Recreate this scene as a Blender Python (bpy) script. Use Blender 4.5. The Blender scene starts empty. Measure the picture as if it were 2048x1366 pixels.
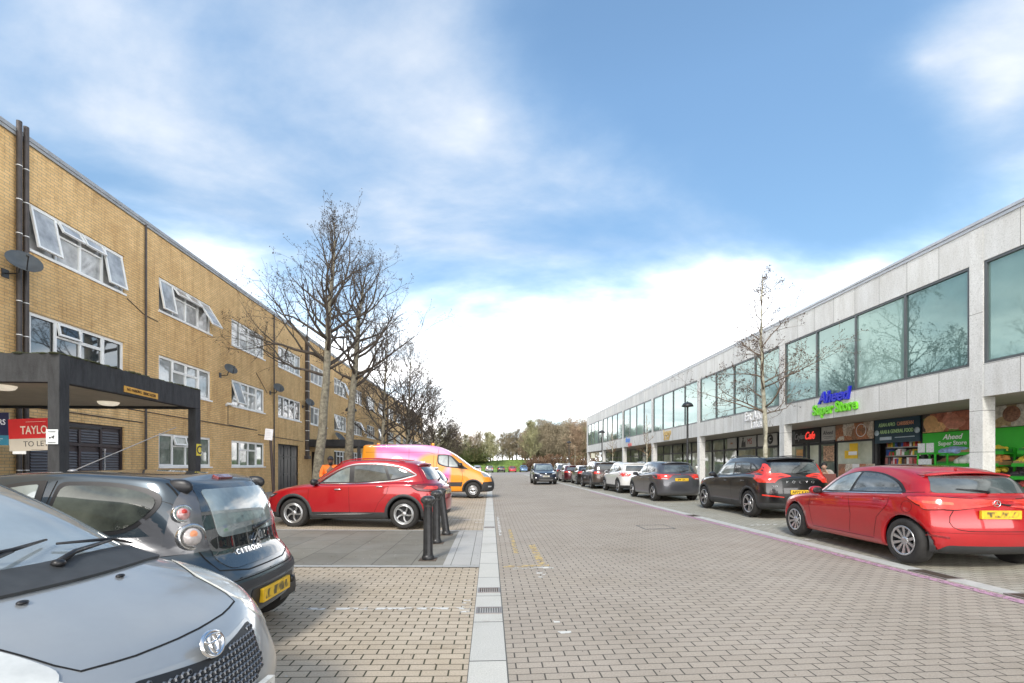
import bpy, bmesh, math, random
from mathutils import Vector, Matrix
from mathutils.bvhtree import BVHTree
from mathutils.geometry import delaunay_2d_cdt
sc = bpy.context.scene
C = sc.collection
PI = math.pi
random.seed(7)
# ------------------------------------------------------------------ camera
F, EYE, HOR, CX = 934.0, 1.53, 932.0, 1024.0
TH = math.atan(44/934.0); CT, ST = math.cos(TH), math.sin(TH)
cam_d = bpy.data.cameras.new('camera'); cam = bpy.data.objects.new('camera', cam_d); C.objects.link(cam)
cam.location = (0, 0, EYE); cam.rotation_euler = (PI/2, 0, -TH)
cam_d.sensor_width = 36; cam_d.lens = F/2048*36; cam_d.shift_y = (HOR-683)/2048.0
cam_d.clip_end = 3000; cam_d.clip_start = .05
sc.camera = cam
def gpt(px, py, z=0.0):                    # surveying aid: street point of a spot on the ground
    D = F*(EYE-z)/(py-HOR); lat = (px-CX)/F*D
    return (lat*CT+D*ST, D*CT-lat*ST)
def yat(px, X):                            # distance along a facade
    t = (px-CX)/F; D = X/(t*CT+ST); return D*CT-t*D*ST
def gz(x):                                 # cross fall of the street
    if x < 0: return -.012*x if x > -12 else .144
    if x < 6: return .016*x
    if x < 9.3: return .096+.03*(x-6)
    return .195
PAVE = lambda x: .30+.03*(min(x, 14)-9.3)
# ------------------------------------------------------------------ materials
MATS = {}
def newmat(name):
    m = bpy.data.materials.new(name); m.use_nodes = True
    nt = m.node_tree; b = nt.nodes['Principled BSDF']; return m, nt, b
def col4(c): return (c[0], c[1], c[2], 1)
def noise(nt, vec, scale, detail=4, rough=.6):
    n = nt.nodes.new('ShaderNodeTexNoise'); n.inputs['Scale'].default_value = scale
    n.inputs['Detail'].default_value = detail; n.inputs['Roughness'].default_value = rough
    if vec is not None: nt.links.new(vec, n.inputs['Vector'])
    return n.outputs['Fac']
def ramp(nt, fac, stops):
    r = nt.nodes.new('ShaderNodeValToRGB'); e = r.color_ramp.elements
    while len(e) < len(stops): e.new(.5)
    for k, (p, c) in enumerate(stops):
        e[k].position = p; e[k].color = col4(c) if hasattr(c, '__len__') else (c, c, c, 1)
    nt.links.new(fac, r.inputs['Fac']); return r.outputs['Color']
def mixc(nt, fac, a, b, mode='MIX'):
    n = nt.nodes.new('ShaderNodeMix'); n.data_type = 'RGBA'; n.blend_type = mode
    for s, v in ((n.inputs[0], fac), (n.inputs[6], a), (n.inputs[7], b)):
        if hasattr(v, 'links'): nt.links.new(v, s)
        elif hasattr(v, '__len__'): s.default_value = col4(v)
        else: s.default_value = v
    return n.outputs[2]
def mth(nt, op, a, b=None, c=None, clamp=False):
    n = nt.nodes.new('ShaderNodeMath'); n.operation = op; n.use_clamp = clamp
    for i, v in enumerate((a, b, c)):
        if v is None: continue
        if hasattr(v, 'links'): nt.links.new(v, n.inputs[i])
        else: n.inputs[i].default_value = v
    return n.outputs[0]
def objco(nt): return nt.nodes.new('ShaderNodeTexCoord').outputs['Object']
def bumpn(nt, h, b, strength=.3, dist=.01):
    n = nt.nodes.new('ShaderNodeBump'); n.inputs['Strength'].default_value = strength; n.inputs['Distance'].default_value = dist
    nt.links.new(h, n.inputs['Height']); nt.links.new(n.outputs[0], b.inputs['Normal'])
def M(name, c=(.5, .5, .5), rough=.6, metal=0., var=.12, vs=4., bump=0., bs=40., ior=1.5, coat=0., emit=0., c2=None, alpha=1.):
    if name in MATS: return MATS[name]
    m, nt, b = newmat(name)
    b.inputs['Roughness'].default_value = rough; b.inputs['Metallic'].default_value = metal
    b.inputs['IOR'].default_value = ior; b.inputs['Coat Weight'].default_value = coat; b.inputs['Coat Roughness'].default_value = .04
    co = objco(nt)
    if var or c2:
        f = noise(nt, co, vs, 5)
        lo = [x*(1-var) for x in c]; hi = [min(1, x*(1+var)) for x in (c2 or c)]
        cc = ramp(nt, f, [(.3, lo), (.7, hi)]); nt.links.new(cc, b.inputs['Base Color'])
        if emit: nt.links.new(cc, b.inputs['Emission Color'])
    else:
        b.inputs['Base Color'].default_value = col4(c)
        if emit: b.inputs['Emission Color'].default_value = col4(c)
    if emit: b.inputs['Emission Strength'].default_value = emit
    if bump: bumpn(nt, noise(nt, co, bs, 3), b, bump, .01)
    MATS[name] = m; return m
def swz(nt, order):                         # swizzle object coordinates
    s = nt.nodes.new('ShaderNodeSeparateXYZ'); nt.links.new(objco(nt), s.inputs[0])
    c = nt.nodes.new('ShaderNodeCombineXYZ')
    for i, k in enumerate(order):
        if k is not None: nt.links.new(s.outputs[k], c.inputs[i])
    return c.outputs[0], s
def brickmat(name, c1, c2, mort, bw, bh, ms, order=(0, 1, None), stain=None, bump=.6, off=.5, jit=.006, rough=.85, smooth=.1, stainfac=.5, xs=1):
    m, nt, b = newmat(name); v, s = swz(nt, order)
    if xs != 1:
        q_ = nt.nodes.new('ShaderNodeVectorMath'); q_.operation = 'MULTIPLY'; nt.links.new(v, q_.inputs[0]); q_.inputs[1].default_value = (xs, 1, 1); v = q_.outputs[0]; bw = bw*xs
    nd = nt.nodes.new('ShaderNodeTexNoise'); nd.inputs['Scale'].default_value = 2.5; nt.links.new(v, nd.inputs['Vector'])
    vm = nt.nodes.new('ShaderNodeVectorMath'); vm.operation = 'MULTIPLY_ADD'
    nt.links.new(nd.outputs['Color'], vm.inputs[0]); vm.inputs[1].default_value = (jit*2,)*3; nt.links.new(v, vm.inputs[2])
    br = nt.nodes.new('ShaderNodeTexBrick'); nt.links.new(vm.outputs[0], br.inputs['Vector'])
    br.offset = off
    for k, val in (('Scale', 1.), ('Mortar Size', ms), ('Mortar Smooth', smooth), ('Bias', 0.), ('Brick Width', bw), ('Row Height', bh)):
        br.inputs[k].default_value = val
    br.inputs['Color1'].default_value = col4(c1); br.inputs['Color2'].default_value = col4(c2); br.inputs['Mortar'].default_value = col4(mort)
    colr = br.outputs['Color']
    f = noise(nt, v, .8, 8, .7)
    colr = mixc(nt, stainfac, colr, ramp(nt, f, [(.3, stain or (.6, .6, .6)), (.68, (1, 1, 1))]), 'MULTIPLY')
    f2 = noise(nt, v, .23, 6, .75); colr = mixc(nt, stainfac*.8, colr, ramp(nt, f2, [(.36, (.74, .71, .66)), (.5, (1, 1, 1)), (.66, (1.07, 1.05, 1.0))]), 'MULTIPLY')
    f3 = noise(nt, v, 1.7, 5, .7); colr = mixc(nt, stainfac, colr, ramp(nt, f3, [(.62, (1, 1, 1)), (.72, (.70, .67, .62))]), 'MULTIPLY')
    if order[0] == 1 and order[1] == 2:
        q2 = nt.nodes.new('ShaderNodeMapping'); nt.links.new(v, q2.inputs[0]); q2.inputs['Scale'].default_value = (2.2, .22, 1); colr = mixc(nt, .55, colr, ramp(nt, noise(nt, q2.outputs[0], 1.6, 7, .75), [(.36, (.62, .55, .45)), (.52, (1, 1, 1))]), 'MULTIPLY')
    g = noise(nt, v, 90, 2)
    colr = mixc(nt, .55, colr, ramp(nt, g, [(.25, .6), (.75, 1.25)]), 'MULTIPLY')
    nt.links.new(colr, b.inputs['Base Color']); b.inputs['Roughness'].default_value = rough
    h = mth(nt, 'ADD', mth(nt, 'SUBTRACT', 1., br.outputs['Fac']), mth(nt, 'MULTIPLY', noise(nt, v, 60, 3), .25))
    bumpn(nt, h, b, bump, .006)
    MATS[name] = m; return m
# ------------------------------------------------------------------ object helpers
WM = {}
def tag(o, label=None, cat=None, group=None, kind=None):
    for k, v in (('label', label), ('category', cat), ('group', group), ('kind', kind)):
        if v: o[k] = v
    return o
def empty(name, loc, rz=0., label=None, cat=None, group=None):
    o = bpy.data.objects.new(name, None); C.objects.link(o); o.location = loc; o.rotation_euler = (0, 0, rz)
    o.empty_display_size = .2; WM[o.name] = Matrix.Translation(Vector(loc)) @ Matrix.Rotation(rz, 4, 'Z')
    return tag(o, label, cat, group)
class MB:
    def __init__(s): s.v = []; s.f = []; s.m = []; s.sm = []
    def add(s, vs, fs, mi=0, smooth=False):
        n = len(s.v); s.v += [tuple(v) for v in vs]
        for f in fs: s.f.append([n+i for i in f]); s.m.append(mi); s.sm.append(smooth)
        return s
    def box(s, x0, x1, y0, y1, z0, z1, mi=0, T=None):
        if x0 > x1: x0, x1 = x1, x0
        if y0 > y1: y0, y1 = y1, y0
        if z0 > z1: z0, z1 = z1, z0
        vs = [(x0, y0, z0), (x1, y0, z0), (x1, y1, z0), (x0, y1, z0), (x0, y0, z1), (x1, y0, z1), (x1, y1, z1), (x0, y1, z1)]
        if T is not None: vs = [T @ Vector(v) for v in vs]
        return s.add(vs, [(0, 3, 2, 1), (4, 5, 6, 7), (0, 1, 5, 4), (1, 2, 6, 5), (2, 3, 7, 6), (3, 0, 4, 7)], mi)
    def bbox(s, x0, x1, y0, y1, z0, z1, b=.02, mi=0, T=None):    # box with chamfered edges
        bm = bmesh.new(); bmesh.ops.create_cube(bm, size=1)
        for v in bm.verts: v.co = Vector(((x0+x1)/2+v.co.x*abs(x1-x0), (y0+y1)/2+v.co.y*abs(y1-y0), (z0+z1)/2+v.co.z*abs(z1-z0)))
        bmesh.ops.bevel(bm, geom=bm.edges[:], offset=b, segments=2, affect='EDGES', profile=.6)
        s.addbm(bm, mi, False, T); bm.free(); return s
    def addbm(s, bm, mi=0, smooth=True, T=None):
        bm.verts.index_update()
        vs = [(T @ v.co) if T is not None else v.co.copy() for v in bm.verts]
        return s.add(vs, [[v.index for v in f.verts] for f in bm.faces], mi, smooth)
    def quad(s, a, b, c, d, mi=0): return s.add([a, b, c, d], [(0, 1, 2, 3)], mi)
    def tube(s, p0, p1, r0, r1=None, n=8, mi=0, cap=True, smooth=True):
        r1 = r0 if r1 is None else r1; p0 = Vector(p0); p1 = Vector(p1); d = p1-p0
        if d.length < 1e-6: return s
        q = d.to_track_quat('Z', 'Y'); vs = []
        for p, r in ((p0, r0), (p1, r1)):
            for k in range(n): vs.append(p+q @ Vector((r*math.cos(2*PI*k/n), r*math.sin(2*PI*k/n), 0)))
        fs = [(k, (k+1) % n, n+(k+1) % n, n+k) for k in range(n)]; s.add(vs, fs, mi, smooth)
        if cap: s.add(vs, [tuple(range(n))[::-1], tuple(range(n, 2*n))], mi)
        return s
    def path(s, pts, rs, n=6, mi=0):          # joined tapering tube
        pts = [Vector(p) for p in pts]; vs = []; N = len(pts)
        for i, p in enumerate(pts):
            d = (pts[min(i+1, N-1)]-pts[max(i-1, 0)]); q = d.to_track_quat('Z', 'Y')
            r = rs[i] if hasattr(rs, '__len__') else rs
            for k in range(n): vs.append(p+q @ Vector((r*math.cos(2*PI*k/n), r*math.sin(2*PI*k/n), 0)))
        fs = [(i*n+k, i*n+(k+1) % n, (i+1)*n+(k+1) % n, (i+1)*n+k) for i in range(N-1) for k in range(n)]
        fs += [tuple(range(n))[::-1], tuple(range((N-1)*n, N*n))]
        return s.add(vs, fs, mi, True)
    def lathe(s, prof, n=24, T=None, mi=0, smooth=True, close=False):     # prof of (r, h) about Z
        vs = []
        for r, h in prof:
            for k in range(n): vs.append(Vector((r*math.cos(2*PI*k/n), r*math.sin(2*PI*k/n), h)))
        if T is not None: vs = [T @ v for v in vs]
        fs = [(i*n+k, i*n+(k+1) % n, (i+1)*n+(k+1) % n, (i+1)*n+k) for i in range(len(prof)-1) for k in range(n)]
        return s.add(vs, fs, mi, smooth)
    def ell(s, c, r, n=12, m=8, mi=0, e=1., T=None):      # (super)ellipsoid
        vs = []; sg = lambda t: math.copysign(abs(t)**e, t)
        for i in range(m+1):
            a = -PI/2+PI*i/m
            for k in range(n):
                b = 2*PI*k/n; v = Vector((c[0]+r[0]*sg(math.cos(a))*sg(math.cos(b)), c[1]+r[1]*sg(math.cos(a))*sg(math.sin(b)), c[2]+r[2]*sg(math.sin(a))))
                vs.append(T @ v if T is not None else v)
        return s.add(vs, [(i*n+k, i*n+(k+1) % n, (i+1)*n+(k+1) % n, (i+1)*n+k) for i in range(m) for k in range(n)], mi, True)
    def prism(s, poly, T, h, mi=0):           # polygon in local XY extruded to +Z
        n = len(poly); vs = [T @ Vector((p[0], p[1], 0)) for p in poly]+[T @ Vector((p[0], p[1], h)) for p in poly]
        return s.add(vs, [tuple(range(n))[::-1], tuple(range(n, 2*n))]+[(k, (k+1) % n, n+(k+1) % n, n+k) for k in range(n)], mi)
    def build(s, name, mats, parent=None, local=False):
        me = bpy.data.meshes.new(name)
        if not isinstance(mats, (list, tuple)): mats = [mats]
        vs = s.v
        if parent is not None and not local:
            iv = WM[parent.name].inverted(); vs = [iv @ Vector(v) for v in s.v]
        me.from_pydata([tuple(v) for v in vs], [], s.f)
        for m in mats: me.materials.append(m)
        me.polygons.foreach_set('material_index', s.m); me.polygons.foreach_set('use_smooth', s.sm)
        me.update()
        o = bpy.data.objects.new(name, me); C.objects.link(o)
        if parent is not None: o.parent = parent; WM[o.name] = WM[parent.name]
        else: WM[o.name] = Matrix.Identity(4)
        return o
def frame(loc, xd, yd):                        # matrix whose local x, y run along xd, yd
    x = Vector(xd).normalized(); y = Vector(yd).normalized(); z = x.cross(y)
    return Matrix.Translation(Vector(loc)) @ Matrix((x, y, z)).transposed().to_4x4()
RX = lambda x, y, z: frame((x, y, z), (0, -1, 0), (0, 0, 1))      # on a wall facing the street from the right
LX = lambda x, y, z: frame((x, y, z), (0, 1, 0), (0, 0, 1))       # on the wall facing the street from the left
FY = lambda x, y, z: frame((x, y, z), (1, 0, 0), (0, 0, 1))       # facing the camera
_tc = {}
def text(mb, s, size, T, ext=.004, mi=0, off=0., align='CENTER', shear=0., sx=1., space=1.):
    key = (s, ext/size, off, align, shear, space)
    if key not in _tc:
        cu = bpy.data.curves.new('t', 'FONT'); cu.body = s; cu.size = 1; cu.extrude = ext/size; cu.offset = off
        cu.align_x = align; cu.align_y = 'CENTER'; cu.shear = shear; cu.space_character = space; cu.resolution_u = 3
        o = bpy.data.objects.new('t', cu); C.objects.link(o); bpy.context.view_layer.update()
        me = bpy.data.meshes.new_from_object(o.evaluated_get(bpy.context.evaluated_depsgraph_get()))
        _tc[key] = ([v.co.copy() for v in me.vertices], [tuple(p.vertices) for p in me.polygons])
        bpy.data.objects.remove(o); bpy.data.curves.remove(cu); bpy.data.meshes.remove(me)
    vs, fs = _tc[key]
    return mb.add([T @ Vector((v.x*size*sx, v.y*size, v.z*size)) for v in vs], fs, mi)
def struct(name, mb, mats): return tag(mb.build(name, mats), kind='structure')
def copy_tree(o, parent=None):
    c = o.copy(); C.objects.link(c); c.parent = parent
    if parent is None and 'label' in c: pass
    for ch in list(o.children): copy_tree(ch, c)
    return c
def interp(t, x):
    if x <= t[0][0]: return t[0][1]
    for (a, b), (c, d) in zip(t, t[1:]):
        if x <= c: return b+(d-b)*(x-a)/(c-a)
    return t[-1][1]
# ------------------------------------------------------------------ common materials
white = M('white_plastic', (.78, .79, .78), .35, var=.05)
black = M('black_paint', (.015, .015, .017), .4, var=.3)
iron = M('black_iron', (.022, .023, .025), .38, var=.45, vs=9, bump=.15, bs=30)
dkmetal = M('dark_frame_metal', (.045, .05, .055), .4, var=.2)
rubber = M('rubber', (.022, .021, .02), .8, var=.3, vs=12)
chrome = M('chrome', (.75, .76, .78), .12, 1., var=.05)
# ------------------------------------------------------------------ sky and light
SUN_EL, SUN_AZ = math.radians(42), math.radians(201)     # azimuth clockwise from +Y
w = bpy.data.worlds.new('World'); sc.world = w; w.use_nodes = True; nt = w.node_tree
bg = nt.nodes['Background']
sky = nt.nodes.new('ShaderNodeTexSky'); sky.sky_type = 'NISHITA'; sky.sun_disc = False
sky.sun_elevation = SUN_EL; sky.sun_rotation = SUN_AZ; sky.air_density = 1.0; sky.dust_density = .6; sky.ozone_density = 2.2
geo = nt.nodes.new('ShaderNodeTexCoord'); dirv = geo.outputs['Generated']
sp = nt.nodes.new('ShaderNodeSeparateXYZ'); nt.links.new(dirv, sp.inputs[0])
zc = mth(nt, 'MAXIMUM', sp.outputs[2], 0.)
den = mth(nt, 'ADD', zc, .22)
cb = nt.nodes.new('ShaderNodeCombineXYZ')
nt.links.new(mth(nt, 'DIVIDE', sp.outputs[0], den), cb.inputs[0]); nt.links.new(mth(nt, 'DIVIDE', sp.outputs[1], den), cb.inputs[1])
mp = nt.nodes.new('ShaderNodeMapping'); nt.links.new(cb.outputs[0], mp.inputs[0])
mp.inputs['Rotation'].default_value = (0, 0, .6); mp.inputs['Scale'].default_value = (.8, 1.25, 1); mp.inputs['Location'].default_value = (3.3, 1.2, 0)
n1 = nt.nodes.new('ShaderNodeTexNoise'); nt.links.new(mp.outputs[0], n1.inputs[0])
n1.inputs['Scale'].default_value = 1.3; n1.inputs['Detail'].default_value = 7; n1.inputs['Roughness'].default_value = .52; n1.inputs['Distortion'].default_value = .35
def blob(px, py, rad, amp):                 # a cloud or a gap in the direction of a spot in the sky
    d = Vector(((px-CX)/F, 1, (HOR-py)/F)); d = Vector((d.x*CT+ST, CT-d.x*ST, d.z)).normalized()
    v = nt.nodes.new('ShaderNodeVectorMath'); v.operation = 'DISTANCE'; nt.links.new(dirv, v.inputs[0]); v.inputs[1].default_value = d
    t = mth(nt, 'SUBTRACT', 1., mth(nt, 'DIVIDE', v.outputs['Value'], rad), clamp=True)
    t = mth(nt, 'MULTIPLY', mth(nt, 'MULTIPLY', t, t), amp); return t
n2 = noise(nt, mp.outputs[0], 5.5, 6, .6)
dens = mth(nt, 'ADD', mth(nt, 'MULTIPLY', n1.outputs['Fac'], 3.0), mth(nt, 'MULTIPLY', n2, .55))
hz = mth(nt, 'MULTIPLY', mth(nt, 'SUBTRACT', 1., mth(nt, 'DIVIDE', zc, .45), clamp=True), .84)
bk_fill = mth(nt, 'MULTIPLY', mth(nt, 'MULTIPLY', sp.outputs[1], -1.), 2.2, clamp=True)  # unseen bright cloud added behind the camera as neutral fill
dens = mth(nt, 'ADD', mth(nt, 'ADD', mth(nt, 'ADD', dens, bk_fill), hz), -1.50)
for b_ in ((1350, 200, .55, -.75), (1690, 400, .36, -.85), (2000, 200, .25, .9), (1850, 120, .17, .6), (1760, 250, .2, -.2), (960, 240, .36, .85), (1020, 40, .35, -.3), (1480, 540, .25, .5), (150, 60, .7, .12),
           (760, 560, .6, .5), (250, 420, .5, .2), (1180, 560, .4, .4), (1735, 545, .15, .75), (480, 120, .3, -.2), (60, 330, .3, -.15)):
    dens = mth(nt, 'ADD', dens, blob(*b_))
mask = mth(nt, 'SMOOTHSTEP' if False else 'MULTIPLY', mth(nt, 'ADD', dens, .12, clamp=True), 1.0)
mr = nt.nodes.new('ShaderNodeMapRange'); mr.interpolation_type = 'SMOOTHSTEP'; mr.inputs['From Min'].default_value = -.22; mr.inputs['From Max'].default_value = 1.5
nt.links.new(dens, mr.inputs['Value'])
skyc = mixc(nt, 1., sky.outputs[0], (1.36, 1.48, 1.38), 'MULTIPLY')
dimf = mth(nt, 'MINIMUM', mth(nt, 'ADD', mth(nt, 'MULTIPLY', zc, .95), .42), 1.)
skyc = mixc(nt, 1., skyc, mixc(nt, dimf, (0., 0., 0.), (1., 1., 1.)), 'MULTIPLY')
cl = ramp(nt, mr.outputs[0], [(0., (2.5, 3.6, 5.1)), (.3, (3.5, 4.3, 5.3)), (.62, (4.8, 5.1, 5.5)), (1., (6.0, 6.0, 6.1))])
low = mth(nt, 'MULTIPLY', mth(nt, 'SUBTRACT', 1., mth(nt, 'DIVIDE', zc, .42), clamp=True), 1.3)
cl = mixc(nt, 1., cl, mixc(nt, low, (1., 1., 1.), (4.6, 4.5, 4.35)), 'MULTIPLY')  # extra brightness added to low clouds to lift the upright walls
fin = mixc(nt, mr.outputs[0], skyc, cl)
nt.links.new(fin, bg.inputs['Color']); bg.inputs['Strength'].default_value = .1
sd = bpy.data.lights.new('sun', 'SUN'); so = bpy.data.objects.new('sun', sd); C.objects.link(so)
sd.energy = 1.5; sd.angle = math.radians(13); sd.color = (1, .95, .88)
dv = Vector((math.sin(SUN_AZ)*math.cos(SUN_EL), math.cos(SUN_AZ)*math.cos(SUN_EL), math.sin(SUN_EL)))
so.rotation_euler = dv.to_track_quat('Z', 'Y').to_euler(); so.location = (0, -20, 40)
sc.view_settings.view_transform = 'Standard'; sc.view_settings.look = 'None'; sc.view_settings.exposure = 1.06
sc.view_settings.gamma = 1
# ------------------------------------------------------------------ ground
pav_l = brickmat('paving_bays', (.57, .485, .38), (.51, .43, .335), (.075, .07, .04), .202, .1005, .0048, stain=(.74, .69, .58), jit=.004, stainfac=.6, xs=.72)
pav_r = brickmat('paving_road', (.43, .375, .312), (.39, .34, .283), (.085, .075, .062), .202, .1005, .0042, stain=(.74, .72, .67), jit=.003, stainfac=.6, xs=.72)
pav_g = brickmat('paving_bays_pale', (.44, .42, .36), (.36, .345, .29), (.12, .115, .09), .202, .1005, .0045, stain=(.7, .69, .6), jit=.003, stainfac=.6, xs=.72)
flag = brickmat('flagstones', (.275, .262, .225), (.235, .225, .195), (.10, .095, .08), .9, .6, .006, order=(1, 0, None), stain=(.6, .58, .5), jit=.004, stainfac=.7)
flag2 = brickmat('pavement_slabs', (.40, .39, .36), (.34, .33, .31), (.15, .15, .13), .6, .6, .006, stain=(.65, .64, .6), jit=.003)
granite = brickmat('granite', (.60, .585, .535), (.55, .54, .50), (.12, .12, .11), .30, .915, .008, order=(0, 1, None), off=0., stain=(.75, .76, .73), jit=.002)
granite2 = brickmat('granite_pale', (.50, .49, .46), (.44, .43, .41), (.2, .2, .18), .9, .3, .006, order=(1, 0, None), off=0., stain=(.75, .75, .72), jit=.002)
grass = M('grass', (.10, .17, .035), .9, var=.35, vs=1.2, bump=.5, bs=8, c2=(.16, .25, .05))
def strip(name, x0, x1, y0, y1, mat, dz=0., z=None, n=1):
    mb = MB(); ks = sorted({x0, x1} | {k for k in (-12, 0, 6, 9.3) if x0 < k < x1})
    for a, b in zip(ks, ks[1:]):
        za, zb = (gz(a)+dz, gz(b)+dz) if z is None else (z, z)
        mb.quad((a, y0, za), (b, y0, zb), (b, y1, zb), (a, y1, za))
    return struct(name, mb, mat)
mb = MB(); mb.quad((-900, -300, -.06), (900, -300, -.06), (900, 1500, -.06), (-900, 1500, -.06)); struct('ground', mb, grass)
strip('parking_bays', -7.6, -.165, -30, 128, pav_l)
strip('road', .135, 5.75, -30, 128, pav_r)
strip('parking_bays_right', 6.0, 9.3, -30, 128, pav_g)
mb = MB(); mb.box(0, .30, -30, 120, -.05, .006); struct('kerb_strip', mb, granite).location.x = -.165
mb = MB(); mb.box(5.75, 6.0, -30, 128, -.05, gz(5.9)+.003); struct('drainage_channel', mb, M('channel_stone', (.47, .47, .44), .85, var=.15, vs=8, bump=.2, bs=60))
mb = MB(); mb.quad((-7.6, -30, gz(-7.6)+.09), (-7.6, 128, gz(-7.6)+.09), (-11.3, 128, .22), (-11.3, -30, .22)); mb.quad((-7.6, -30, 0), (-7.6, 128, 0), (-7.6, 128, gz(-7.6)+.09), (-7.6, -30, gz(-7.6)+.09))
struct('footpath', mb, flag2)
mb = MB(); mb.box(9.3, 9.45, -30, 128, .1, .302); struct('kerb', mb, granite2)
mb = MB(); mb.quad((9.45, -30, .305), (12.0, -30, PAVE(12)), (12., 128, PAVE(12)), (9.45, 128, .305)); mb.quad((12, -30, PAVE(12)), (30, -30, PAVE(14)), (30, 128, PAVE(14)), (12, 128, PAVE(12)))
struct('pavement', mb, flag2)
# flagged island between the bays
mb = MB(); z = lambda x: gz(x)+.006
mb.quad((-7.6, 7.15, z(-7.6)), (-.72, 7.15, z(-.72)), (-.72, 10.9, z(-.72)), (-7.6, 10.9, z(-7.6))); struct('flagged_island', mb, flag)
mb = MB(); mb.quad((-.72, 7.15, z(-.72)), (-.165, 7.15, z(-.17)), (-.165, 10.9, z(-.17)), (-.72, 10.9, z(-.72)))
struct('island_edging', mb, granite2)
mb = MB()
for y0 in (7.02, 10.9):
    mb.quad((-7.6, y0, z(-7.6)+.004), (-.165, y0, z(-.17)+.004), (-.165, y0+.13, z(-.17)+.004), (-7.6, y0+.13, z(-7.6)+.004))
struct('island_kerb', mb, M('edge_stone', (.37, .37, .35), .85, var=.15, vs=5))
strip('car_park', -60, 60, 80, 128, M('asphalt_pale', (.30, .27, .25), .9, var=.15, vs=.6), dz=.004)
# paint
def wornmat(name, c, thr=.48, sc_=22):
    m, nt, b = newmat(name); b.inputs['Base Color'].default_value = col4(c); b.inputs['Roughness'].default_value = .7
    f = noise(nt, objco(nt), sc_, 4); r = ramp(nt, f, [(thr, 0.), (thr+.06, 1.)]); nt.links.new(r, b.inputs['Alpha']); MATS[name] = m; return m
wwhite = wornmat('worn_white_paint', (.64, .63, .59), .46, 9); wyel = wornmat('worn_yellow_paint', (.55, .40, .16), .47, 13)
wpink = wornmat('worn_pink_paint', (.48, .28, .38), .42, 20)
def mark(name, px, mat, dz=.004):
    mb = MB(); pts = [gpt(x, y, gz(2) if x > 1030 and False else 0) for x, y in px]
    mb.add([(x, y, gz(x)+dz) for x, y in pts], [tuple(range(len(pts)))]); return struct(name, mb, mat)
mb = MB()
for (a, b_, c, d) in ((.27, 6.88, .95, 6.98), (.66, 6.68, .78, 6.74), (.66, 6.56, .79, 6.62), (.67, 6.45, .77, 6.50), (.66, 6.33, .75, 6.38), (.61, 4.72, .66, 4.78), (.62, 4.5, .68, 4.56), (.62, 4.2, .74, 4.26), (-2.0, 4.98, -.21, 5.05), (-.31, 4.78, -.21, 4.83), (-.31, 4.88, -.21, 4.93), (-.31, 5.08, -.21, 5.13), (-.31, 5.19, -.21, 5.23), (-.30, 5.3, -.22, 5.34), (-1.9, 8.0-1.2, -1.9, 6.8),
                       (-.36, 3.0, -.25, 3.2), (.2, 10.2, .26, 14), (-1.6, 13.2, -.2, 13.28), (-.9, 16.2, -.25, 16.28), (-.4, 12.6, -.2, 12.7)):
    if a != c: mb.quad((a, b_, gz(a)+.0035), (c, b_, gz(c)+.0035), (c, d, gz(c)+.0035), (a, d, gz(a)+.0035))
struct('white_markings', mb, wwhite)
mb = MB()
for (a, b_, c, d) in ((.2, 7.02, .9, 7.13), (.42, 8.1, .50, 11.2), (.74, 7.13, .86, 9.0)):
    mb.quad((a, b_, gz(a)+.0045), (c, b_, gz(c)+.0045), (c, d, gz(c)+.0045), (a, d, gz(a)+.0045))
struct('yellow_markings', mb, wyel)
mb = MB(); mb.quad((5.56, 2, gz(5.56)+.004), (5.70, 2, gz(5.7)+.004), (5.70, 26, gz(5.7)+.004), (5.56, 26, gz(5.56)+.004)); struct('pink_line', mb, wpink)
mb = MB()
for y in (3.2, 8.75, 10.9, 17.2, 23, 28.6): mb.quad((6.02, y, gz(6.02)+.004), (9.2, y, gz(9.2)+.004), (9.2, y+.09, gz(9.2)+.004), (6.02, y+.09, gz(6.02)+.004))
struct('bay_markings', mb, wwhite)
# drain gratings, manhole
rust = M('rusty_iron', (.10, .065, .05), .7, .3, var=.4, vs=10)
def grate(loc, w_, l_, label, mat=None, z0=None):
    x, y = loc; z0 = gz(x)+.008 if z0 is None else z0
    o = empty('drain_grating', (x, y, z0), 0, label, 'drain', 'drain gratings set in the paving')
    mb = MB(); t = .02
    for a, b_, c, d in ((-w_/2, w_/2, -l_/2, -l_/2+t), (-w_/2, w_/2, l_/2-t, l_/2), (-w_/2, -w_/2+t, -l_/2+t, l_/2-t), (w_/2-t, w_/2, -l_/2+t, l_/2-t)): mb.box(x+a, x+b_, y+c, y+d, z0-.01, z0+.006)
    mb.build('rim', M('grate_rim', (.27, .25, .24), .6, .4), o)
    mb = MB(); mb.box(x-w_/2+t, x+w_/2-t, y-l_/2+t, y+l_/2-t, z0-.01, z0-.004)
    n = 9
    for k in range(n): xx = x-w_/2+t+(k+.5)*(w_-2*t)/n; mb.box(xx-.008, xx+.008, y-l_/2+t, y+l_/2-t, z0-.004, z0+.003)
    mb.build('grate', mat or rust, o); return o
grate((-.013, 5.73), .27, .22, 'rusty brown drain grating in the granite kerb strip, the farther of the pair')
grate((-.013, 4.93), .27, .22, 'grey drain grating in the granite kerb strip, the nearer of the pair', M('iron_grey', (.16, .15, .14), .6, .4, var=.3, vs=9))
grate((-.015, 11.6), .27, .22, 'small drain grating in the kerb strip level with the bollards')
grate((5.87, 5.9), .24, .55, 'dark earth-filled drain slot in the channel beside the red hatchback', M('silt', (.07, .05, .035), .9, var=.4, vs=20), gz(5.87)+.006)
grate((5.87, 4.75), .24, .45, 'dark drain slot in the channel at the right edge of the photo', M('silt', (.07, .05, .035), .9), gz(5.87)+.006)
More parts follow.
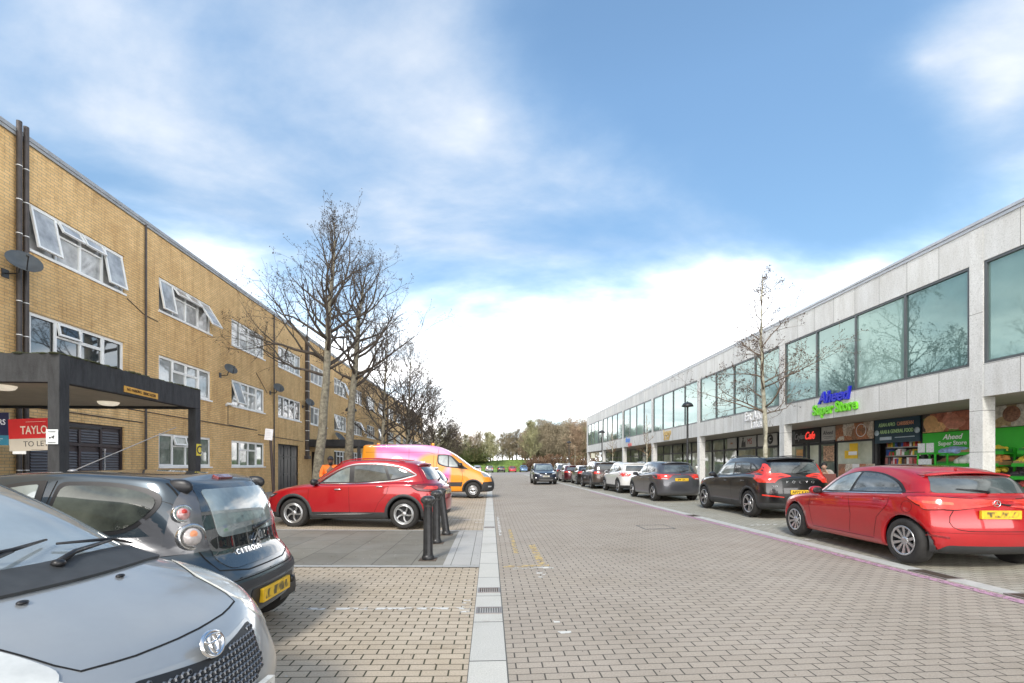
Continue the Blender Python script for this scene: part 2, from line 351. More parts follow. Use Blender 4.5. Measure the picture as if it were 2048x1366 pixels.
grate((5.87, 13.2), .24, .5, 'dark drain slot in the channel beside the glossy black SUV', M('silt', (.07, .05, .035), .9), gz(5.87)+.006)
x, y = gpt(1310, 1056, .04); o = empty('manhole_cover', (x, y, gz(x)), 0, 'square paved manhole cover outlined by thin metal in the road', 'manhole')
mb = MB()
for a, b_, c, d in ((-.36, .36, -.36, -.34), (-.36, .36, .34, .36), (-.36, -.34, -.34, .34), (.34, .36, -.34, .34)):
    mb.add([(x+q, y+r, gz(x+q)+s) for s in (.0, .007) for q, r in ((a, c), (b_, c), (b_, d), (a, d))], [(4, 5, 6, 7), (0, 1, 5, 4), (1, 2, 6, 5), (2, 3, 7, 6), (3, 0, 4, 7)])
mb.build('frame', dkmetal, o)
mb = MB(); mb.add([(x+q, y+r, gz(x+q)+.003) for q, r in ((-.34, -.34), (.34, -.34), (.34, .34), (-.34, .34))], [(0, 1, 2, 3)]); mb.build('cover', pav_r, o)
# ------------------------------------------------------------------ brick flats on the left
XL = -11.2
brick = brickmat('buff_brick', (.86, .60, .285), (.74, .50, .23), (.50, .38, .225), .225, .075, .009, order=(1, 2, None), stain=(.66, .56, .44), jit=.002, stainfac=.6, bump=.8)
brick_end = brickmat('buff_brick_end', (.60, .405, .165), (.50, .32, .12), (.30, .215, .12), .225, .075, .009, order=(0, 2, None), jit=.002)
def wallholes(mb, X, y0, y1, z0, z1, holes, dep, sgn, mi=0):   # wall in the plane x = X facing sgn, with reveals
    ys = sorted({y0, y1} | {h[0] for h in holes} | {h[1] for h in holes}); zs = sorted({z0, z1} | {h[2] for h in holes} | {h[3] for h in holes})
    def q(*p): mb.quad(*(p if sgn > 0 else p[::-1]), mi)
    for a, b in zip(ys, ys[1:]):
        for c, d in zip(zs, zs[1:]):
            my, mz = (a+b)/2, (c+d)/2
            if any(h[0] < my < h[1] and h[2] < mz < h[3] for h in holes): continue
            q((X, a, c), (X, b, c), (X, b, d), (X, a, d))
    Xi = X-sgn*dep
    for a, b, c, d in holes:
        q((X, a, d), (X, b, d), (Xi, b, d), (Xi, a, d)); q((Xi, a, c), (Xi, b, c), (X, b, c), (X, a, c))
        q((X, a, c), (X, a, d), (Xi, a, d), (Xi, a, c)); q((Xi, b, c), (Xi, b, d), (X, b, d), (X, b, c))
NCOL = 15; P0, PITCH, WW = 11.90, 4.455, 2.97
cols = [P0+PITCH*k for k in range(-2, NCOL)]
ZW = ((1.47, 2.66), (4.12, 5.31), (6.77, 7.96))
doors = {0: 1, 3: 1, 7: 1, 11: 1}
holes = []
for k, y in enumerate(cols):
    kk = k-2
    for r, (a, b) in enumerate(ZW):
        if r == 0 and kk in doors: holes.append((y, y+WW if kk != 3 else y+2.75, .12, 2.72))
        elif r == 0 and kk == 4: holes.append((y+.2, y+2.2, .14, 2.45))
        else: holes.append((y, y+WW, a, b))
YEND = cols[-1]+WW+1.2
bld = empty('brick_flats', (XL, 30, 0), 0, 'long three-storey block of flats in buff brick with white windows', 'building')
mb = MB(); wallholes(mb, XL, -4, YEND, -.05, 9.32, holes, .12, 1)
mb.build('wall', brick, bld)
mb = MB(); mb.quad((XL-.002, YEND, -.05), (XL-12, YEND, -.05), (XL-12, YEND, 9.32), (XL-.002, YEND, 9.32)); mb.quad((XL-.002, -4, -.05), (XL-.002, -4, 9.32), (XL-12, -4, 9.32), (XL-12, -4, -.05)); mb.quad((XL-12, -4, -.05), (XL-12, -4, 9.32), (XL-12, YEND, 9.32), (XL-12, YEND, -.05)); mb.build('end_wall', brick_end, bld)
mb = MB(); mb.box(XL-12.05, XL+.05, -4.05, YEND+.05, 9.322, 9.40); mb.box(XL-.2, XL+.07, -4.07, YEND+.07, 9.402, 9.50); mb.build('roof', M('roof_edge_metal', (.30, .31, .32), .5, .2, var=.15), bld)
def glassmat(name, c, ior=1.9, rough=.03, c2=None, vs=1.5):
    return M(name, c, rough, 0, var=.25, vs=vs, ior=ior, c2=c2)
panes = [glassmat('pane_net_curtain', (.30, .31, .31), 1.9, .05, (.42, .43, .43), 2.5), glassmat('pane_dark', (.035, .042, .045), 2.1), glassmat('pane_green_curtain', (.10, .125, .10), 1.9, .04, (.16, .19, .16), 3), glassmat('pane_pale', (.20, .22, .22), 2.0, .04, (.33, .35, .35), 1)]
def bars(mb, X, y0, y1, z0, z1, t, d=.05, mi=0):        # rectangular frame facing +X
    mb.box(X-d, X, y0, y1, z0, z0+t, mi); mb.box(X-d, X, y0, y1, z1-t, z1, mi)
    mb.box(X-d, X, y0, y0+t, z0+t, z1-t, mi); mb.box(X-d, X, y1-t, y1, z0+t, z1-t, mi)
def sash(parent, y0, y1, z0, z1, ang, pm_):             # top hung light swung out
    T = Matrix.Translation((XL-.05, 0, z1)) @ Matrix.Rotation(-ang, 4, 'Y') @ Matrix.Translation((-(XL-.05), 0, -z1))
    mb = MB(); bars(mb, XL-.02, y0, y1, z0, z1, .05, .05); mb.v = [tuple(T @ Vector(v)) for v in mb.v]
    s = mb.build('open_sash', white, parent)
    mb = MB(); mb.box(XL-.05, XL-.04, y0+.05, y1-.05, z0+.05, z1-.05); mb.v = [tuple(T @ Vector(v)) for v in mb.v]; mb.build('sash_pane', pm_, parent)
def window(y, z0, z1, pm_, opens=(), W=WW):
    mb = MB(); X = XL-.05; z1 -= .0; t = .06; ym = [y+t/2+(W-t)*f for f in (.25, .5, .75)]; zt = z1-.42
    bars(mb, X, y, y+W, z0+.04, z1, t, .06)
    for q in ym: mb.box(X-.058, X-.002, q-.03, q+.03, z0+.1, z1-.06)
    mb.box(X-.056, X-.004, ym[0]+.03, ym[1]-.03, zt-.025, zt+.025); mb.box(X-.056, X-.004, ym[1]+.03, ym[2]-.03, zt-.025, zt+.025)
    cells = [(y+t, ym[0]-.03, z0+.1, z1-t), (ym[0]+.03, ym[1]-.03, zt+.025, z1-t), (ym[1]+.03, ym[2]-.03, zt+.025, z1-t), (ym[2]+.03, y+W-t, z0+.1, z1-t)]
    for i, c in enumerate(cells):
        if i not in opens: bars(mb, X+.008, *c, .028, .03)
    mb.box(XL-.1, XL+.05, y-.03, y+W+.03, z0-.02, z0+.038)
    f = mb.build('window', white, bld)
    mb = MB()
    lows = [(ym[0]+.03, ym[1]-.03, z0+.1, zt-.025), (ym[1]+.03, ym[2]-.03, z0+.1, zt-.025)]
    for a, b, c, d in cells+lows:
        e = .008*(random.random()-.5); mb.quad((X-.045+e, a, c), (X-.045-e, b, c), (X-.045-e*.6, b, d), (X-.045+e*.7, a, d))
    mb.build('pane', pm_, f)
    for i in opens: sash(f, *cells[i], opens[i], pm_)
opens = {(0, 2): {0: .20, 1: .5, 2: .5, 3: .18}, (1, 2): {0: .18, 1: .6, 2: .6, 3: .55}, (0, 1): {1: .18}, (1, 0): {1: .25}, (2, 1): {0: .3}, (5, 1): {0: .3}, (8, 1): {0: .3}, (5, 2): {3: .4}, (6, 1): {3: .5}}
pch = {(0, 2): 0, (1, 2): 0, (2, 2): 3, (0, 1): 1, (1, 1): 3, (2, 1): 3, (1, 0): 2, (2, 0): 2, (3, 1): 1, (3, 2): 3}
louv = M('louvre_brown_black', (.035, .026, .028), .5, var=.3); louvg = M('louvre_slat_grey', (.11, .11, .12), .45)
for k, y in enumerate(cols):
    kk = k-2
    for r, (a, b) in enumerate(ZW):
        if r == 0 and kk in doors or r == 0 and kk == 4: continue
        rv = random.Random(kk*3+r); window(y, a, b, panes[pch.get((kk, r), rv.choice((0, 1, 3, 3)))], opens.get((kk, r), {}))
def plantdoors(y0, y1):
    z0, z1 = .13, 2.72; X = XL-.06; mb = MB(); bars(mb, X, y0, y1, z0, z1, .07, .05); n = 4; wd = (y1-y0-.14)/n; zt = 2.12
    mb.box(X-.05, X+.001, y0+.07, y1-.07, zt-.04, zt+.04)
    for k in range(1, n): mb.box(X-.049, X-.001, y0+.07+k*wd-.035, y0+.07+k*wd+.035, z0+.07, z1-.07)
    f = mb.build('plant_doors', louv, bld)
    mb = MB(); mb.box(X-.09, X-.045, y0+.07, y1-.07, z0, z1-.07, 0); lm = MB()
    for k in range(n):
        a = y0+.07+k*wd+.06; b = a+wd-.12
        for c, d in ((zt+.07, z1-.1), (1.2, zt-.16), (.4, 1.0)):
            nn = int((d-c)/.075)
            for i in range(nn): zz = c+i*.075; lm.quad((X-.012, a, zz), (X-.012, b, zz), (X-.04, b, zz+.05), (X-.04, a, zz+.05)); lm.quad((X-.012, a, zz), (X-.03, a, zz-.012), (X-.03, b, zz-.012), (X-.012, b, zz))
    mb.build('door_leaf', louv, f); lm.build('louvre', louvg, f)
    mb = MB()
    for k in (1, 3): mb.tube((X+.04, y0+.07+k*wd+.07, .9), (X+.04, y0+.07+k*wd+.07, 2.0), .012); mb.box(X, X+.05, y0+.07+k*wd+.04, y0+.07+k*wd+.1, 1.98, 2.03)
    mb.build('handle', M('steel_grey', (.45, .45, .46), .4, .6), f)
for kk in doors:
    if kk == 3: continue
    plantdoors(P0+PITCH*kk, P0+PITCH*kk+WW)
y0 = P0+PITCH*3; y1 = y0+2.75; X = XL-.08                    # pair of panelled doors
mb = MB(); bars(mb, X, y0, y1, .13, 2.72, .07, .05)
for f in (1/3, 2/3): mb.box(X-.04, X, y0+(y1-y0)*f-.04, y0+(y1-y0)*f+.04, .2, 2.65)
mb.box(X-.04, X-.001, y0+.07, y1-.07, 2.0, 2.07); f = mb.build('entrance_doors', black, bld)
mb = MB(); mb.box(X-.09, X-.03, y0+.07, y1-.07, .13, 2.65)
for i in range(6):
    for a, b in ((.3, 1.0), (1.15, 1.9), (2.15, 2.55)): yy = y0+.14+i*(y1-y0-.2)/6; mb.bbox(X-.03, X-.015, yy, yy+(y1-y0-.2)/6-.08, a, b, .006)
mb.build('door_panel', M('door_black_gloss', (.02, .018, .024), .3, var=.3), f)
mb = MB(); [mb.tube((X, y0+(y1-y0)*q, 1.1), (X+.07, y0+(y1-y0)*q, 1.1), .025) for q in (.3, .93)]; mb.build('handle', chrome, f)
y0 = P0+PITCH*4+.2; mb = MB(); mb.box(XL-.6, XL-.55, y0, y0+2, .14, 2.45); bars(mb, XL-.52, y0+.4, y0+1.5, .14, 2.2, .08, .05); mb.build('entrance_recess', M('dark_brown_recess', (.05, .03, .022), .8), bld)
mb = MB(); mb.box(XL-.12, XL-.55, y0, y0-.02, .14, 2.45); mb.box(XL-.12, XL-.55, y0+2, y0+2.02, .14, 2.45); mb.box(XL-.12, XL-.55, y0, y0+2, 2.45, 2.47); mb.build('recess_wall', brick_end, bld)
pipem = M('pipe_brown', (.055, .045, .042), .55, var=.3, vs=6)
def pipe(y, z0, z1, r, bands=0, square=False, X=None):
    X = XL+r+.03 if X is None else X; mb = MB()
    if square: mb.box(X-r, X+r, y-r*1.15, y+r*1.15, z0, z1)
    else: mb.tube((X, y, z0), (X, y, z1), r, n=12)
    if square: mb.bbox(X-r*1.6, X+r*1.6, y-r*2.1, y+r*2.1, z0-.14, z0+.05, .02)
    o = mb.build('drainpipe', pipem, bld)
    if bands:
        b = MB(); n = int((z1-z0)/bands)
        for i in range(n):
            zz = z0+bands*(i+.6)
            if square: b.box(X-r-.004, X+r+.004, y-r*1.15-.004, y+r*1.15+.004, zz, zz+.03)
            else: b.tube((X, y, zz), (X, y, zz+.018), r+.005, n=12)
        b.build('pipe_band', white, o)
pipe(yat(31, XL), .14, 9.68, .055, .8); pipe(yat(45, XL), .14, 9.66, .055, .8)
pipe(yat(288, XL), .14, 9.35, .032); pipe(yat(546, XL), .14, 9.35, .032); pipe(yat(611, XL), 2.1, 9.4, .09, .6, True); pipe(yat(773, XL), .14, 9.35, .06, 0); pipe(yat(703, XL)+.1, .14, 9.35, .05)
mb = MB()
for a, b, zz in ((11.9, 15.6, 2.98), (15.0, 23.0, 3.3), (23.1, 28.5, 3.05), (20.6, 23, 3.3)): mb.tube((XL+.02, a, zz), (XL+.02, b, zz-.05), .016, n=6)
mb.tube((XL+.02, 14.95, 6.7), (XL+.02, 15.7, 6.42), .012); mb.tube((XL+.02, 15.7, 6.42), (XL+.02, 16.3, 6.40), .012); mb.tube((XL+.02, 20.5, 3.3), (XL+.02, 20.5, 4.2), .012)
mb.tube((XL+.02, 22.9, 6.0), (XL+.02, 24.0, 5.2), .012); mb.build('cable', M('cable_dark', (.08, .07, .06), .7), bld)
# satellite dishes
dishm = M('dish_grey', (.085, .095, .10), .55, var=.2)
def dish(y, z, s, label, yaw=-.45):
    o = empty('satellite_dish', (XL, y, z), 0, label, 'satellite dish', 'satellite dishes on the brick wall')
    c = Vector((XL+.42, y, z+.1)); T = Matrix.Translation(c) @ Vector((.62, yaw, .62)).to_track_quat('Z', 'Y').to_matrix().to_4x4() @ Matrix.Diagonal((.88, 1, 1, 1))
    mb = MB(); prof = [(0.001, 0.)]+[(s*k/6, .16*s*(k/6)**2*1.5) for k in range(1, 7)]+[(s*1.0, .24*s+.012), (s*.98, .24*s+.012), (s*.5, .05*s), (.001, -.012)]
    mb.lathe(prof, 28, T); mb.build('reflector', dishm, o)
    mb = MB(); mb.tube((XL, y, z-.12), (XL+.3, y, z-.12), .018); mb.tube((XL+.3, y, z-.12), (XL+.36, y, z+.08), .018); mb.box(XL, XL+.02, y-.08, y+.08, z-.22, z-.02); mb.build('bracket', black, o)
    mb = MB(); tip = T @ Vector((0, -s*.5, s*1.15)); mb.tube(T @ Vector((0, -s*.95, .1*s)), tip, .012); mb.build('arm', black, o)
    mb = MB(); mb.tube(tip, T @ Vector((0, -s*.35, s*.9)), .035, .028, 10); mb.build('receiver', dishm, o)
dish(yat(44, XL)-.40, 6.1, .36, 'grey satellite dish in front of the twin brown pipes, highest of the dishes')
dish(yat(440, XL), 5.42, .28, 'grey satellite dish on bare brick to the left of the third window column')
dish(yat(540, XL), 5.38, .29, 'dark satellite dish by the thin downpipe behind bare twigs', -.6)
dish(yat(605, XL), 5.2, .29, 'dark satellite dish partly hidden by branches beside the thick square pipe', -.6)
dish(34.0, 3.45, .45, 'dark rounded dish just above the black canopy behind the tree trunk', -.2)
def camera_unit(y, z, label):
    o = empty('security_camera', (XL, y, z), 0, label, 'security camera')
    mb = MB(); mb.tube((XL, y, z), (XL+.16, y, z), .02); mb.box(XL, XL+.03, y-.05, y+.05, z-.05, z+.05); mb.build('bracket', white, o)
    mb = MB(); mb.bbox(XL+.1, XL+.2, y-.15, y+.25, z-.01, z+.09, .02); mb.build('housing', white, o)
camera_unit(yat(452, XL), 4.12, 'white security camera on the brick below the third column of windows')
# concrete canopy
conc = M('canopy_dark_concrete', (.032, .033, .036), .75, var=.5, vs=3, bump=.4, bs=25, c2=(.06, .062, .068))
def stained(name, c, c2, st):
    m, nt, b = newmat(name); co = objco(nt); s = nt.nodes.new('ShaderNodeMapping'); nt.links.new(co, s.inputs[0]); s.inputs['Scale'].default_value = (3, 3, .7)
    f = ramp(nt, noise(nt, s.outputs[0], 3, 6, .7), [(.35, c), (.6, c2), (.72, c2), (.8, st)]); nt.links.new(f, b.inputs['Base Color']); b.inputs['Roughness'].default_value = .8
    bumpn(nt, noise(nt, co, 30, 3), b, .4); MATS[name] = m; return m
conc = stained('canopy_stained_concrete', (.02, .021, .023), (.042, .044, .047), (.09, .10, .085))
can = empty('entrance_canopy', (-6.5, 9.08, .1), 0, 'black concrete entrance canopy on square pillars with a yellow parking sign', 'canopy')
cx0, cx1, cy0, cy1, cz0, cz1 = XL+.01, -6.5, 7.37, 10.82, 2.80, 3.23
mb = MB(); mb.bbox(cx1-.14, cx1, cy0, cy1, cz0, cz1, .012); mb.box(cx0, cx1-.14, cy0, cy0+.14, cz0+.002, cz1-.002); mb.box(cx0, cx1-.14, cy1-.14, cy1, cz0+.002, cz1-.002); mb.build('fascia_beam', conc, can)
for yy, xx in ((cy0, cx1), (cy1-.17, cx1), (cy1-.17, -10.9), (cy0, -10.9)):
    mb = MB(); mb.bbox(xx-.17, xx+.004, yy-.004, yy+.17, .05, cz1+.004 if yy == cy0 else cz0, .012); mb.build('pillar', conc, can)
mb = MB(); mb.box(cx0, cx1-.14, cy0+.14, cy1-.14, cz0+.05, cz0+.1); mb.build('ceiling', M('canopy_board', (.42, .37, .29), .8, var=.1, vs=5), can)
mb = MB(); mb.box(cx0, cx1-.14, cy0+.14, cy1-.14, cz1-.06, cz1-.01)
rr = random.Random(4)
for i in range(260): 
    a = rr.random(); xx, yy = (cx1-.02-rr.random()*.12, cy0+a*(cy1-cy0)) if i % 3 else (cx0+a*(cx1-cx0), cy0+.02+rr.random()*.1)
    mb.ell((xx, yy, cz1+.004), (.03+rr.random()*.05, .03+rr.random()*.06, .012+.015*rr.random()), 6, 4)
mb.build('roof_moss', M('moss', (.05, .055, .025), .95, var=.4), can)
for xx, yy in ((-7.85, 10.0), (-8.0, 8.05)):
    mb = MB(); mb.lathe([(.001, -.075), (.10, -.072), (.15, -.055), (.175, -.02), (.18, 0)], 28, Matrix.Translation((xx, yy, cz0+.048)) @ Matrix.Diagonal((1, 1, 1, 1))); mb.build('bulkhead_light', M('lamp_cover', (.75, .68, .55), .4, emit=.35), can)
# signs on the canopy
yel = M('sign_yellow_orange', (.62, .33, .05), .6, var=.2, vs=8)
o = empty('parking_sign', (cx1, 8.6, 2.86), 0, 'weathered orange strip sign on the canopy edge reading no parking service access', 'sign')
mb = MB(); T = frame((cx1+.012, 9.03, 2.895), (0, 1, -.02), (0, .02, 1)); mb.box(-.42, .42, -.055, .055, -.008, .004, T=T); mb.build('board', yel, o)
mb = MB(); text(mb, 'NO PARKING', .07, T @ Matrix.Translation((-.19, 0, .008)), .002, off=.004, sx=.82); text(mb, 'SERVICE ACCESS', .07, T @ Matrix.Translation((.19, -.005, .008)), .002, off=.02, sx=.62); mb.build('lettering', M('faded_black', (.09, .05, .02), .7), o)
o = empty('letter_sign', (cx1, 10.3, 1.9), 0, 'small yellow plate with a black letter C on the far pillar', 'sign')
mb = MB(); mb.box(cx1+.005, cx1+.018, 10.66, 10.81, 1.76, 2.02); mb.build('plate', M('sign_yellow', (.72, .60, .05), .5), o)
mb = MB(); text(mb, 'C', .26, LX(cx1+.022, 10.735, 1.88), .002, off=.02); mb.build('lettering', black, o)
o = empty('notice', (-6.56, 7.04, 1.9), 0, 'white notice with a small black dog taped to the near pillar', 'notice')
mb = MB(); mb.box(-6.67, -6.50, 7.345, 7.352, 1.86, 2.08); mb.build('sheet', M('paper', (.72, .76, .78), .7, var=.04), o)
mb = MB(); T = FY(-6.585, 7.34, 1.965)
mb.prism([(-.03, 0), (.02, .012), (.03, .03), (.043, .022), (.03, .008), (.025, -.025), (.018, -.025), (.012, -.004), (-.018, -.006), (-.024, -.026), (-.03, -.026), (-.034, -.002), (-.045, .012)], T, .003)
for k, ww_ in ((.088, .05), (.078, .06), (-.075, .06), (-.085, .055)): mb.box(-ww_, ww_, k-.002, k+.002, 0, .003, T=T)
mb.build('dog_symbol', black, o)
def board(x0, x1, y, z0, z1, label, upper, lower, frac, tilt):
    o = empty('letting_board', ((x0+x1)/2, y, z0), 0, label, 'sign board', 'letting boards by the canopy pillar')
    T = FY((x0+x1)/2, y, (z0+z1)/2) @ Matrix.Rotation(tilt, 4, 'Z'); w2, h2 = (x1-x0)/2, (z1-z0)/2; zs = -h2+2*h2*frac
    mb = MB(); mb.box(-w2, w2, -h2, h2, -.012, 0, T=T); mb.build('board', M('board_back', (.5, .5, .48), .6), o)
    mb = MB(); mb.box(-w2, w2, zs, h2, 0, .002, T=T); mb.build('upper_panel', upper, o)
    mb = MB(); mb.box(-w2, w2, -h2, zs, 0, .002, T=T); mb.build('lower_panel', lower, o); return o, T, w2, h2
cream = M('cream', (.50, .45, .37), .6, var=.06)
o, T, w2, h2 = board(-8.06, -7.26, 8.22, 1.79, 2.33, 'red and cream letting board with the words TO LET behind the near pillar', M('board_red', (.50, .012, .015), .5, var=.06), cream, .38, .04)
mb = MB(); text(mb, 'TAYLORS', .19, T @ Matrix.Translation((.08, .07, .003)), .001, off=.012, sx=.72); mb.box(-.12, .2, .212, .216, .002, .004, T=T); mb.build('lettering', M('cream_letter', (.70, .62, .50), .6), o)
mb = MB(); text(mb, 'TO LET', .13, T @ Matrix.Translation((.03, -.16, .003)), .001, sx=.95); mb.box(-.05, .15, -.255, -.251, .002, .004, T=T); mb.build('small_lettering', M('dark_letter', (.06, .06, .06), .6), o)
o, T, w2, h2 = board(-8.88, -8.09, 8.25, 1.88, 2.43, 'navy letting board with a teal band at the left edge', M('board_navy', (.006, .009, .05), .5), M('board_teal', (.02, .16, .24), .5), .30, 0)
mb = MB(); text(mb, 'TAYLORS', .13, T @ Matrix.Translation((.11, .11, .003)), .001, off=.01, sx=.85); mb.box(.1, .3, -.17, -.165, .002, .004, T=T); mb.box(.1, .26, -.2, -.195, .002, .004, T=T); mb.prism([(.02, -.19), (.05, -.16), (.08, -.19), (.05, -.22)], T @ Matrix.Translation((0, 0, .002)), .002); mb.build('lettering', M('pale_letter', (.72, .74, .78), .6), o)
o = empty('board_rail', (-7.7, 7.95, 2.2), 0, 'dark rail carrying the two letting boards from the canopy pillar', 'rail'); mb = MB(); mb.box(-8.8, -6.6, 8.27, 8.29, 2.15, 2.19); mb.box(-6.66, -6.6, 7.5, 8.29, 2.15, 2.19); mb.build('bar', black, o)
o = empty('paper_label', (-7.8, 7.92, 1.72), 0, 'small blank white plate hanging under the red letting board', 'plate'); mb = MB(); mb.box(-8.0, -7.79, 8.22, 8.23, 1.73, 1.785); mb.build('plate', white, o)
# second and third canopy farther along
def canopy2(y0, y1, x1, label):
    c = empty('entrance_canopy', (x1, (y0+y1)/2, .1), 0, label, 'canopy'); mb = MB(); mb.bbox(XL+.01, x1, y0, y1, 2.72, 3.15, .02); mb.build('roof_slab', M('canopy_black', (.022, .022, .024), .7, var=.3), c)
    for yy in (y0+.02, y1-.19): mb = MB(); mb.box(x1-.2, x1-.03, yy, yy+.17, .08, 2.72); mb.build('pillar', MATS['canopy_black'], c)
    return c
canopy2(28.9, 32.2, -7.9, 'dark flat canopy over the recessed doorway behind the leaning tree trunk')
canopy2(43.5, 46.8, -7.9, 'farthest black canopy along the brick flats, above the van roof')
# ------------------------------------------------------------------ white concrete shops on the right
XR, XS = 13.0, 15.5
def panelmat(name, pitch, off, order, zj=()):
    m, nt, b = newmat(name); v, s = swz(nt, (order, 2, None)); co = objco(nt)
    t = mth(nt, 'FRACT', mth(nt, 'DIVIDE', mth(nt, 'ADD', s.outputs[order], off), pitch))
    e = mth(nt, 'MINIMUM', t, mth(nt, 'SUBTRACT', 1., t)); g = mth(nt, 'LESS_THAN', e, .007/pitch)
    for z in zj: g = mth(nt, 'MAXIMUM', g, mth(nt, 'LESS_THAN', mth(nt, 'ABSOLUTE', mth(nt, 'SUBTRACT', s.outputs[2], z)), .007))
    vo = nt.nodes.new('ShaderNodeTexVoronoi'); vo.inputs['Scale'].default_value = 32; nt.links.new(co, vo.inputs[0])
    c = ramp(nt, noise(nt, co, 24, 4, .85), [(.3, (.36, .36, .34)), (.42, (.64, .645, .63)), (.62, (.75, .755, .74)), (.75, (.82, .82, .80))])
    wn = nt.nodes.new('ShaderNodeTexWhiteNoise'); wn.noise_dimensions = '1D'; nt.links.new(mth(nt, 'FLOOR', mth(nt, 'DIVIDE', mth(nt, 'ADD', s.outputs[order], off), pitch)), wn.inputs['W'])
    c = mixc(nt, 1., c, ramp(nt, wn.outputs['Value'], [(0, (.9, .9, .9)), (1, (1.03, 1.02, 1.))]), 'MULTIPLY')
    mpn = nt.nodes.new('ShaderNodeMapping'); nt.links.new(co, mpn.inputs[0]); mpn.inputs['Scale'].default_value = (1.5, 1.5, .35)
    c = mixc(nt, .6, c, ramp(nt, noise(nt, mpn.outputs[0], 1.6, 7, .7), [(.33, (.70, .68, .64)), (.6, (1, 1, 1))]), 'MULTIPLY')
    c = mixc(nt, g, c, (.17, .165, .15)); nt.links.new(c, b.inputs['Base Color']); b.inputs['Roughness'].default_value = .85
    bumpn(nt, mth(nt, 'SUBTRACT', noise(nt, co, 45, 2), g), b, .35, .004); MATS[name] = m; return m
BP = 8.33; BY = [11.9+BP*k for k in range(-2, 7)]; YE = BY[-1]+.4
bo = (32.0, 30.0)
shop = empty('shop_building', (XR, 30, 0), 0, 'long two-storey shopping parade in pale concrete panels with a glazed upper floor', 'building')
pan = panelmat('concrete_panels', BP/8, 30-11.9+BP*10, 1, (4.21-.0,)); pcol = panelmat('concrete_column', 50, 25, 1, (1.9, 3.0, 5.6)); pcol2 = panelmat('concrete_column_side', 50, 25, 0, (1.9, 3.0, 5.6))
ZT, ZB, ZF, ZC = 6.94, 4.23, 3.36, 7.88
wh = [(a+.18, b-.18, ZB, ZT) for a, b in zip(BY, BY[1:])]
mb = MB(); wallholes(mb, XR, BY[0], YE, ZF, ZC, wh, .1, -1); mb.build('wall', pan, shop)
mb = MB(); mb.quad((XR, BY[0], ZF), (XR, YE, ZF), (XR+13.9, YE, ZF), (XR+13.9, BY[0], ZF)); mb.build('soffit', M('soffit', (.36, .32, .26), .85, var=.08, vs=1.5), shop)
mb = MB(); mb.quad((XR, YE, ZF), (XR, YE, ZC), (XR+14, YE, ZC), (XR+14, YE, ZF)); mb.quad((XS, YE-.01, 0), (XS, YE-.01, ZF), (XR+14, YE-.01, ZF), (XR+14, YE-.01, 0)); mb.build('end_wall', pcol2, shop)
mb = MB(); mb.box(XR-.03, XR+14, BY[0], YE+.04, ZC, ZC+.09); mb.box(XR-.06, XR+.2, BY[0], YE+.07, ZC+.092, ZC+.17); mb.build('roof', M('coping_metal', (.42, .43, .44), .4, .5, var=.1), shop)
for y in BY:
    mb = MB(); mb.box(XR-.008, XR+.34, y-.17, y+.17, .2, ZF-.001); mb.build('column', pcol, shop)
    mb = MB(); mb.box(XR-.008, XR-.001, y-.175, y+.175, ZF, ZC); mb.build('pilaster', pcol, shop)
teal = [M('glass_teal_a', (.13, .20, .185), .02, var=.18, vs=.5, ior=2.2), M('glass_teal_b', (.07, .125, .12), .02, var=.3, vs=.7, ior=2.4), M('glass_teal_c', (.20, .30, .27), .03, var=.15, vs=.4, ior=2.0), M('glass_teal_d', (.04, .07, .075), .02, var=.3, ior=2.3)]
for q_ in teal: q_.node_tree.nodes['Principled BSDF'].inputs['Specular Tint'].default_value = (.62, .86, .80, 1); q_.node_tree.nodes['Principled BSDF'].inputs['Specular IOR Level'].default_value = .42
wf = M('window_frame_grey', (.075, .085, .09), .4, var=.1)
pk = {2: (1, 2, 1, 0), 1: (0, 0, 1, 0), 3: (0, 1, 0, 2), 4: (1, 1, 1, 1), 5: (3, 2, 2, 1), 6: (1, 1, 0, 2), 7: (1, 2, 0, 1), 0: (0, 1, 0, 1)}
for bi, (a, b, c, d) in enumerate(wh):
    mb = MB(); X = XR+.06; t = .07
    def bx(y0, y1, z0, z1): mb.box(X-.04, X+.04, y0, y1, z0, z1)
    bx(a, b, c, c+t); bx(a, b, d-t, d); bx(a, a+t, c+t, d-t); bx(b-t, b, c+t, d-t)
    for k in (1, 2, 3): q = a+(b-a)*k/4; bx(q-.035, q+.035, c+t, d-t)
    f = mb.build('window', wf, shop); pkk = pk.get(bi, (0, 1, 2, 1))
    for k in range(4):
        q0 = a+(b-a)*k/4+.035; q1 = a+(b-a)*(k+1)/4-.035; e = .004*(random.random()-.5)
        mb = MB(); mb.quad((X+.01, q0, c+t), (X+.01, q0, d-t), (X+.01+e, q1, d-t), (X+.01+e, q1, c+t)); mb.build('pane', teal[pkk[k]], f)
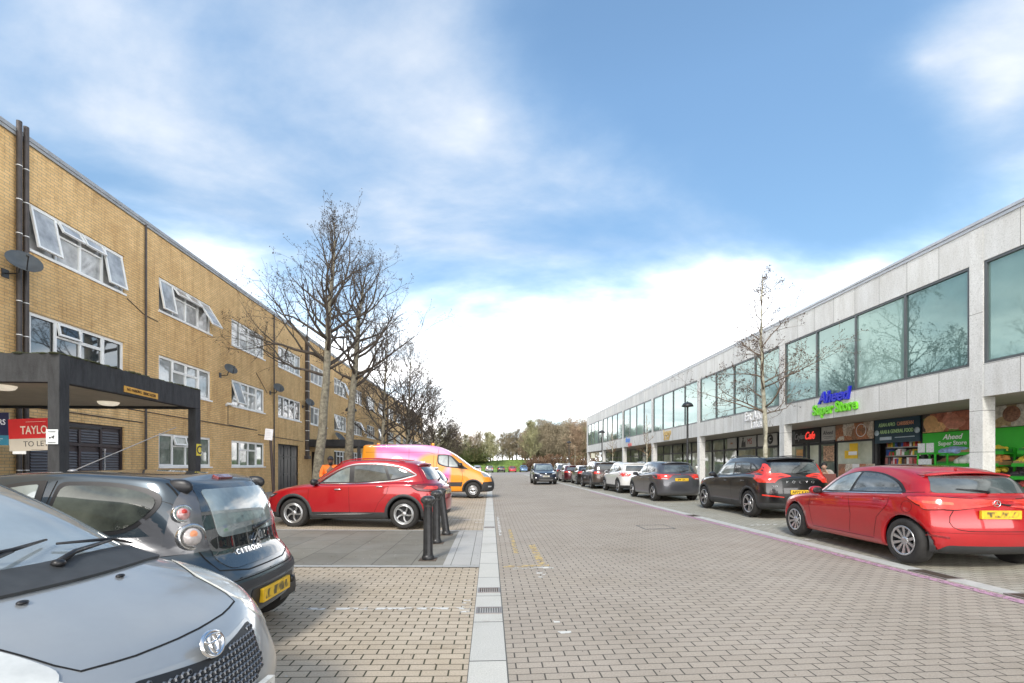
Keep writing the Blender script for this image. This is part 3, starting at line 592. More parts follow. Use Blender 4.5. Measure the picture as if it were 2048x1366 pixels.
# shop fronts at XS
sfm = M('shopfront_frame', (.022, .024, .026), .45, var=.15); sgl = glassmat('shop_glass_dark', (.07, .09, .08), 1.9, .03, (.26, .30, .22), .8); sgl2 = glassmat('shop_glass_light', (.38, .42, .33), 1.8, .04, (.60, .63, .52), .6); sgp = M('transom_grey', (.13, .14, .15), .4, var=.15)
mb = MB(); mb.quad((XS+3, BY[0], 0), (XS+3, BY[0], ZF), (XS+3, YE, ZF), (XS+3, YE, 0)); mb.build('back_wall', M('shop_back', (.22, .2, .17), .9), shop)
def front(y0, y1, parts, lights=None, trans=True):
    mb = MB(); zp = PAVE(15); n = len(parts); w_ = (y1-y0)/n
    for k in range(n+1): q = y0+k*w_; mb.box(XS-.05, XS+.05, q-.05, q+.05, zp, ZF-.002)
    mb.box(XS-.045, XS+.045, y0, y1, zp, zp+.12); mb.box(XS-.045, XS+.045, y0, y1, 2.52, 2.62); mb.box(XS-.045, XS+.045, y0, y1, ZF-.08, ZF-.003)
    f = mb.build('shopfront', sfm, shop)
    for k, m in enumerate(parts):
        a, b = y0+k*w_+.05, y0+(k+1)*w_-.05
        if m is not None: mb = MB(); mb.quad((XS, a, zp+.12), (XS, a, 2.52), (XS+.003, b, 2.52), (XS+.003, b, zp+.12)); mb.build('pane', m, f)
        mb = MB(); mb.quad((XS, a, 2.62), (XS, a, ZF-.08), (XS, b, ZF-.08), (XS, b, 2.62)); mb.build('transom_panel', sgp if trans else sgl, f)
    return f
front(BY[3], BY[4], [sgl, sgl2, sgl, sgl])            # bay behind the slim tree
front(BY[4], BY[5], [sgl, sgl, sgl2, sgl2, sgl], trans=False)
front(BY[5], BY[6], [sgl, sgl2, sgl, sgl], trans=False); front(BY[6], BY[7], [sgl, sgl, sgl], trans=False); front(BY[7], BY[8], [sgl, sgl, sgl], trans=False)
# supermarket + cafe bay (between the columns at 12.5 and 20.9)
Y = lambda px: yat(px, XS)
cafe0, cafe1 = Y(1671), BY[3]
mb = MB(); zp = PAVE(15)
for q in (cafe1-.05, Y(1618), Y(1641), Y(1673), Y(1749)): mb.box(XS-.06, XS+.06, q-.05, q+.05, zp, ZF-.002)
mb.box(XS-.05, XS+.05, Y(1749), cafe1, 2.56, 2.64); mb.box(XS-.05, XS+.05, Y(1749), cafe1, zp, zp+.1)
f = mb.build('shopfront', sfm, shop)
for a, b, m in ((1590, 1616, sgl), (1620, 1640, sgl2), (1643, 1672, sgl), (1675, 1748, sgl2)):
    mb = MB(); mb.quad((XS, Y(b), zp+.1), (XS, Y(b), 2.56), (XS, Y(a), 2.56), (XS, Y(a), zp+.1)); mb.build('pane', m, f)
def sign(name, px0, px1, z0, z1, mat, label, th=.05, X=None, cat='sign'):
    X = XS-.08 if X is None else X; y1, y0 = yat(px0, X), yat(px1, X)
    o = empty(name, (X, (y0+y1)/2, z0), 0, label, cat); mb = MB(); mb.bbox(X-th, X, y0, y1, z0, z1, .006); mb.build('board', mat, o); return o, RX(X-th-.003, (y0+y1)/2, (z0+z1)/2), (y1-y0)/2, (z1-z0)/2
wl = M('white_letter', (.8, .8, .8), .5, var=.02); redl = M('red_letter', (.80, .05, .035), .4, emit=.5, var=.02)
dk = M('sign_black', (.02, .02, .022), .4)
o, T, a, h = sign('cafe_sign', 1592, 1642, 2.64, 3.32, dk, 'black cafe fascia with grey script and a glowing red script word')
mb = MB(); text(mb, 'Ceylon', .42, T @ Matrix.Translation((-a*.62, .0, 0)), .01, shear=.35, sx=.62); mb.build('grey_script', M('grey_letter', (.42, .42, .43), .5), o)
mb = MB(); text(mb, 'Cafe', .5, T @ Matrix.Translation((a*.2, .0, 0)), .012, off=.018, shear=.4, sx=.75); mb.build('red_script', redl, o)
o, T, a, h = sign('store_sign', 1645, 1671, 2.7, 3.32, M('board_beige', (.52, .51, .48), .6), 'small beige sign board between the cafe sign and the food picture'); mb = MB(); text(mb, 'Aheed', .26, T @ Matrix.Translation((0, .03, 0)), .003, off=.01, sx=.9, shear=.2); mb.box(-a*.8, a*.8, -.15, -.13, 0, .003, T=T); mb.box(-a*.6, a*.6, -.22, -.205, 0, .003, T=T); mb.build('lettering', M('grey_dark_letter', (.1, .1, .11), .6), o)
def foodmat(name, cols, scale, bgc=None):
    m, nt, b = newmat(name); co = objco(nt); v = nt.nodes.new('ShaderNodeTexVoronoi'); v.inputs['Scale'].default_value = scale
    nd = nt.nodes.new('ShaderNodeTexNoise'); nd.inputs['Scale'].default_value = scale*.9; nt.links.new(co, nd.inputs[0])
    a = nt.nodes.new('ShaderNodeVectorMath'); a.operation = 'MULTIPLY_ADD'; nt.links.new(nd.outputs['Color'], a.inputs[0]); a.inputs[1].default_value = (.25,)*3; nt.links.new(co, a.inputs[2]); nt.links.new(a.outputs[0], v.inputs[0])
    s = nt.nodes.new('ShaderNodeSeparateColor'); nt.links.new(v.outputs['Color'], s.inputs[0]); n = len(cols)
    r = ramp(nt, s.outputs[0], [(k/n, c) for k, c in enumerate(cols)]); r.node.color_ramp.interpolation = 'CONSTANT'
    g = noise(nt, co, scale*5, 4); c = mixc(nt, .8, r, ramp(nt, g, [(.3, .4), (.7, 1.3)]), 'MULTIPLY'); nt.links.new(c, b.inputs['Base Color']); b.inputs['Roughness'].default_value = .5
    MATS[name] = m; return m
meat = foodmat('picture_meat', [(.65, .27, .17), (.45, .15, .09), (.75, .45, .2), (.3, .2, .1), (.75, .42, .3), (.22, .36, .07), (.08, .06, .05)], 1.7)
meat2 = foodmat('picture_food', [(.55, .42, .32), (.48, .20, .1), (.65, .48, .36), (.32, .17, .1), (.72, .65, .55)], 3.0)
o, T, a, h = sign('food_picture', 1673, 1748, 2.64, 3.34, meat2, 'wide brown picture panel of grilled food above the cafe window', cat='picture panel')
mb = MB(); mb.lathe([(.26, 0), (.27, .006), (.24, .006), (.24, 0)], 28, T @ Matrix.Translation((a*.42, .02, 0))); mb.build('round_logo', wl, o)
tl = M('sign_navy_teal', (.016, .05, .075), .5, var=.1)
o, T, a, h = sign('food_sign', 1752, 1842, 2.42, 3.34, tl, 'navy sign reading ASIAN AFRO CARIBBEAN ARAB & GENERAL FOOD')
gl = M('pale_green_letter', (.50, .75, .35), .5, var=.03)
mb = MB(); text(mb, 'ASIAN AFRO', .2, T @ Matrix.Translation((-a*.42, .24, 0)), .004, off=.008, sx=.66); text(mb, 'ARAB & GENERAL FOOD', .2, T @ Matrix.Translation((.0, -.03, 0)), .004, off=.008, sx=.66); mb.build('green_lettering', gl, o)
mb = MB(); text(mb, 'CARIBBEAN', .2, T @ Matrix.Translation((a*.40, .24, 0)), .004, off=.008, sx=.66); mb.build('orange_lettering', M('orange_letter', (.80, .35, .2), .5), o)
mb = MB(); mb.box(-a*.75, -a*.2, -.34, -.22, 0, .004, T=T); mb.box(-a*.05, a*.8, -.28, -.25, 0, .003, T=T)
for s_ in (-1, 1): mb.lathe([(.001, .004), (.11, .004), (.11, 0)], 20, T @ Matrix.Translation((s_*a*.9, -.05, 0)))
mb.build('badges', M('badge_grey', (.45, .55, .62), .5), o)
o, T, a, h = sign('food_banner', 1848, 1975, 2.70, 3.34, meat, 'large picture banner of raw meat, citrus and herbs above the green board', cat='banner')
mb = MB(); mb.lathe([(.001, .006), (.25, .006), (.27, 0)], 28, T @ Matrix.Translation((-a*.72, .0, 0))); mb.build('citrus_slice', M('citrus', (.62, .36, .16), .6, var=.2, vs=9), o)
mb = MB(); mb.lathe([(.001, .006), (.2, .006), (.22, 0)], 20, T @ Matrix.Translation((-a*.05, .06, 0)) @ Matrix.Diagonal((1.3, 1, 1, 1))); mb.lathe([(.001, .008), (.22, .008), (.24, 0)], 20, T @ Matrix.Translation((a*.08, -.05, 0)) @ Matrix.Diagonal((1.5, .8, 1, 1))); mb.build('meat_slices', M('raw_meat', (.55, .22, .15), .5, var=.3, vs=7), o)
green = M('store_green', (.03, .42, .025), .45, var=.06)
o, T, a, h = sign('store_board', 1848, 1975, 1.95, 2.68, green, 'bright green board with white store lettering behind the vegetable racks')
mb = MB(); T2 = RX(XS-.14, yat(1904, XS-.14), 2.40); text(mb, 'Aheed', .24, T2 @ Matrix.Translation((.0, .1, 0)), .004, off=.015, shear=.3); text(mb, 'Super Store', .2, T2 @ Matrix.Translation((0, -.11, 0)), .004, off=.012); mb.build('lettering', wl, o)
o, T, a, h = sign('menu_banner', 1985, 2200, 2.70, 3.34, foodmat('picture_menu', [(.52, .49, .42), (.55, .52, .46), (.50, .47, .40), (.54, .5, .44), (.5, .46, .38), (.40, .30, .16)], 2.2), 'pale picture banner with a round dish, right of the big column', cat='banner')
T2 = RX(XS-.14, yat(2023, XS-.14), 3.07); mb = MB(); mb.lathe([(.001, .012), (.17, .012), (.19, .004), (.24, .004), (.24, 0)], 28, T2); mb.build('dish_picture', M('dish_brown', (.22, .11, .07), .5, var=.5, vs=14), o)
o, T, a, h = sign('store_board', 1985, 2200, 1.8, 2.68, green, 'plain bright green board right of the big column')
# shop interior of shelving seen through the open front
def goods(mb, rr, x, y0, y1, z, hmax, cols, dep=.25):
    y = y0
    while y < y1:
        w_ = .05+rr.random()*.09; h_ = hmax*(.45+.5*rr.random()); mi = rr.randrange(cols)
        if rr.random() < .4: mb.tube((x+rr.random()*.05, y+w_/2, z), (x+rr.random()*.05, y+w_/2, z+h_), w_*.45, w_*.4, 8, mi)
        else: mb.box(x, x+dep, y, y+w_*.92, z, z+h_, mi)
        y += w_*1.02
goodm = [M('goods_'+n, tuple(min(.85, q*1.7) for q in c), .5, var=.25, vs=9) for n, c in (('red', (.35, .03, .03)), ('white', (.5, .5, .48)), ('brown', (.12, .06, .035)), ('yellow', (.5, .32, .04)), ('dark', (.03, .03, .035)), ('green', (.05, .16, .04)), ('blue', (.04, .08, .25)), ('pink', (.4, .16, .15)))]
rr = random.Random(11); ya, yb = Y(1846), Y(1756)
sh = empty('shop_shelving', (XS+.3, (ya+yb)/2, zp), 0, 'dark shop shelving packed with tins and packets under the navy sign', 'shelving')
mb = MB(); mb.box(XS+.7, XS+.75, ya, yb, zp, 2.4)
for k in range(6): z = .62+k*.33; mb.box(XS+.32, XS+.7, ya, yb, z-.03, z)
mb.build('frame', M('shelf_dark', (.03, .03, .033), .6), sh)
for k in range(6):
    z = .62+k*.33; mb = MB(); mb.box(XS+.31, XS+.325, ya, yb, z-.035, z); mb.build('price_strip', M('price_strip', (.45, .44, .4), .5), sh)
    mb = MB(); goods(mb, rr, XS+.36, ya, yb, z, .27, 8); tag(mb.build('goods', goodm, sh), kind='stuff')
mb = MB(); [mb.box(XS-.06, XS+.06, q-.06, q+.06, zp, ZF-.002) for q in (ya-.04, yb+.03)]; mb.build('shopfront', sfm, shop)
# vegetable racks (green), each crate a thing
def produce(rr, kind, x0, x1, y0, y1, z, hh):
    mb = MB(); n = 46
    for i in range(n):
        u, v = rr.random(), rr.random(); r = .05+.035*rr.random(); px_ = x0+.05+(x1-x0-.1)*u; py_ = y0+.05+(y1-y0-.1)*v
        zz = z+hh*(.25+.75*u)*(1-abs(v-.5)*.9)
        if kind == 'long': mb.ell((px_, py_, zz), (r*.6, r*2.2, r*.6), 8, 5, T=None)
        elif kind == 'bag': mb.ell((px_, py_, zz), (r*2, r*2.2, r*1.4), 8, 5, e=.8)
        else: mb.ell((px_, py_, zz), (r, r*1.1, r), 8, 5)
    return mb
cratec = [M('crate_green', (.03, .22, .04), .5, var=.1), M('crate_card', (.40, .26, .12), .8, var=.15), M('crate_black', (.03, .03, .03), .6)]
veg = [('yellow peppers', M('veg_yellow', (.80, .58, .06), .4, var=.3, vs=9), ''), ('green leaves', M('veg_green', (.28, .5, .07), .5, var=.5, vs=12), 'long'), ('brown yams', M('veg_brown', (.36, .18, .09), .7, var=.4, vs=10), 'long'), ('red onions', M('veg_red', (.5, .08, .07), .4, var=.4, vs=9), ''),
       ('orange sweet potatoes', M('veg_orange', (.75, .32, .09), .5, var=.3, vs=9), 'long'), ('white bagged produce', M('veg_white', (.78, .78, .72), .35, var=.2, vs=9), 'bag'), ('blue and white packets', M('veg_blue', (.3, .4, .65), .4, var=.5, vs=9), 'bag'), ('dark plums', M('veg_dark', (.05, .03, .035), .35, var=.4, vs=9), '')]
ni = [0]; where = ['top tier', 'second tier', 'third tier', 'bottom tier']; used = set()
def rack(y0, y1, name, side, order):
    r = empty('produce_rack', (XS-.6, (y0+y1)/2, zp), 0, name, 'rack', 'green vegetable racks outside the store'); mb = MB(); X0 = XS-1.05; T_ = [(2.0-.36*k) for k in range(4)]
    for q in (y0, y1, (y0+y1)/2):
        for a, b, c in ((XS-.2, XS-.15, 2.05), (X0, X0+.04, .95)): mb = MB(); mb.box(a, b, q-.02, q+.02, zp, c); mb.build('upright', green, r)
    for k in range(4):
        z = 1.92-.36*k; xa = XS-.5-.17*k; mb = MB(); mb.box(xa, XS-.2, y0, y1, z-.04, z); mb.box(xa-.02, xa, y0, y1, z-.05, z+.05); mb.build('shelf', green, r)
        n = max(2, int((y1-y0)/.62)); w_ = (y1-y0)/n
        for i in range(n):
            vn, vm, vk = veg[order[(i+k*3) % len(order)]]; a, b = y0+i*w_+.02, y0+(i+1)*w_-.02; cm = cratec[(i+k) % 3]; cn = ('green', 'cardboard', 'black')[(i+k) % 3]
            nth = ('nearest', 'second', 'third', 'fourth', 'fifth')[i]
            c = empty('produce_crate', ((xa+XS-.22)/2, (a+b)/2, z), 0, '%s crate of %s, %s on the %s, %s' % (cn, vn, nth, where[k], side), 'crate', 'crates of fruit and vegetables on the green racks')
            mb = MB(); x1 = XS-.22; h_ = .12
            mb.box(xa+.01, x1, a, b, z+.002, z+.015); mb.box(xa+.01, xa+.025, a, b, z+.015, z+h_); mb.box(x1-.015, x1, a, b, z+.015, z+h_); mb.box(xa+.025, x1-.015, a, a+.015, z+.015, z+h_); mb.box(xa+.025, x1-.015, b-.015, b, z+.015, z+h_)
            mb.build('crate_body', cm, c); rr2 = random.Random(i*7+k*31+int(y0*10)); tag(produce(rr2, vk, xa+.02, x1-.02, a, b, z+.05, .12 if k == 0 else .30).build('produce', vm, c), kind='stuff')
rack(12.95, 14.9, 'green tiered vegetable rack beneath the white store lettering', 'left of column', [0, 1, 6, 4, 5, 2, 0, 7])
rack(9.6, 12.6, 'green tiered vegetable rack right of the big column', 'right of column', [2, 7, 5, 4, 3, 5, 0, 2])
# green trolley stand with notices at the near end of the shelves
yt = yat(1853, XS-1.3); X = XS-1.3; o = empty('green_stand', (X, yt, zp), 0, 'green metal stand holding white price notices beside the store entrance', 'stand')
mb = MB()
for a in (-.3, .3):
    for c in (0, .4): mb.box(X+c-.02, X+c+.02, yt+a-.02, yt+a+.02, zp, 1.95)
for z in (1.1, 1.55, 1.93): mb.box(X-.02, X+.42, yt-.3, yt+.3, z-.02, z+.02)
mb.build('frame', green, o)
mb = MB(); [mb.box(X-.04, X-.025, yt+a, yt+b, c, d) for a, b, c, d in ((-.28, -.03, 1.97, 2.27), (.02, .27, 1.97, 2.27), (-.2, .25, 1.58, 1.76))]; mb.build('notice', M('notice_white', (.6, .62, .6), .6, var=.25, vs=30), o)
# posters in the cafe window
o, T, a, h = sign('poster', 1699, 1716, 1.4+.75, 2.5, M('poster_yellow', (.75, .48, .02), .6, var=.1), 'yellow poster stuck in the cafe window', .01, XS-.01, 'poster')
mb = MB(); mb.bbox(XS-.022, XS-.01, yat(1716, XS), yat(1690, XS), 1.85, 2.2, .004); mb.build('lower_sheet', MATS['poster_yellow'], o); mb = MB(); mb.box(XS-.026, XS-.023, yat(1715, XS), yat(1698, XS), 2.0, 2.15); mb.build('white_label', wl, o)
o, T, a, h = sign('window_picture', 1677, 1750, .9, 1.62, meat2, 'low picture strip of drinks and food across the cafe window', .01, XS-.06, 'picture panel')
mb = MB(); mb.box(XS-.075, XS-.071, yat(1722, XS), yat(1708, XS), .9, 1.62); mb.box(XS-.075, XS-.071, yat(1748, XS), yat(1740, XS), .9, 1.4); mb.build('white_panel', wl, o)
o, T, a, h = sign('poster', 1593, 1606, 1.75, 2.35, M('poster_orange', (.55, .30, .10), .6, var=.4, vs=7), 'orange food poster in the narrow cafe window by the column', .01, XS-.01, 'poster')
o, T, a, h = sign('menu_poster', 1647, 1669, 1.75, 2.45, M('poster_menu', (.10, .07, .05), .6, var=.6, vs=12, c2=(.5, .3, .18)), 'dark menu poster on the cafe door glass', .01, XS-.01, 'poster')
# raised lettering on the parade
o = empty('store_lettering', (XR, yat(1672, XR), 3.8), 0, 'raised blue letters over lime green letters on the concrete band', 'lettering')
bl = M('blue_letter', (.012, .02, .50), .35, var=.02); gr = M('lime_letter', (.16, .62, .02), .35, var=.02)
mb = MB(); text(mb, 'Aheed', .62, RX(XR-.05, yat(1669, XR), 4.16), .04, off=.028, shear=.25, sx=.95); mb.build('blue_letters', bl, o)
mb = MB(); text(mb, 'Super Store', .56, RX(XR-.05, yat(1670, XR), 3.72), .04, off=.026, sx=.84); mb.build('green_letters', gr, o)
o = empty('white_lettering', (XR, yat(1510, XR), 3.8), 0, 'white raised letters in two rows on the concrete behind the slim tree', 'lettering')
mb = MB(); text(mb, 'Eat And', .62, RX(XR-.03, yat(1508, XR), 4.0), .02, off=.01, sx=.8); text(mb, 'Take', .6, RX(XR-.03, yat(1512, XR), 3.6), .02, off=.01, sx=.85); mb.build('letters', wl, o)
o = empty('gold_lettering', (XR, yat(1335, XR), 3.7), 0, 'small gold letters in two rows on the concrete beyond the near lamp post', 'lettering')
gd = M('gold_letter', (.50, .34, .10), .35, .3); mb = MB(); text(mb, 'Lounge', .6, RX(XR-.03, yat(1335, XR), 3.98), .02, off=.02, sx=.8); text(mb, '& bar', .5, RX(XR-.03, yat(1334, XR), 3.6), .02, off=.01); mb.build('letters', gd, o)
o = empty('blue_red_sign', (XR, yat(1257, XR), 3.6), 0, 'small blue and red lettering on the far concrete band', 'lettering')
mb = MB(); text(mb, 'shop', .7, RX(XR-.03, yat(1256, XR), 4.0), .02, off=.02); mb.build('blue_letters', M('sky_blue_letter', (.08, .22, .6), .5), o); mb = MB(); text(mb, 'open', .55, RX(XR-.03, yat(1260, XR), 3.55), .02, off=.02); mb.build('red_letters', M('dull_red_letter', (.6, .15, .14), .5), o)
pw = M('panel_white', (.50, .49, .46), .6, var=.05)
for px0, px1, txt, lab, cc in ((1456, 1474, 'salon', 'pale transom sign with faint orange writing, leftmost of three', (.45, .2, .08)), (1480, 1513, 'MS', 'white transom sign with a black figure and two large letters', (.35, .05, .04)), (1517, 1555, 'C', 'white transom sign with a black round emblem', (.03, .03, .03))):
    o, T, a, h = sign('shop_sign', px0, px1, 2.66, 3.3, pw, lab)
    if txt == 'C': mb = MB(); mb.lathe([(.001, .008), (.26, .008), (.28, 0)], 24, T @ Matrix.Translation((a*.35, .02, 0))); mb.build('emblem', dk, o); mb = MB(); text(mb, 'C', .35, T @ Matrix.Translation((a*.35, .02, .01)), .002); mb.build('lettering', wl, o)
    else:
        mb = MB(); text(mb, txt, .5 if txt == 'MS' else .2, T @ Matrix.Translation((a*.3 if txt == 'MS' else 0, 0, 0)), .004, sx=.8); mb.build('lettering', M('sign_ink_'+txt, cc, .5), o)
        if txt == 'MS': mb = MB(); mb.prism([(-.25, -.3), (.25, -.3), (.2, .1), (.05, -.05), (0, .15), (-.12, .12), (-.2, -.05)], T @ Matrix.Translation((-a*.45, 0, 0)), .004); mb.ell((0, .22, .003), (.08, .08, .004), 10, 5, T=T @ Matrix.Translation((-a*.5, 0, 0))); mb.build('figure', dk, o)
# ------------------------------------------------------------------ vehicles
def paint(name, c, metal=.25, rough=.28, var=.05): 
    if name in MATS: return MATS[name]
    m, nt, b = newmat(name); co = objco(nt); s = nt.nodes.new('ShaderNodeSeparateXYZ'); nt.links.new(co, s.inputs[0])
    f = noise(nt, co, 6, 6, .7); cc = ramp(nt, f, [(.3, [x*(1-var) for x in c]), (.7, [x*(1+var) for x in c])])
    low = mth(nt, 'MULTIPLY', mth(nt, 'SUBTRACT', .55, s.outputs[2], clamp=True), mth(nt, 'MULTIPLY', noise(nt, co, 3.5, 6, .75), .5))   # road dirt on the sills
    cc = mixc(nt, low, cc, (.16, .145, .12)); nt.links.new(cc, b.inputs['Base Color'])
    nt.links.new(mth(nt, 'ADD', mth(nt, 'MULTIPLY', low, .8), rough, clamp=True), b.inputs['Roughness'])
    b.inputs['Metallic'].default_value = metal; b.inputs['Coat Weight'].default_value = 1; b.inputs['Coat Roughness'].default_value = .03; b.inputs['Coat IOR'].default_value = 1.5
    MATS[name] = m; return m
def lampmat(name, c, emit=0): return M(name, c, .12, 0, var=.3, vs=14, ior=1.6, coat=1, emit=emit)
clad = M('cladding_black', (.035, .036, .038), .6, var=.15); seam = M('panel_gap', (.006, .006, .006), .9, var=0)
cglass = M('car_glass', (.028, .034, .036), .02, var=.5, vs=2.2, ior=2.1, c2=(.07, .08, .08)); cglass_l = M('car_glass_light', (.10, .13, .13), .02, var=.5, vs=1.6, ior=2.3, c2=(.22, .26, .26))
tailred = lampmat('tail_red', (.62, .035, .022)); taildk = lampmat('tail_dark_red', (.16, .006, .008)); clearl = lampmat('lamp_clear', (.45, .47, .48)); headl = lampmat('head_lamp', (.30, .32, .33)); brightred = lampmat('tail_bright', (.85, .10, .05), .25)
platey = M('plate_yellow', (.72, .46, .02), .45, var=.25, vs=13, c2=(.70, .42, .02)); platew = M('plate_white', (.62, .62, .58), .45, var=.25, vs=16)
def rounded(poly, r, n=4):
    out = []; N = len(poly)
    for i in range(N):
        p = Vector(poly[i][:2]); a = Vector(poly[i-1][:2]); b = Vector(poly[(i+1) % N][:2]); rr_ = poly[i][2] if len(poly[i]) > 2 else r
        d1, d2 = (a-p), (b-p); t1 = min(rr_, d1.length*.48); t2 = min(rr_, d2.length*.48)
        if rr_ <= 1e-4: out.append(p); continue
        q1 = p+d1.normalized()*t1; q2 = p+d2.normalized()*t2
        for k in range(n+1): s = k/n; out.append(q1*(1-s)**2+p*2*s*(1-s)+q2*s*s)
    return out
VIEW = {'L': (lambda a, b: Vector((a, 4, b)), Vector((0, -1, 0))), 'R': (lambda a, b: Vector((a, -4, b)), Vector((0, 1, 0))),
        'B': (lambda a, b: Vector((-7, a, b)), Vector((1, 0, 0))), 'F': (lambda a, b: Vector((7, a, b)), Vector((-1, 0, 0))), 'T': (lambda a, b: Vector((a, b, 5)), Vector((0, 0, -1)))}
class Car:
    def __init__(s, P):
        s.P = P; s.x0 = P['fo']+P['wb']/2; s.body_mb = None; s.shape()
    X = lambda s, u: s.x0-u
    def shape(s):
        P = s.P; L, hw = P['L'], P['W']/2; cage = []
        for R in P['rings']:
            uf, ur, wd, zp = R['u'][0], R['u'][1], R['w'], R['z']; cf, cr = R.get('cf', .5), R.get('cr', .4)
            pl = [(uf, 0), (uf+.05*cf, .42), (uf+.26*cf, .78), (uf+.75*cf, .965)]
            a, b = uf+1.5*cf, ur-1.5*cr
            side = R.get('s') or [a+(b-a)*k/5 for k in range(6)]
            pl += [(q, 1) for q in side]
            pl += [(ur-.75*cr, .965), (ur-.26*cr, .78), (ur-.05*cr, .42), (ur, 0)]
            cage.append([(u, y*(interp(wd, u) if isinstance(wd, list) else wd)*hw, interp(zp, u) if isinstance(zp, list) else zp) for u, y in pl])
        n = len(cage[0]); bm = bmesh.new(); V = []
        cl = bm.edges.layers.float.new('crease_edge')
        for ring in cage:
            Lf = [bm.verts.new((s.X(u), y, z)) for u, y, z in ring]
            Rt = [Lf[i] if i in (0, n-1) else bm.verts.new((s.X(ring[i][0]), -ring[i][1], ring[i][2])) for i in range(n)]
            V.append((Lf, Rt))
        mids = P.get('bands', [0]*len(cage))
        for k in range(len(V)-1):
            for side in (0, 1):
                a, b = V[k][side], V[k+1][side]
                for i in range(n-1):
                    q = [a[i], a[i+1], b[i+1], b[i]]
                    if side: q.reverse()
                    f = bm.faces.new(q[::-1]); f.material_index = mids[k]; f.smooth = True
        for k, flip in ((0, True), (len(V)-1, False)):
            Lf, Rt = V[k]
            for i in range(n-1):
                q = []
                for v in (Lf[i], Lf[i+1], Rt[i+1], Rt[i]):
                    if v not in q: q.append(v)
                f = bm.faces.new(q if flip else q[::-1]); f.smooth = True; f.material_index = 1 if k == 0 else 0
        for k, c in P.get('crease', {}).items():
            for side in (0, 1):
                a = V[k][side]
                for i in range(n-1):
                    e = bm.edges.get((a[i], a[i+1]))
                    if e: e[cl] = c
        bmesh.ops.recalc_face_normals(bm, faces=bm.faces[:])
        me = bpy.data.meshes.new('cage'); bm.to_mesh(me); bm.free()
        o = bpy.data.objects.new('cage', me); C.objects.link(o); md = o.modifiers.new('s', 'SUBSURF'); md.levels = P.get('lev', 2); md.render_levels = md.levels
        dg = bpy.context.evaluated_depsgraph_get(); dg.update(); me2 = bpy.data.meshes.new_from_object(o.evaluated_get(dg)); bpy.data.objects.remove(o)
        bm = bmesh.new(); bm.from_mesh(me2); bpy.data.meshes.remove(me2); bpy.data.meshes.remove(me)
        bmesh.ops.triangulate  # quads are kept
        bm.normal_update(); s.bvh = BVHTree.FromBMesh(bm); s.bm = bm
    def ray(s, view, a, b):
        f, d = VIEW[view]; h = s.bvh.ray_cast(f(a, b), d)
        if h[0] is None:
            p = f(a, b); q = p+d*abs(p.dot(d)); h = s.bvh.find_nearest(q)
        return h[0], h[1]
    def patch(s, mb, view, poly, off=.004, mi=0, r=.03, res=.06, sk=.012, uv=True):
        res = min(res, .04) if s.P['lev'] > 2 else res
        P = rounded([((s.X(p[0]), p[1])+tuple(p[2:])) if view in 'LRT' and uv else p for p in poly], r)
        B = []
        for i, p in enumerate(P):
            q = P[(i+1) % len(P)]; n = max(1, int((q-p).length/res)); B += [p+(q-p)*k/n for k in range(n)]
        C2 = []; 
        for p in B:
            if not C2 or (p-C2[-1]).length > 1e-4: C2.append(p)
        if (C2[0]-C2[-1]).length < 1e-4: C2.pop()
        B = C2; nb = len(B); pts = list(B); xs = [p.x for p in B]; ys = [p.y for p in B]
        gx = min(xs)+res*.5; j = 0
        def inside(x, y):
            c = False
            for i in range(nb):
                a, b = B[i], B[i-1]
                if (a.y > y) != (b.y > y) and x < (b.x-a.x)*(y-a.y)/(b.y-a.y)+a.x: c = not c
            return c
        while gx < max(xs):
            gy = min(ys)+res*(.5 if j % 2 else .9)
            while gy < max(ys):
                if inside(gx, gy) and min((Vector((gx, gy))-b).length for b in B) > res*.45: pts.append(Vector((gx, gy)))
                gy += res
            gx += res; j += 1
        vv, ee, ff, ov, oe, of = delaunay_2d_cdt(pts, [(i, (i+1) % nb) for i in range(nb)], [], 1, 1e-6)
        vs = []; inn = []
        for p in vv:
            h, nrm = s.ray(view, p.x, p.y); 
            d = -VIEW[view][1]; nn = (nrm if nrm.dot(d) > 0 else d); vs.append(h+nn*off); inn.append(h-nn*sk)
        cnt = {}; F2 = []
        for f in ff:
            f = list(f); n_ = (vs[f[1]]-vs[f[0]]).cross(vs[f[2]]-vs[f[0]])
            if n_.dot(VIEW[view][1]) > 0: f.reverse()
            F2.append(f)
            for a, b in zip(f, f[1:]+f[:1]): cnt[(a, b)] = 1
        mb.add(vs, F2, mi, True)
        bd = [(a, b) for a, b in cnt if (b, a) not in cnt]; base = len(vs)
        V2 = []; Q = []
        for a, b in bd: k = len(V2); V2 += [vs[a], vs[b], inn[b], inn[a]]; Q.append((k+1, k, k+3, k+2))
        mb.add(V2, Q, mi, False)
    def line(s, mb, view, pts, w_=.006, off=.0015, mi=0, res=.05, uv=True):
        pts = [Vector((s.X(p[0]) if view in 'LRT' and uv else p[0], p[1])) for p in pts]; Q = []
        for a, b in zip(pts, pts[1:]):
            n = max(1, int((b-a).length/res)); Q += [a+(b-a)*k/n for k in range(n)]
        Q.append(pts[-1]); vs = []
        for i, p in enumerate(Q):
            d = (Q[min(i+1, len(Q)-1)]-Q[max(i-1, 0)]).normalized(); nn = Vector((-d.y, d.x))*w_/2
            for q in (p-nn, p+nn): h, nr = s.ray(view, q.x, q.y); vs.append(h+(nr if nr.dot(VIEW[view][1]) < 0 else -VIEW[view][1])*off)
        fs = [(2*i, 2*i+2, 2*i+3, 2*i+1) for i in range(len(Q)-1)]
        if fs and (vs[2]-vs[0]).cross(vs[3]-vs[0]).dot(VIEW[view][1]) > 0: fs = [f[::-1] for f in fs]
        mb.add(vs, fs, mi, True)
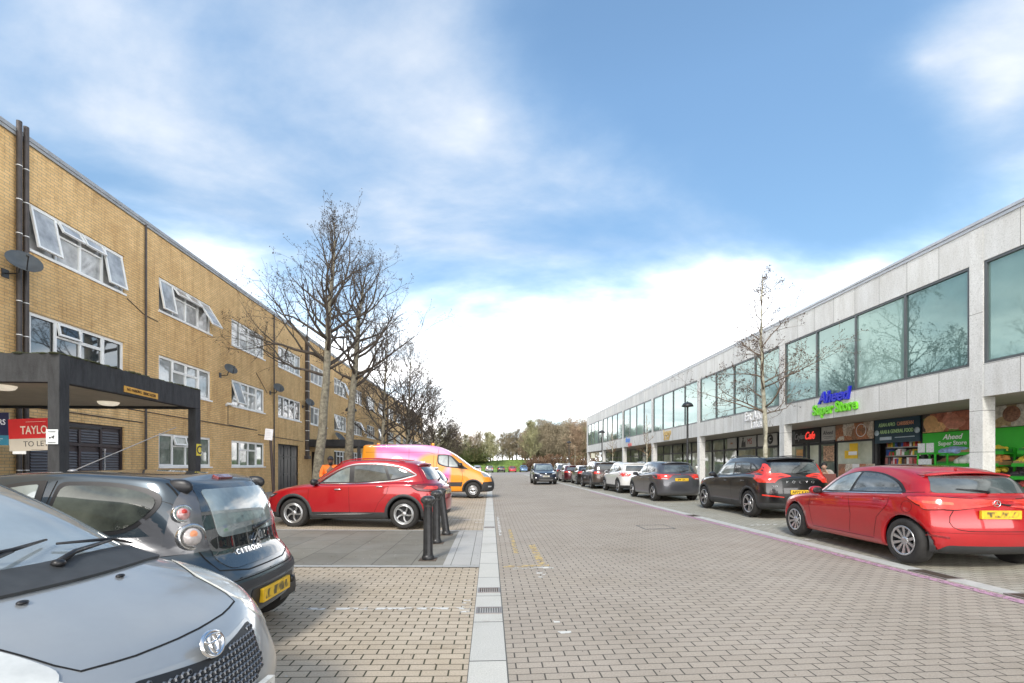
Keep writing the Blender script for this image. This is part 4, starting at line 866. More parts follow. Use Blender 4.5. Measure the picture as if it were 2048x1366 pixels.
    def arches(s):
        P = s.P; bm = s.bm; hw = P['W']/2; ra = P['ra']; zc = P['rw']*1.0; res = []
        for xw in (P['wb']/2, -P['wb']/2):
            cx_ = Vector((xw, zc))
            dead = [f for f in bm.faces if abs(f.calc_center_median().y) > hw*.5 and (Vector((f.calc_center_median().x, f.calc_center_median().z))-cx_).length < ra and f.calc_center_median().z < P['belt']-.02]
            dv = {v for f in dead for v in f.verts}; bmesh.ops.delete(bm, geom=dead, context='FACES_ONLY')
            loose = [v for v in dv if v.is_valid and not v.link_faces]; bmesh.ops.delete(bm, geom=loose, context='VERTS')
            ed = [e for e in bm.edges if len(e.link_faces) == 1]; vs = {v for e in ed for v in e.verts}
            for v in vs:
                d = Vector((v.co.x, v.co.z))-cx_
                if abs(v.co.y) > hw*.5 and d.length < ra+.16 and v.co.z > P['zb']+.05 and d.length > .1:
                    d = d.normalized()*ra; v.co.x, v.co.z = cx_.x+d.x, cx_.y+d.y
            ed = [e for e in bm.edges if len(e.link_faces) == 1 and all(abs((Vector((v.co.x, v.co.z))-cx_).length-ra) < .03 for v in e.verts)]
            if ed:
                g = bmesh.ops.extrude_edge_only(bm, edges=ed)['geom']
                for v in g:
                    if isinstance(v, bmesh.types.BMVert): v.co.y -= math.copysign(.05, v.co.y)
    def finish(s, root, paintm, gaps=(), under=clad):
        P = s.P; s.arches(); mb = MB(); s.bm.verts.index_update()
        n0 = 0; vs = [v.co.copy() for v in s.bm.verts]; mb.v = [tuple(v) for v in vs]
        for f in s.bm.faces: mb.f.append([v.index for v in f.verts]); mb.m.append(f.material_index); mb.sm.append(True)
        hw = P['W']/2
        for xw in (P['wb']/2, -P['wb']/2):          # dark wheel wells
            for sg in (1, -1):
                n = 20; ra = P['ra']+.004; vs = []
                for k in range(n+1):
                    a = -.25+(PI+.5)*k/n
                    for yy in (hw*.93-.02, hw-.42): vs.append((xw+ra*math.cos(a), sg*yy, P['rw']+ra*math.sin(a)))
                fs = [(2*k, 2*k+1, 2*k+3, 2*k+2) for k in range(n)]; mb.add(vs, fs, 2, True)
                mb.add([vs[2*k+1] for k in range(n+1)], [tuple(range(n+1))], 2)
        mb.box(-P['wb']/2-min(.5, P['L']-P['wb']-P['fo']-.3), P['wb']/2+.45, -hw+.40, hw-.40, P['zb']+.02, P['rw']+P['ra']*.6, 2)
        for view, pts, w_ in gaps: s.line(mb, view, pts, w_, mi=3)
        b = mb.build('body', [paintm, under, black, seam], root, True); return b
def wheel(root, x, side, R, rimr, w_, hw, style='5', steer=0., dark=False, sub=24):
    T = Matrix.Translation((x, side*(hw-w_/2-.015), R)) @ Matrix.Rotation(steer, 4, 'Z') @ (Matrix.Rotation(-PI/2, 4, 'X') if side > 0 else Matrix.Rotation(PI/2, 4, 'X'))
    mb = MB(); h = w_/2
    mb.lathe([(rimr-.01, -h+.01), (rimr+.02, -h), (R-.03, -h+.002), (R-.008, -h+.022), (R, -h+.045), (R, h-.045), (R-.008, h-.022), (R-.03, h-.002), ((R+rimr)/2, h+.004), (rimr+.02, h), (rimr-.004, h-.012), (rimr-.02, h-.03)], 40, T)
    for k in range(4): q = -h+.05+k*(w_-.1)/3
    ty = mb.build('wheel', rubber, root, True)
    al = M('alloy_dark', (.03, .03, .032), .35, .6) if dark else M('alloy', (.52, .53, .54), .3, .85, var=.08)
    mb = MB(); mb.lathe([(rimr-.02, h-.03), (rimr+.004, h-.004), (rimr-.012, h+.002), (rimr-.026, h-.010)], 40, T, 0); mb.lathe([(rimr-.026, h-.010), (rimr-.033, h-.09)], 40, T, 1)
    mb.lathe([(rimr-.03, h-.085), (.05, h-.095), (.001, h-.095)], 30, T, 1)
    n, dbl, tw, ww_ = {'5': (5, 0, 0, .05), '5tw': (5, 0, .42, .034), '5d': (5, .16, 0, .028), '10': (10, 0, 0, .026), '10w': (10, 0, 0, .042), '7': (7, 0, 0, .032), '5w': (5, 0, 0, .085), 'steel': (10, 0, 0, .0)}[style]
    if ww_:
        for k in range(n):
            for dd in ((-dbl, dbl) if dbl else (0,)):
                a = 2*PI*k/n+.3; r0, r1 = .045, rimr-.018; pts = []
                m_ = 6
                for sd in (1, -1):
                    for i in (range(m_+1) if sd > 0 else range(m_, -1, -1)):
                        f = i/m_; r = r0+(r1-r0)*f; aa = a+dd*f*1.0+tw*f*f; wd = ww_*(.65+.5*f if style in ('5w', '10w') else 1.05-.2*f); pts.append((r*math.cos(aa)-sd*wd/2*math.sin(aa), r*math.sin(aa)+sd*wd/2*math.cos(aa)))
                n2 = len(pts); zt = lambda f: h-.028+.022*f
                tops = [T @ Vector((p[0], p[1], h-.032+.024*(Vector(p).length/rimr)**2)) for p in pts]; bots = [T @ Vector((p[0], p[1], h-.07)) for p in pts]
                mb.add(tops+bots, [tuple(range(n2)) if True else 0]+[(i, n2+i, n2+(i+1) % n2, (i+1) % n2) for i in range(n2)], 0)
        mb.lathe([(.001, h-.02), (.035, h-.02), (.06, h-.03), (.065, h-.07)], 20, T, 0)
        if style == '5tw': mb.lathe([(rimr-.055, h-.016), (rimr-.03, h-.008), (rimr-.03, h-.03)], 40, T, 0)
    else:
        mb.lathe([(.001, h-.03), (.05, h-.03), (.075, h-.05), (rimr*.55, h-.045), (rimr*.72, h-.02), (rimr*.80, h-.03), (rimr-.03, h-.05)], 30, T, 0)
    mb.build('rim', [al, black], ty, True)
def blobpart(name, mat, root, c, r, e=.7, T=None, n=16, m=10): mb = MB(); mb.ell(c, r, n, m, 0, e, T); return mb.build(name, mat, root, True)
def std_rings(P):
    L = P['L']; zb = P['zb']; cw, cz = P['cowl']; wt = P['wtop']; rr_ = P['roofr']; gb, gbz = P['gbase']; nz = P['nose_z']; H = P['H']; hf = P.get('hf', .62); hr = P.get('hr', .5)
    bf, br = P['beltf'], P['beltr']; sh = P.get('sh', .06); we = P.get('wroof', .74); cr = P.get('cr', .4); cf = P.get('cf', .62); rz = P.get('roofz') or [(wt, H-.06), ((wt+rr_)/2, H-.03), (rr_, H-.09)]
    tz = P.get('tail_z', br-.04)
    wl_ = [(0, .94), (.5, .97), (L*.35, .975), (L*.7, .985), (L, .93)]
    return [dict(u=(.35, L-.35), w=.72, z=zb+.02, cf=.4, cr=.35),
            dict(u=(.10, L-.08), w=.93, z=[(0, zb+.03), (.8, zb), (L-.6, zb), (L, zb+.06)], cf=cf, cr=cr),
            dict(u=(.01, L-.01), w=.985, z=zb+.16, cf=cf, cr=cr),
            dict(u=(P.get('bump', 0), L), w=1., z=[(0, (zb+nz)*.5+.02), (1, (zb+.16+bf)*.5), (L-.8, (zb+.16+br)*.5), (L, (zb+.2+tz)*.5)], cf=cf, cr=cr),
            dict(u=(P.get('nosein', .10), L-P.get('tailin', .05)), w=[(0, .95), (1.0, .985), (L-.8, .985), (L, .95)], z=[(0, nz), (P.get('nz2', (.45, nz+.10))), (cw*.9, bf-.04), (cw+.3, bf-.03), (L-.9, br-.05), (L-.3, tz)], cf=cf, cr=cr),
            dict(u=(P.get('hoodm', (.30+cw*.5)), gb+.0+(L-P.get('tailin', .05)-gb)*.55), w=[(0, .90), (1.0, .93), (L, .93)], z=[(.2, nz+.10), (P.get('hoodm', .30+cw*.5), P.get('hoodz', (nz+cz)/2+.06)), (cw+.35, bf+.0), (L-.9, br), (L-.25, tz+.02)], cf=.5, cr=cr),
            dict(u=(cw, gb), w=[(cw, .84), (cw+.7, .90), (L-.9, .89), (L, .86)], z=[(cw, cz), (cw+.5, bf+.015), (L-.9, br+.015), (gb-.0, gbz)], cf=.32, cr=cr*.8),
            dict(u=((cw+wt)/2+.02, (gb+rr_)/2+P.get('gbow', .03)), w=[(cw, (.84+we)/2+.03), (cw+.9, (.9+we)/2+.035), (L-.8, (.89+we)/2+.03), (L, (.86+we)/2)], z=[(cw, (cz+H)/2), (cw+.9, (bf+H)/2+.03), (L-.6, (br+H)/2+.01)], cf=.32, cr=cr*.75),
            dict(u=(wt, rr_), w=[(wt, we-.01), ((wt+rr_)/2, we+.02), (rr_, we-.03)], z=rz, cf=.26, cr=P.get('crr', .22)),
            dict(u=(wt+.16, rr_-.12), w=we*.82, z=[(wt, H-.025), ((wt+rr_)/2, H), (rr_, H-.045)], cf=.3, cr=.3)]
DEF = dict(crease={4: .25, 6: .35, 8: .45}, bands=[0, 0, 0, 0, 0, 0, 0, 0, 0])
def mkcar(P, lev=2):
    P = dict(DEF, **P); P['lev'] = lev; P['belt'] = min(P['beltf'], P['beltr']); P['ra'] = P.get('ra', P['rw']+.045); P['rings'] = P.get('ringf', std_rings)(P); return Car(P)
def sidepart(car, name, mat, root, poly, off=.004, r=.03, both=True, res=.06):
    out = []
    for v in ('L', 'R') if both else ('R',):
        mb = MB(); car.patch(mb, v, poly, off, 0, r, res); out.append(mb.build(name, mat, root, True))
    return out
def vpart(car, name, mat, root, view, poly, off=.004, r=.03, res=.06, parent=None):
    mb = MB(); car.patch(mb, view, poly, off, 0, r, res); return mb.build(name, mat, parent or root, True)
def pairpart(car, name, mat, root, view, poly, off=.004, r=.03, res=.05):      # mirrored in y, one mesh each
    a = vpart(car, name, mat, root, view, poly, off, r, res); b = vpart(car, name, mat, root, view, [(-p[0],)+tuple(p[1:]) for p in poly], off, r, res); return a, b
def handles(car, root, mat, spots, n=.09):
    for u, z in spots:
        for v, sg in (('L', 1), ('R', -1)):
            p, nr = car.ray(v, car.X(u), z); mb = MB(); c = p+nr*.022; mb.ell((0, 0, 0), (n, .012, .014), 12, 6, 0, .6, Matrix.Translation(c)); mb.tube(p-nr*.01+Vector((n*.7, 0, 0)), c+Vector((n*.7, 0, 0)), .01); mb.tube(p-nr*.01-Vector((n*.7, 0, 0)), c-Vector((n*.7, 0, 0)), .01); mb.build('door_handle', mat, root, True)
def mirrors(car, root, mat, u, z, s=1.):
    for v, sg in (('L', 1), ('R', -1)):
        p, nr = car.ray(v, car.X(u), z); mb = MB(); c = p+Vector((.0, sg*.13*s, .04)); mb.ell(c, (.075*s, .11*s, .075*s), 16, 10, 0, .75); o = mb.build('wing_mirror', mat, root, True)
        mb = MB(); mb.tube(p-Vector((0, sg*.02, 0)), p+Vector((0, sg*.10, .01)), .03, .02); mb.ell(c+Vector((-.062*s, 0, 0)), (.018*s, .085*s, .055*s), 14, 8, 0, .7); mb.build('mirror_glass', black, o, True)
def smudge(mat):
    k = 'smudge_'+mat.name
    if k in MATS: return MATS[k]
    m, nt, b = newmat(k); co = objco(nt); base = (.72, .46, .02) if 'yellow' in k else (.60, .58, .50); q = nt.nodes.new('ShaderNodeMapping'); nt.links.new(co, q.inputs[0]); q.inputs['Scale'].default_value = (1, 17, 11)
    f = noise(nt, q.outputs[0], 1., 1); nt.links.new(ramp(nt, f, [(.38, (.10, .08, .03)), (.58, base)]), b.inputs['Base Color']); b.inputs['Roughness'].default_value = .5; MATS[k] = m; return m
def numberplate(car, root, view, z, mat, w_=.26, yc=0, txt=None, back=.012):
    p, nr = car.ray(view, yc, z); sg = 1 if view == 'F' else -1; T = frame(p+Vector((sg*back, 0, 0)), (0, sg, 0), (0, 0, 1)); mb = MB(); mb.box(-w_, w_, -.056, .056, -.03, .004, T=T); o = mb.build('number_plate', mat, root, True)
    mb = MB(); rr_ = random.Random(int(z*1000)); 
    if txt: text(mb, txt, .10, T @ Matrix.Translation((0, 0, .006)), .001, off=.01, sx=1.0)
    else: mb.box(-w_*.86, w_*.86, -.036, .036, .004, .0055, T=T)
    mb.build('plate_characters', smudge(mat) if not txt else black, o, True); return o
def arch_trim(car, root, wd=.06, mat=clad, a0=-.12, a1=PI+.12):
    P = car.P; ra = P['ra']
    for xw in (P['wb']/2, -P['wb']/2):
        for v in 'LR':
            mb = MB(); n = 26; vs = []
            for k in range(n+1):
                a = a0+(a1-a0)*k/n
                for rr_, off in ((ra-.006, -.03), (ra-.004, .012), (ra+wd*.6, .014), (ra+wd, .002)):
                    h, nr = car.ray(v, xw+max(rr_, ra+.004)*math.cos(a), P['rw']+max(rr_, ra+.004)*math.sin(a)); q = h-VIEW[v][1]*off; vs.append(Vector((xw+rr_*math.cos(a), q.y, P['rw']+rr_*math.sin(a))))
            fs = [(4*k+j, 4*k+j+1, 4*k+j+5, 4*k+j+4) for k in range(n) for j in range(3)]; mb.add(vs, fs, 0, True); mb.build('arch_trim', mat, root, True)
def wheels(car, root, style, rimr, w_=.215, steer=0, dark=False):
    P = car.P
    for x in (P['wb']/2, -P['wb']/2):
        for sg in (1, -1): wheel(root, x, sg, P['rw'], rimr, w_, P['W']/2, style, steer if x > 0 else 0, dark)
def screens(car, root, front=None, rear=None, gl=cglass, glf=None):
    if front: vpart(car, 'windscreen', glf or gl, root, 'F', front, .008, .06, .06)
    if rear: vpart(car, 'rear_window', gl, root, 'B', rear, .008, .05, .05)
def roofrails(car, root, mat, u0, u1, y):
    for sg in (1, -1):
        mb = MB(); pts = []
        for k in range(9):
            u = u0+(u1-u0)*k/8; p, nr = car.ray('T', car.X(u), sg*y); pts.append(p+Vector((0, 0, (.0 if k in (0, 8) else .035))))
        mb.path(pts, .014, 8); mb.build('roof_rail', mat, root, True)
def wiper(car, root, y0, z0, y1, z1):
    mb = MB(); a, n1_ = car.ray('B', y0, z0); b, n2_ = car.ray('B', y1, z1); mb.path([a+n1_*.02, (a+b)/2+n1_*.035, b+n2_*.02], [.016, .01, .006], 6); mb.ell(a+n1_*.015, (.02, .025, .025), 10, 6); mb.build('rear_wiper', black, root, True)
def aerial(car, root, u, ln=.12, ang=.5, mat=None, y=0):
    p, nr = car.ray('T', car.X(u), y); mb = MB(); mb.tube(p, p+Vector((-ln*math.sin(ang), 0, ln*math.cos(ang))), .006, .003, 6); mb.ell(p, (.03, .018, .018), 10, 6); mb.build('aerial', mat or black, root, True)
def spoiler(car, root, mat, u, z, w_, ln=.16, th=.03, drop=.02, name='spoiler'):
    mb = MB(); vs = []; n = 10
    for k in range(n+1):
        t = -1+2*k/n; y = w_*t; bow = .10*abs(t)**2.5; x = car.X(u)
        zz = z-.05*t*t
        for dx, dz in ((ln*.9, .012), (0, .006), (-ln*.0, 0)): pass
        pr = [(x+ln*.9+bow, zz+.02), (x+bow, zz), (x+.01+bow, zz-th), (x+ln*.8+bow, zz-th*.8)]
        vs += [(a, y, b) for a, b in pr]
    fs = [(4*k+j, 4*k+(j+1) % 4, 4*k+4+(j+1) % 4, 4*k+4+j) for k in range(n) for j in range(4)]+[(0, 1, 2, 3), tuple(4*n+j for j in (3, 2, 1, 0))]
    mb.add(vs, fs, 0, True); mb.build(name, mat, root, True)
def place(name, x, y, heading, label, group=None, z=None, tilt=0.):
    return empty(name, (x, y, (gz(x) if z is None else z)), heading, label, 'van' if 'van' in name else 'car', group)
# --- specifications (u measured back from the nose, metres)
HATCH = dict(L=4.3, W=1.78, H=1.44, wb=2.7, fo=.86, rw=.315, zb=.17, cowl=(1.13, .96), wtop=1.85, roofr=3.75, gbase=(4.16, 1.0), nose_z=.68, beltf=.93, beltr=1.02)
MG = dict(L=4.66, W=1.87, H=1.66, wb=2.75, fo=1.02, rw=.352, zb=.20, cowl=(1.25, 1.06), wtop=2.02, roofr=4.02, gbase=(4.38, 1.13), nose_z=.80, beltf=1.02, beltr=1.10, wroof=.72, hoodz=1.06, tail_z=1.02, ra=.41, cf=.66, tailin=.06, cr=.45,
          roofz=[(2.02, 1.58), (2.7, 1.625), (3.3, 1.61), (4.02, 1.53)], bands=[1, 1, 0, 0, 0, 0, 0, 0, 0])
XC = dict(L=4.43, W=1.87, H=1.65, wb=2.70, fo=.88, rw=.36, zb=.21, cowl=(1.2, 1.10), wtop=1.90, roofr=4.02, gbase=(4.30, 1.16), nose_z=.86, beltf=1.06, beltr=1.16, wroof=.74, tail_z=1.06, ra=.415, bands=[1, 1, 0, 0, 0, 0, 0, 0, 0], cr=.24)
C1 = dict(L=3.43, W=1.63, H=1.46, wb=2.34, fo=.62, rw=.275, zb=.19, cowl=(.78, .98), wtop=1.45, roofr=3.02, gbase=(3.26, .80), nose_z=.70, beltf=.93, beltr=.98, wroof=.78, tail_z=.74, cr=.42, cf=.5, tailin=.12, gbow=.05, ra=.33,
          roofz=[(1.45, 1.40), (2.2, 1.43), (2.9, 1.39), (3.05, 1.36)], crr=.2)
YA = dict(L=3.75, W=1.695, H=1.52, wb=2.46, fo=.72, rw=.295, zb=.17, cowl=(.86, 1.02), wtop=1.62, roofr=3.25, gbase=(3.6, 1.0), nose_z=.70, beltf=.95, beltr=1.05, wroof=.74, hoodm=.50, hoodz=.905, nz2=(.5, .83), cf=.62, nosein=.14, ra=.35)
# ---------- red SUV on the left
def build_mg(x, y, hd, label, root=None):
    car = mkcar(MG, 3); r = place('parked_car', x, y, hd, label); P = car.P; pm = paint('paint_red_suv', (.40, .006, .012))
    g = [(v, p, .007) for v in 'LR' for p in ([(1.42, 1.03), (1.40, .70), (1.50, .36)], [(2.42, 1.05), (2.44, .36)], [(3.42, 1.10), (3.36, .85), (3.16, .62), (3.05, .40)], [(1.50, .36), (3.05, .36)])]
    g += [('L', [(4.0, 1.50), (4.2, 1.1)], .005), ('R', [(3.9, 1.55), (4.05, 1.45), (4.25, 1.12)], .005), ('T', [(.42, -.70), (.9, -.76), (1.3, -.72)], .007), ('T', [(.42, .70), (.9, .76), (1.3, .72)], .007), ('B', [(-.62, .70), (.62, .70)], .008)]
    for sg in 'R': g.append((sg, [(3.72+.09*math.cos(a*PI/8), .93+.09*math.sin(a*PI/8)) for a in range(17)], .005))
    car.finish(r, pm, g)
    dlo = [(1.62, 1.085, .02), (2.05, 1.36, .3), (2.42, 1.515, .2), (3.1, 1.535, .3), (3.72, 1.44, .25), (4.0, 1.27, .05), (3.55, 1.155, .2), (2.6, 1.08, .2)]
    sidepart(car, 'window_surround', black, r, dlo, .005, .02)
    for v in 'LR':
        mb = MB(); q = rounded([(1.54, 1.072, .02), (2.03, 1.375, .3), (2.42, 1.535, .2), (3.1, 1.555, .3), (3.74, 1.46, .25), (4.04, 1.27, .05), (3.57, 1.14, .2), (2.6, 1.06, .2)], .03, 6); q.append(q[0]); car.line(mb, v, q, .022, .009, res=.03); mb.build('window_trim', M('trim_bright', (.62, .62, .63), .22, .9, var=.05), r, True)
    sidepart(car, 'front_window', cglass_l, r, [(1.72, 1.10, .02), (2.1, 1.355, .3), (2.38, 1.47, .05), (2.40, 1.10, .02)], .012, .02)
    sidepart(car, 'rear_door_window', cglass, r, [(2.52, 1.10, .02), (2.50, 1.49, .05), (3.1, 1.505, .2), (3.22, 1.49, .03), (3.36, 1.15, .03)], .012, .02)
    sidepart(car, 'quarter_window', cglass, r, [(3.30, 1.475, .03), (3.7, 1.405, .2), (3.93, 1.27, .04), (3.55, 1.19, .1), (3.42, 1.17, .03)], .017, .02)
    screens(car, r, [(-.66, 1.12), (.66, 1.12), (.56, 1.50), (-.56, 1.50)], [(-.62, 1.16), (.62, 1.16), (.52, 1.46), (-.52, 1.46)])
    arch_trim(car, r, .065); sidepart(car, 'sill_strip', M('trim_bright', (.6, .6, .6)), r, [(1.60, .325), (2.55, .375), (3.02, .36), (2.55, .335)], .014, .01)
    wheels(car, r, '5tw', .245, .23); mirrors(car, r, black, 1.55, 1.06); handles(car, r, MATS['trim_bright'], [(2.15, .93), (3.18, 1.0)])
    pairpart(car, 'tail_lamp', taildk, r, 'B', [(.42, .93), (.84, .94), (.84, 1.06), (.42, 1.02)], .010, .03)
    sidepart(car, 'lamp_surround', seam, r, [(3.90, 1.03, .02), (4.10, .90), (4.56, .87), (4.56, 1.05), (4.2, 1.07)], .006, .05); sidepart(car, 'tail_lamp', taildk, r, [(3.93, 1.02, .02), (4.12, .915), (4.55, .885), (4.55, 1.035), (4.2, 1.055)], .011, .05); sidepart(car, 'lamp_bar', tailred, r, [(4.22, .95, .02), (4.50, .93), (4.50, 1.0), (4.30, 1.01)], .015, .02)
    sidepart(car, 'headlamp', lampmat('lamp_dark', (.05, .05, .055)), r, [(.16, .70), (.44, .74), (.60, .83), (.28, .81)], .009, .03); sidepart(car, 'lamp_bar', clearl, r, [(.20, .725), (.40, .755), (.50, .80), (.42, .785)], .013, .01); vpart(car, 'grille', black, r, 'F', [(-.5, .5), (.5, .5), (.55, .8), (-.55, .8)], .006)
    spoiler(car, r, pm, 4.12, 1.56, .56, .2); wiper(car, r, 0, 1.14, -.35, 1.2); aerial(car, r, 3.7, .06, 1.0, pm); numberplate(car, r, 'B', .86, M('plate_beige', (.55, .42, .22), .5, var=.3, vs=12))
    blobpart('door_sill', clad, r, (0, 0, .3), (.2, .2, .02)) if False else None
    roofrails(car, r, pm, 1.9, 3.7, .60); return r
X2, Y2 = -2.07, 11.1; X1, Y1 = -4.72, 11.5
ang = math.atan2(Y1-Y2, X1-X2); hwv = Vector((math.cos(ang-PI/2), math.sin(ang-PI/2)))*.935
if hwv.y < 0: hwv = -hwv
build_mg((X1+X2)/2+hwv.x, (Y1+Y2)/2+hwv.y, ang, 'red SUV with five-spoke two-tone wheels parked side-on behind the bollards')
# ---------- orange and pink van
def vanring(P):
    L = P['L']; zb = P['zb']
    return [dict(u=(.3, L-.3), w=.8, z=zb, cf=.4, cr=.1), dict(u=(.08, L-.02), w=.95, z=zb+.02, cf=.5, cr=.06), dict(u=(.0, L), w=.99, z=zb+.2, cf=.5, cr=.06),
            dict(u=(.02, L), w=1., z=.72, cf=.5, cr=.07), dict(u=(.10, L), w=.99, z=[(0, .98), (.6, 1.12), (1.4, 1.2), (L, 1.2)], cf=.55, cr=.07),
            dict(u=(.5, L), w=.965, z=[(.5, 1.22), (1.3, 1.38), (L, 1.38)], cf=.45, cr=.07, s=[1.2, 1.8, 2.6, 3.8, 4.9, 5.7]), dict(u=(1.0, L), w=[(.9, .90), (2, .95), (L, .95)], z=[(.9, 1.36), (1.6, 1.55), (L, 1.6)], cf=.35, cr=.08, s=[1.55, 2.0, 2.7, 3.8, 4.9, 5.75]),
            dict(u=(1.55, L-.02), w=[(1.5, .83), (2.5, .91), (L, .91)], z=[(1.5, 1.82), (2.2, 2.0), (L, 2.05)], cf=.35, cr=.08, s=[2.0, 2.3, 2.9, 3.8, 4.9, 5.75]),
            dict(u=(2.15, L-.05), w=[(2, .76), (3, .86), (L, .86)], z=[(2.1, 2.20), (2.6, 2.38), (3.2, 2.46), (L, 2.46)], cf=.3, cr=.1, s=[2.5, 2.75, 3.2, 3.9, 4.9, 5.7]),
            dict(u=(2.55, L-.2), w=.7, z=[(2.4, 2.37), (3.0, 2.50), (4, 2.54), (L, 2.52)], cf=.3, cr=.2, s=[2.9, 3.2, 3.6, 4.1, 4.9, 5.6])]
VAN = dict(L=6.25, W=2.06, H=2.55, wb=3.9, fo=1.02, rw=.37, zb=.26, cowl=(1, 1.3), beltf=1.2, beltr=1.2, ringf=vanring, ra=.44, crease={6: .1, 8: .3})
m, nt, b = newmat('van_livery'); s_ = nt.nodes.new('ShaderNodeSeparateXYZ'); co = objco(nt); nt.links.new(co, s_.inputs[0])
org = (.82, .30, .012); pk1 = (.68, .10, .36); pk2 = (.86, .40, .62)
wv = noise(nt, co, .7, 2); xs = mth(nt, 'ADD', s_.outputs[0], mth(nt, 'MULTIPLY', wv, .25))
st = mth(nt, 'SINE', mth(nt, 'ADD', mth(nt, 'MULTIPLY', s_.outputs[2], 9.), mth(nt, 'MULTIPLY', s_.outputs[0], 1.6))); pkc = mixc(nt, mth(nt, 'MULTIPLY_ADD', st, .5, .5, clamp=True), pk1, pk2)
front_ = mth(nt, 'MULTIPLY', mth(nt, 'SUBTRACT', xs, .93), 6, clamp=True); back_ = mth(nt, 'MULTIPLY', mth(nt, 'SUBTRACT', -2.35, xs), 6, clamp=True)
dx = mth(nt, 'DIVIDE', mth(nt, 'SUBTRACT', s_.outputs[0], .05), .85); dz_ = mth(nt, 'DIVIDE', mth(nt, 'SUBTRACT', s_.outputs[2], 1.55), .62); dd = mth(nt, 'SQRT', mth(nt, 'ADD', mth(nt, 'MULTIPLY', dx, dx), mth(nt, 'MULTIPLY', dz_, dz_))); patch_ = mth(nt, 'MULTIPLY', mth(nt, 'SUBTRACT', 1., dd), 3, clamp=True)
fo_ = mth(nt, 'MAXIMUM', mth(nt, 'MAXIMUM', front_, back_), patch_); nt.links.new(mixc(nt, fo_, pkc, org), b.inputs['Base Color']); b.inputs['Roughness'].default_value = .3; b.inputs['Coat Weight'].default_value = .8; MATS['van_livery'] = m
car = mkcar(VAN, 3); r = place('delivery_van', -2.75, 22.95, 0, 'long high-roof orange and pink van parked side-on behind the red SUV')
g = [(v, p, .012) for v in 'R' for p in ([(1.55, 1.50), (1.50, .9), (1.62, .5)], [(2.62, 2.3), (2.72, 1.6), (2.70, .5)], [(2.8, 2.05), (3.1, 2.14), (6.0, 2.14)], [(4.0, 2.3), (4.0, .5)], [(2.85, 2.0), (2.85, .5)], [(2.7, 1.2), (6.1, 1.2)])]
car.finish(r, m, g)
sidepart(car, 'window_trim', black, r, [(1.20, 1.33, .03), (1.60, 1.60, .1), (2.02, 1.99, .15), (2.3, 2.04, .08), (2.68, 2.04, .08), (2.68, 1.58, .12), (2.3, 1.45, .1), (1.62, 1.38, .1)], .006, .03)
sidepart(car, 'side_window', cglass_l, r, [(1.66, 1.46, .03), (2.06, 1.94, .1), (2.14, 1.97, .02), (2.14, 1.47, .03)], .011, .02); sidepart(car, 'side_window', cglass_l, r, [(2.19, 1.48, .03), (2.19, 1.98, .02), (2.62, 1.99, .08), (2.62, 1.62, .12), (2.35, 1.52, .1)], .011, .02)
screens(car, r, [(-.75, 1.42), (.75, 1.42), (.68, 2.12), (-.68, 2.12)])
sidepart(car, 'headlamp', headl, r, [(.08, 1.00), (.5, .98), (.66, 1.20), (.3, 1.18)], .006, .04); pairpart(car, 'headlamp', headl, r, 'F', [(.55, .98), (.95, .98), (.95, 1.15), (.6, 1.12)], .006)
vpart(car, 'grille', clad, r, 'F', [(-.6, .62), (.6, .62), (.62, 1.0), (-.62, 1.0)], .006)
bump_ = sidepart(car, 'bumper', clad, r, [(-.01, .30), (.62, .30), (.60, .5), (.55, .74), (-.01, .76)], .012, .05); vpart(car, 'bumper', clad, r, 'F', [(-.98, .30), (.98, .30), (.98, .6), (-.98, .6)], .014)
sidepart(car, 'fog_lamp', clearl, r, [(.16, .50), (.32, .50), (.32, .56), (.16, .56)], .018, .01); arch_trim(car, r, .07)
sidepart(car, 'side_moulding', clad, r, [(1.55, .55), (4.3, .55), (4.3, .74), (1.50, .74)], .012, .02); wheels(car, r, 'steel', .215, .24); mirrors(car, r, black, 1.6, 1.5, 1.5)
mb = MB(); mb.lathe([(.001, .35), (.34, .35), (.36, .34)], 32, frame((0, 0, 0), (1, 0, 0), (0, 0, 1))) if False else None
mb = MB(); T = None
pts = [(4.55+.33*math.cos(a*PI/12), 1.64+.33*math.sin(a*PI/12), 0) for a in range(24)]; car.patch(mb, 'R', pts, .005, 0, 0, .08); mb.build('roundel', M('livery_white', (.72, .72, .78), .4), r, True)
mb = MB(); T = frame((car.X(3.65), -1.0, 1.58), (1, 0, 0), (0, 0, 1)); text(mb, 'CLICK', .34, T, .012, off=.03, sx=.9); mb.build('livery_lettering', MATS['livery_white'], r, True)
p, nr = car.ray('T', car.X(3.0), 0); blobpart('roof_beacon', lampmat('amber', (.85, .25, .01), .3), r, p+Vector((0, 0, .07)), (.07, .07, .07)); p, nr = car.ray('T', car.X(5.6), -.1); blobpart('roof_beacon', MATS['amber'], r, p+Vector((0, 0, .04)), (.07, .07, .05))
p, nr = car.ray('T', car.X(3.7), -.3); mb = MB(); mb.box(p.x-.15, p.x+.15, p.y-.06, p.y+.06, p.z-.02, p.z+.04); mb.build('roof_vent', black, r, True)
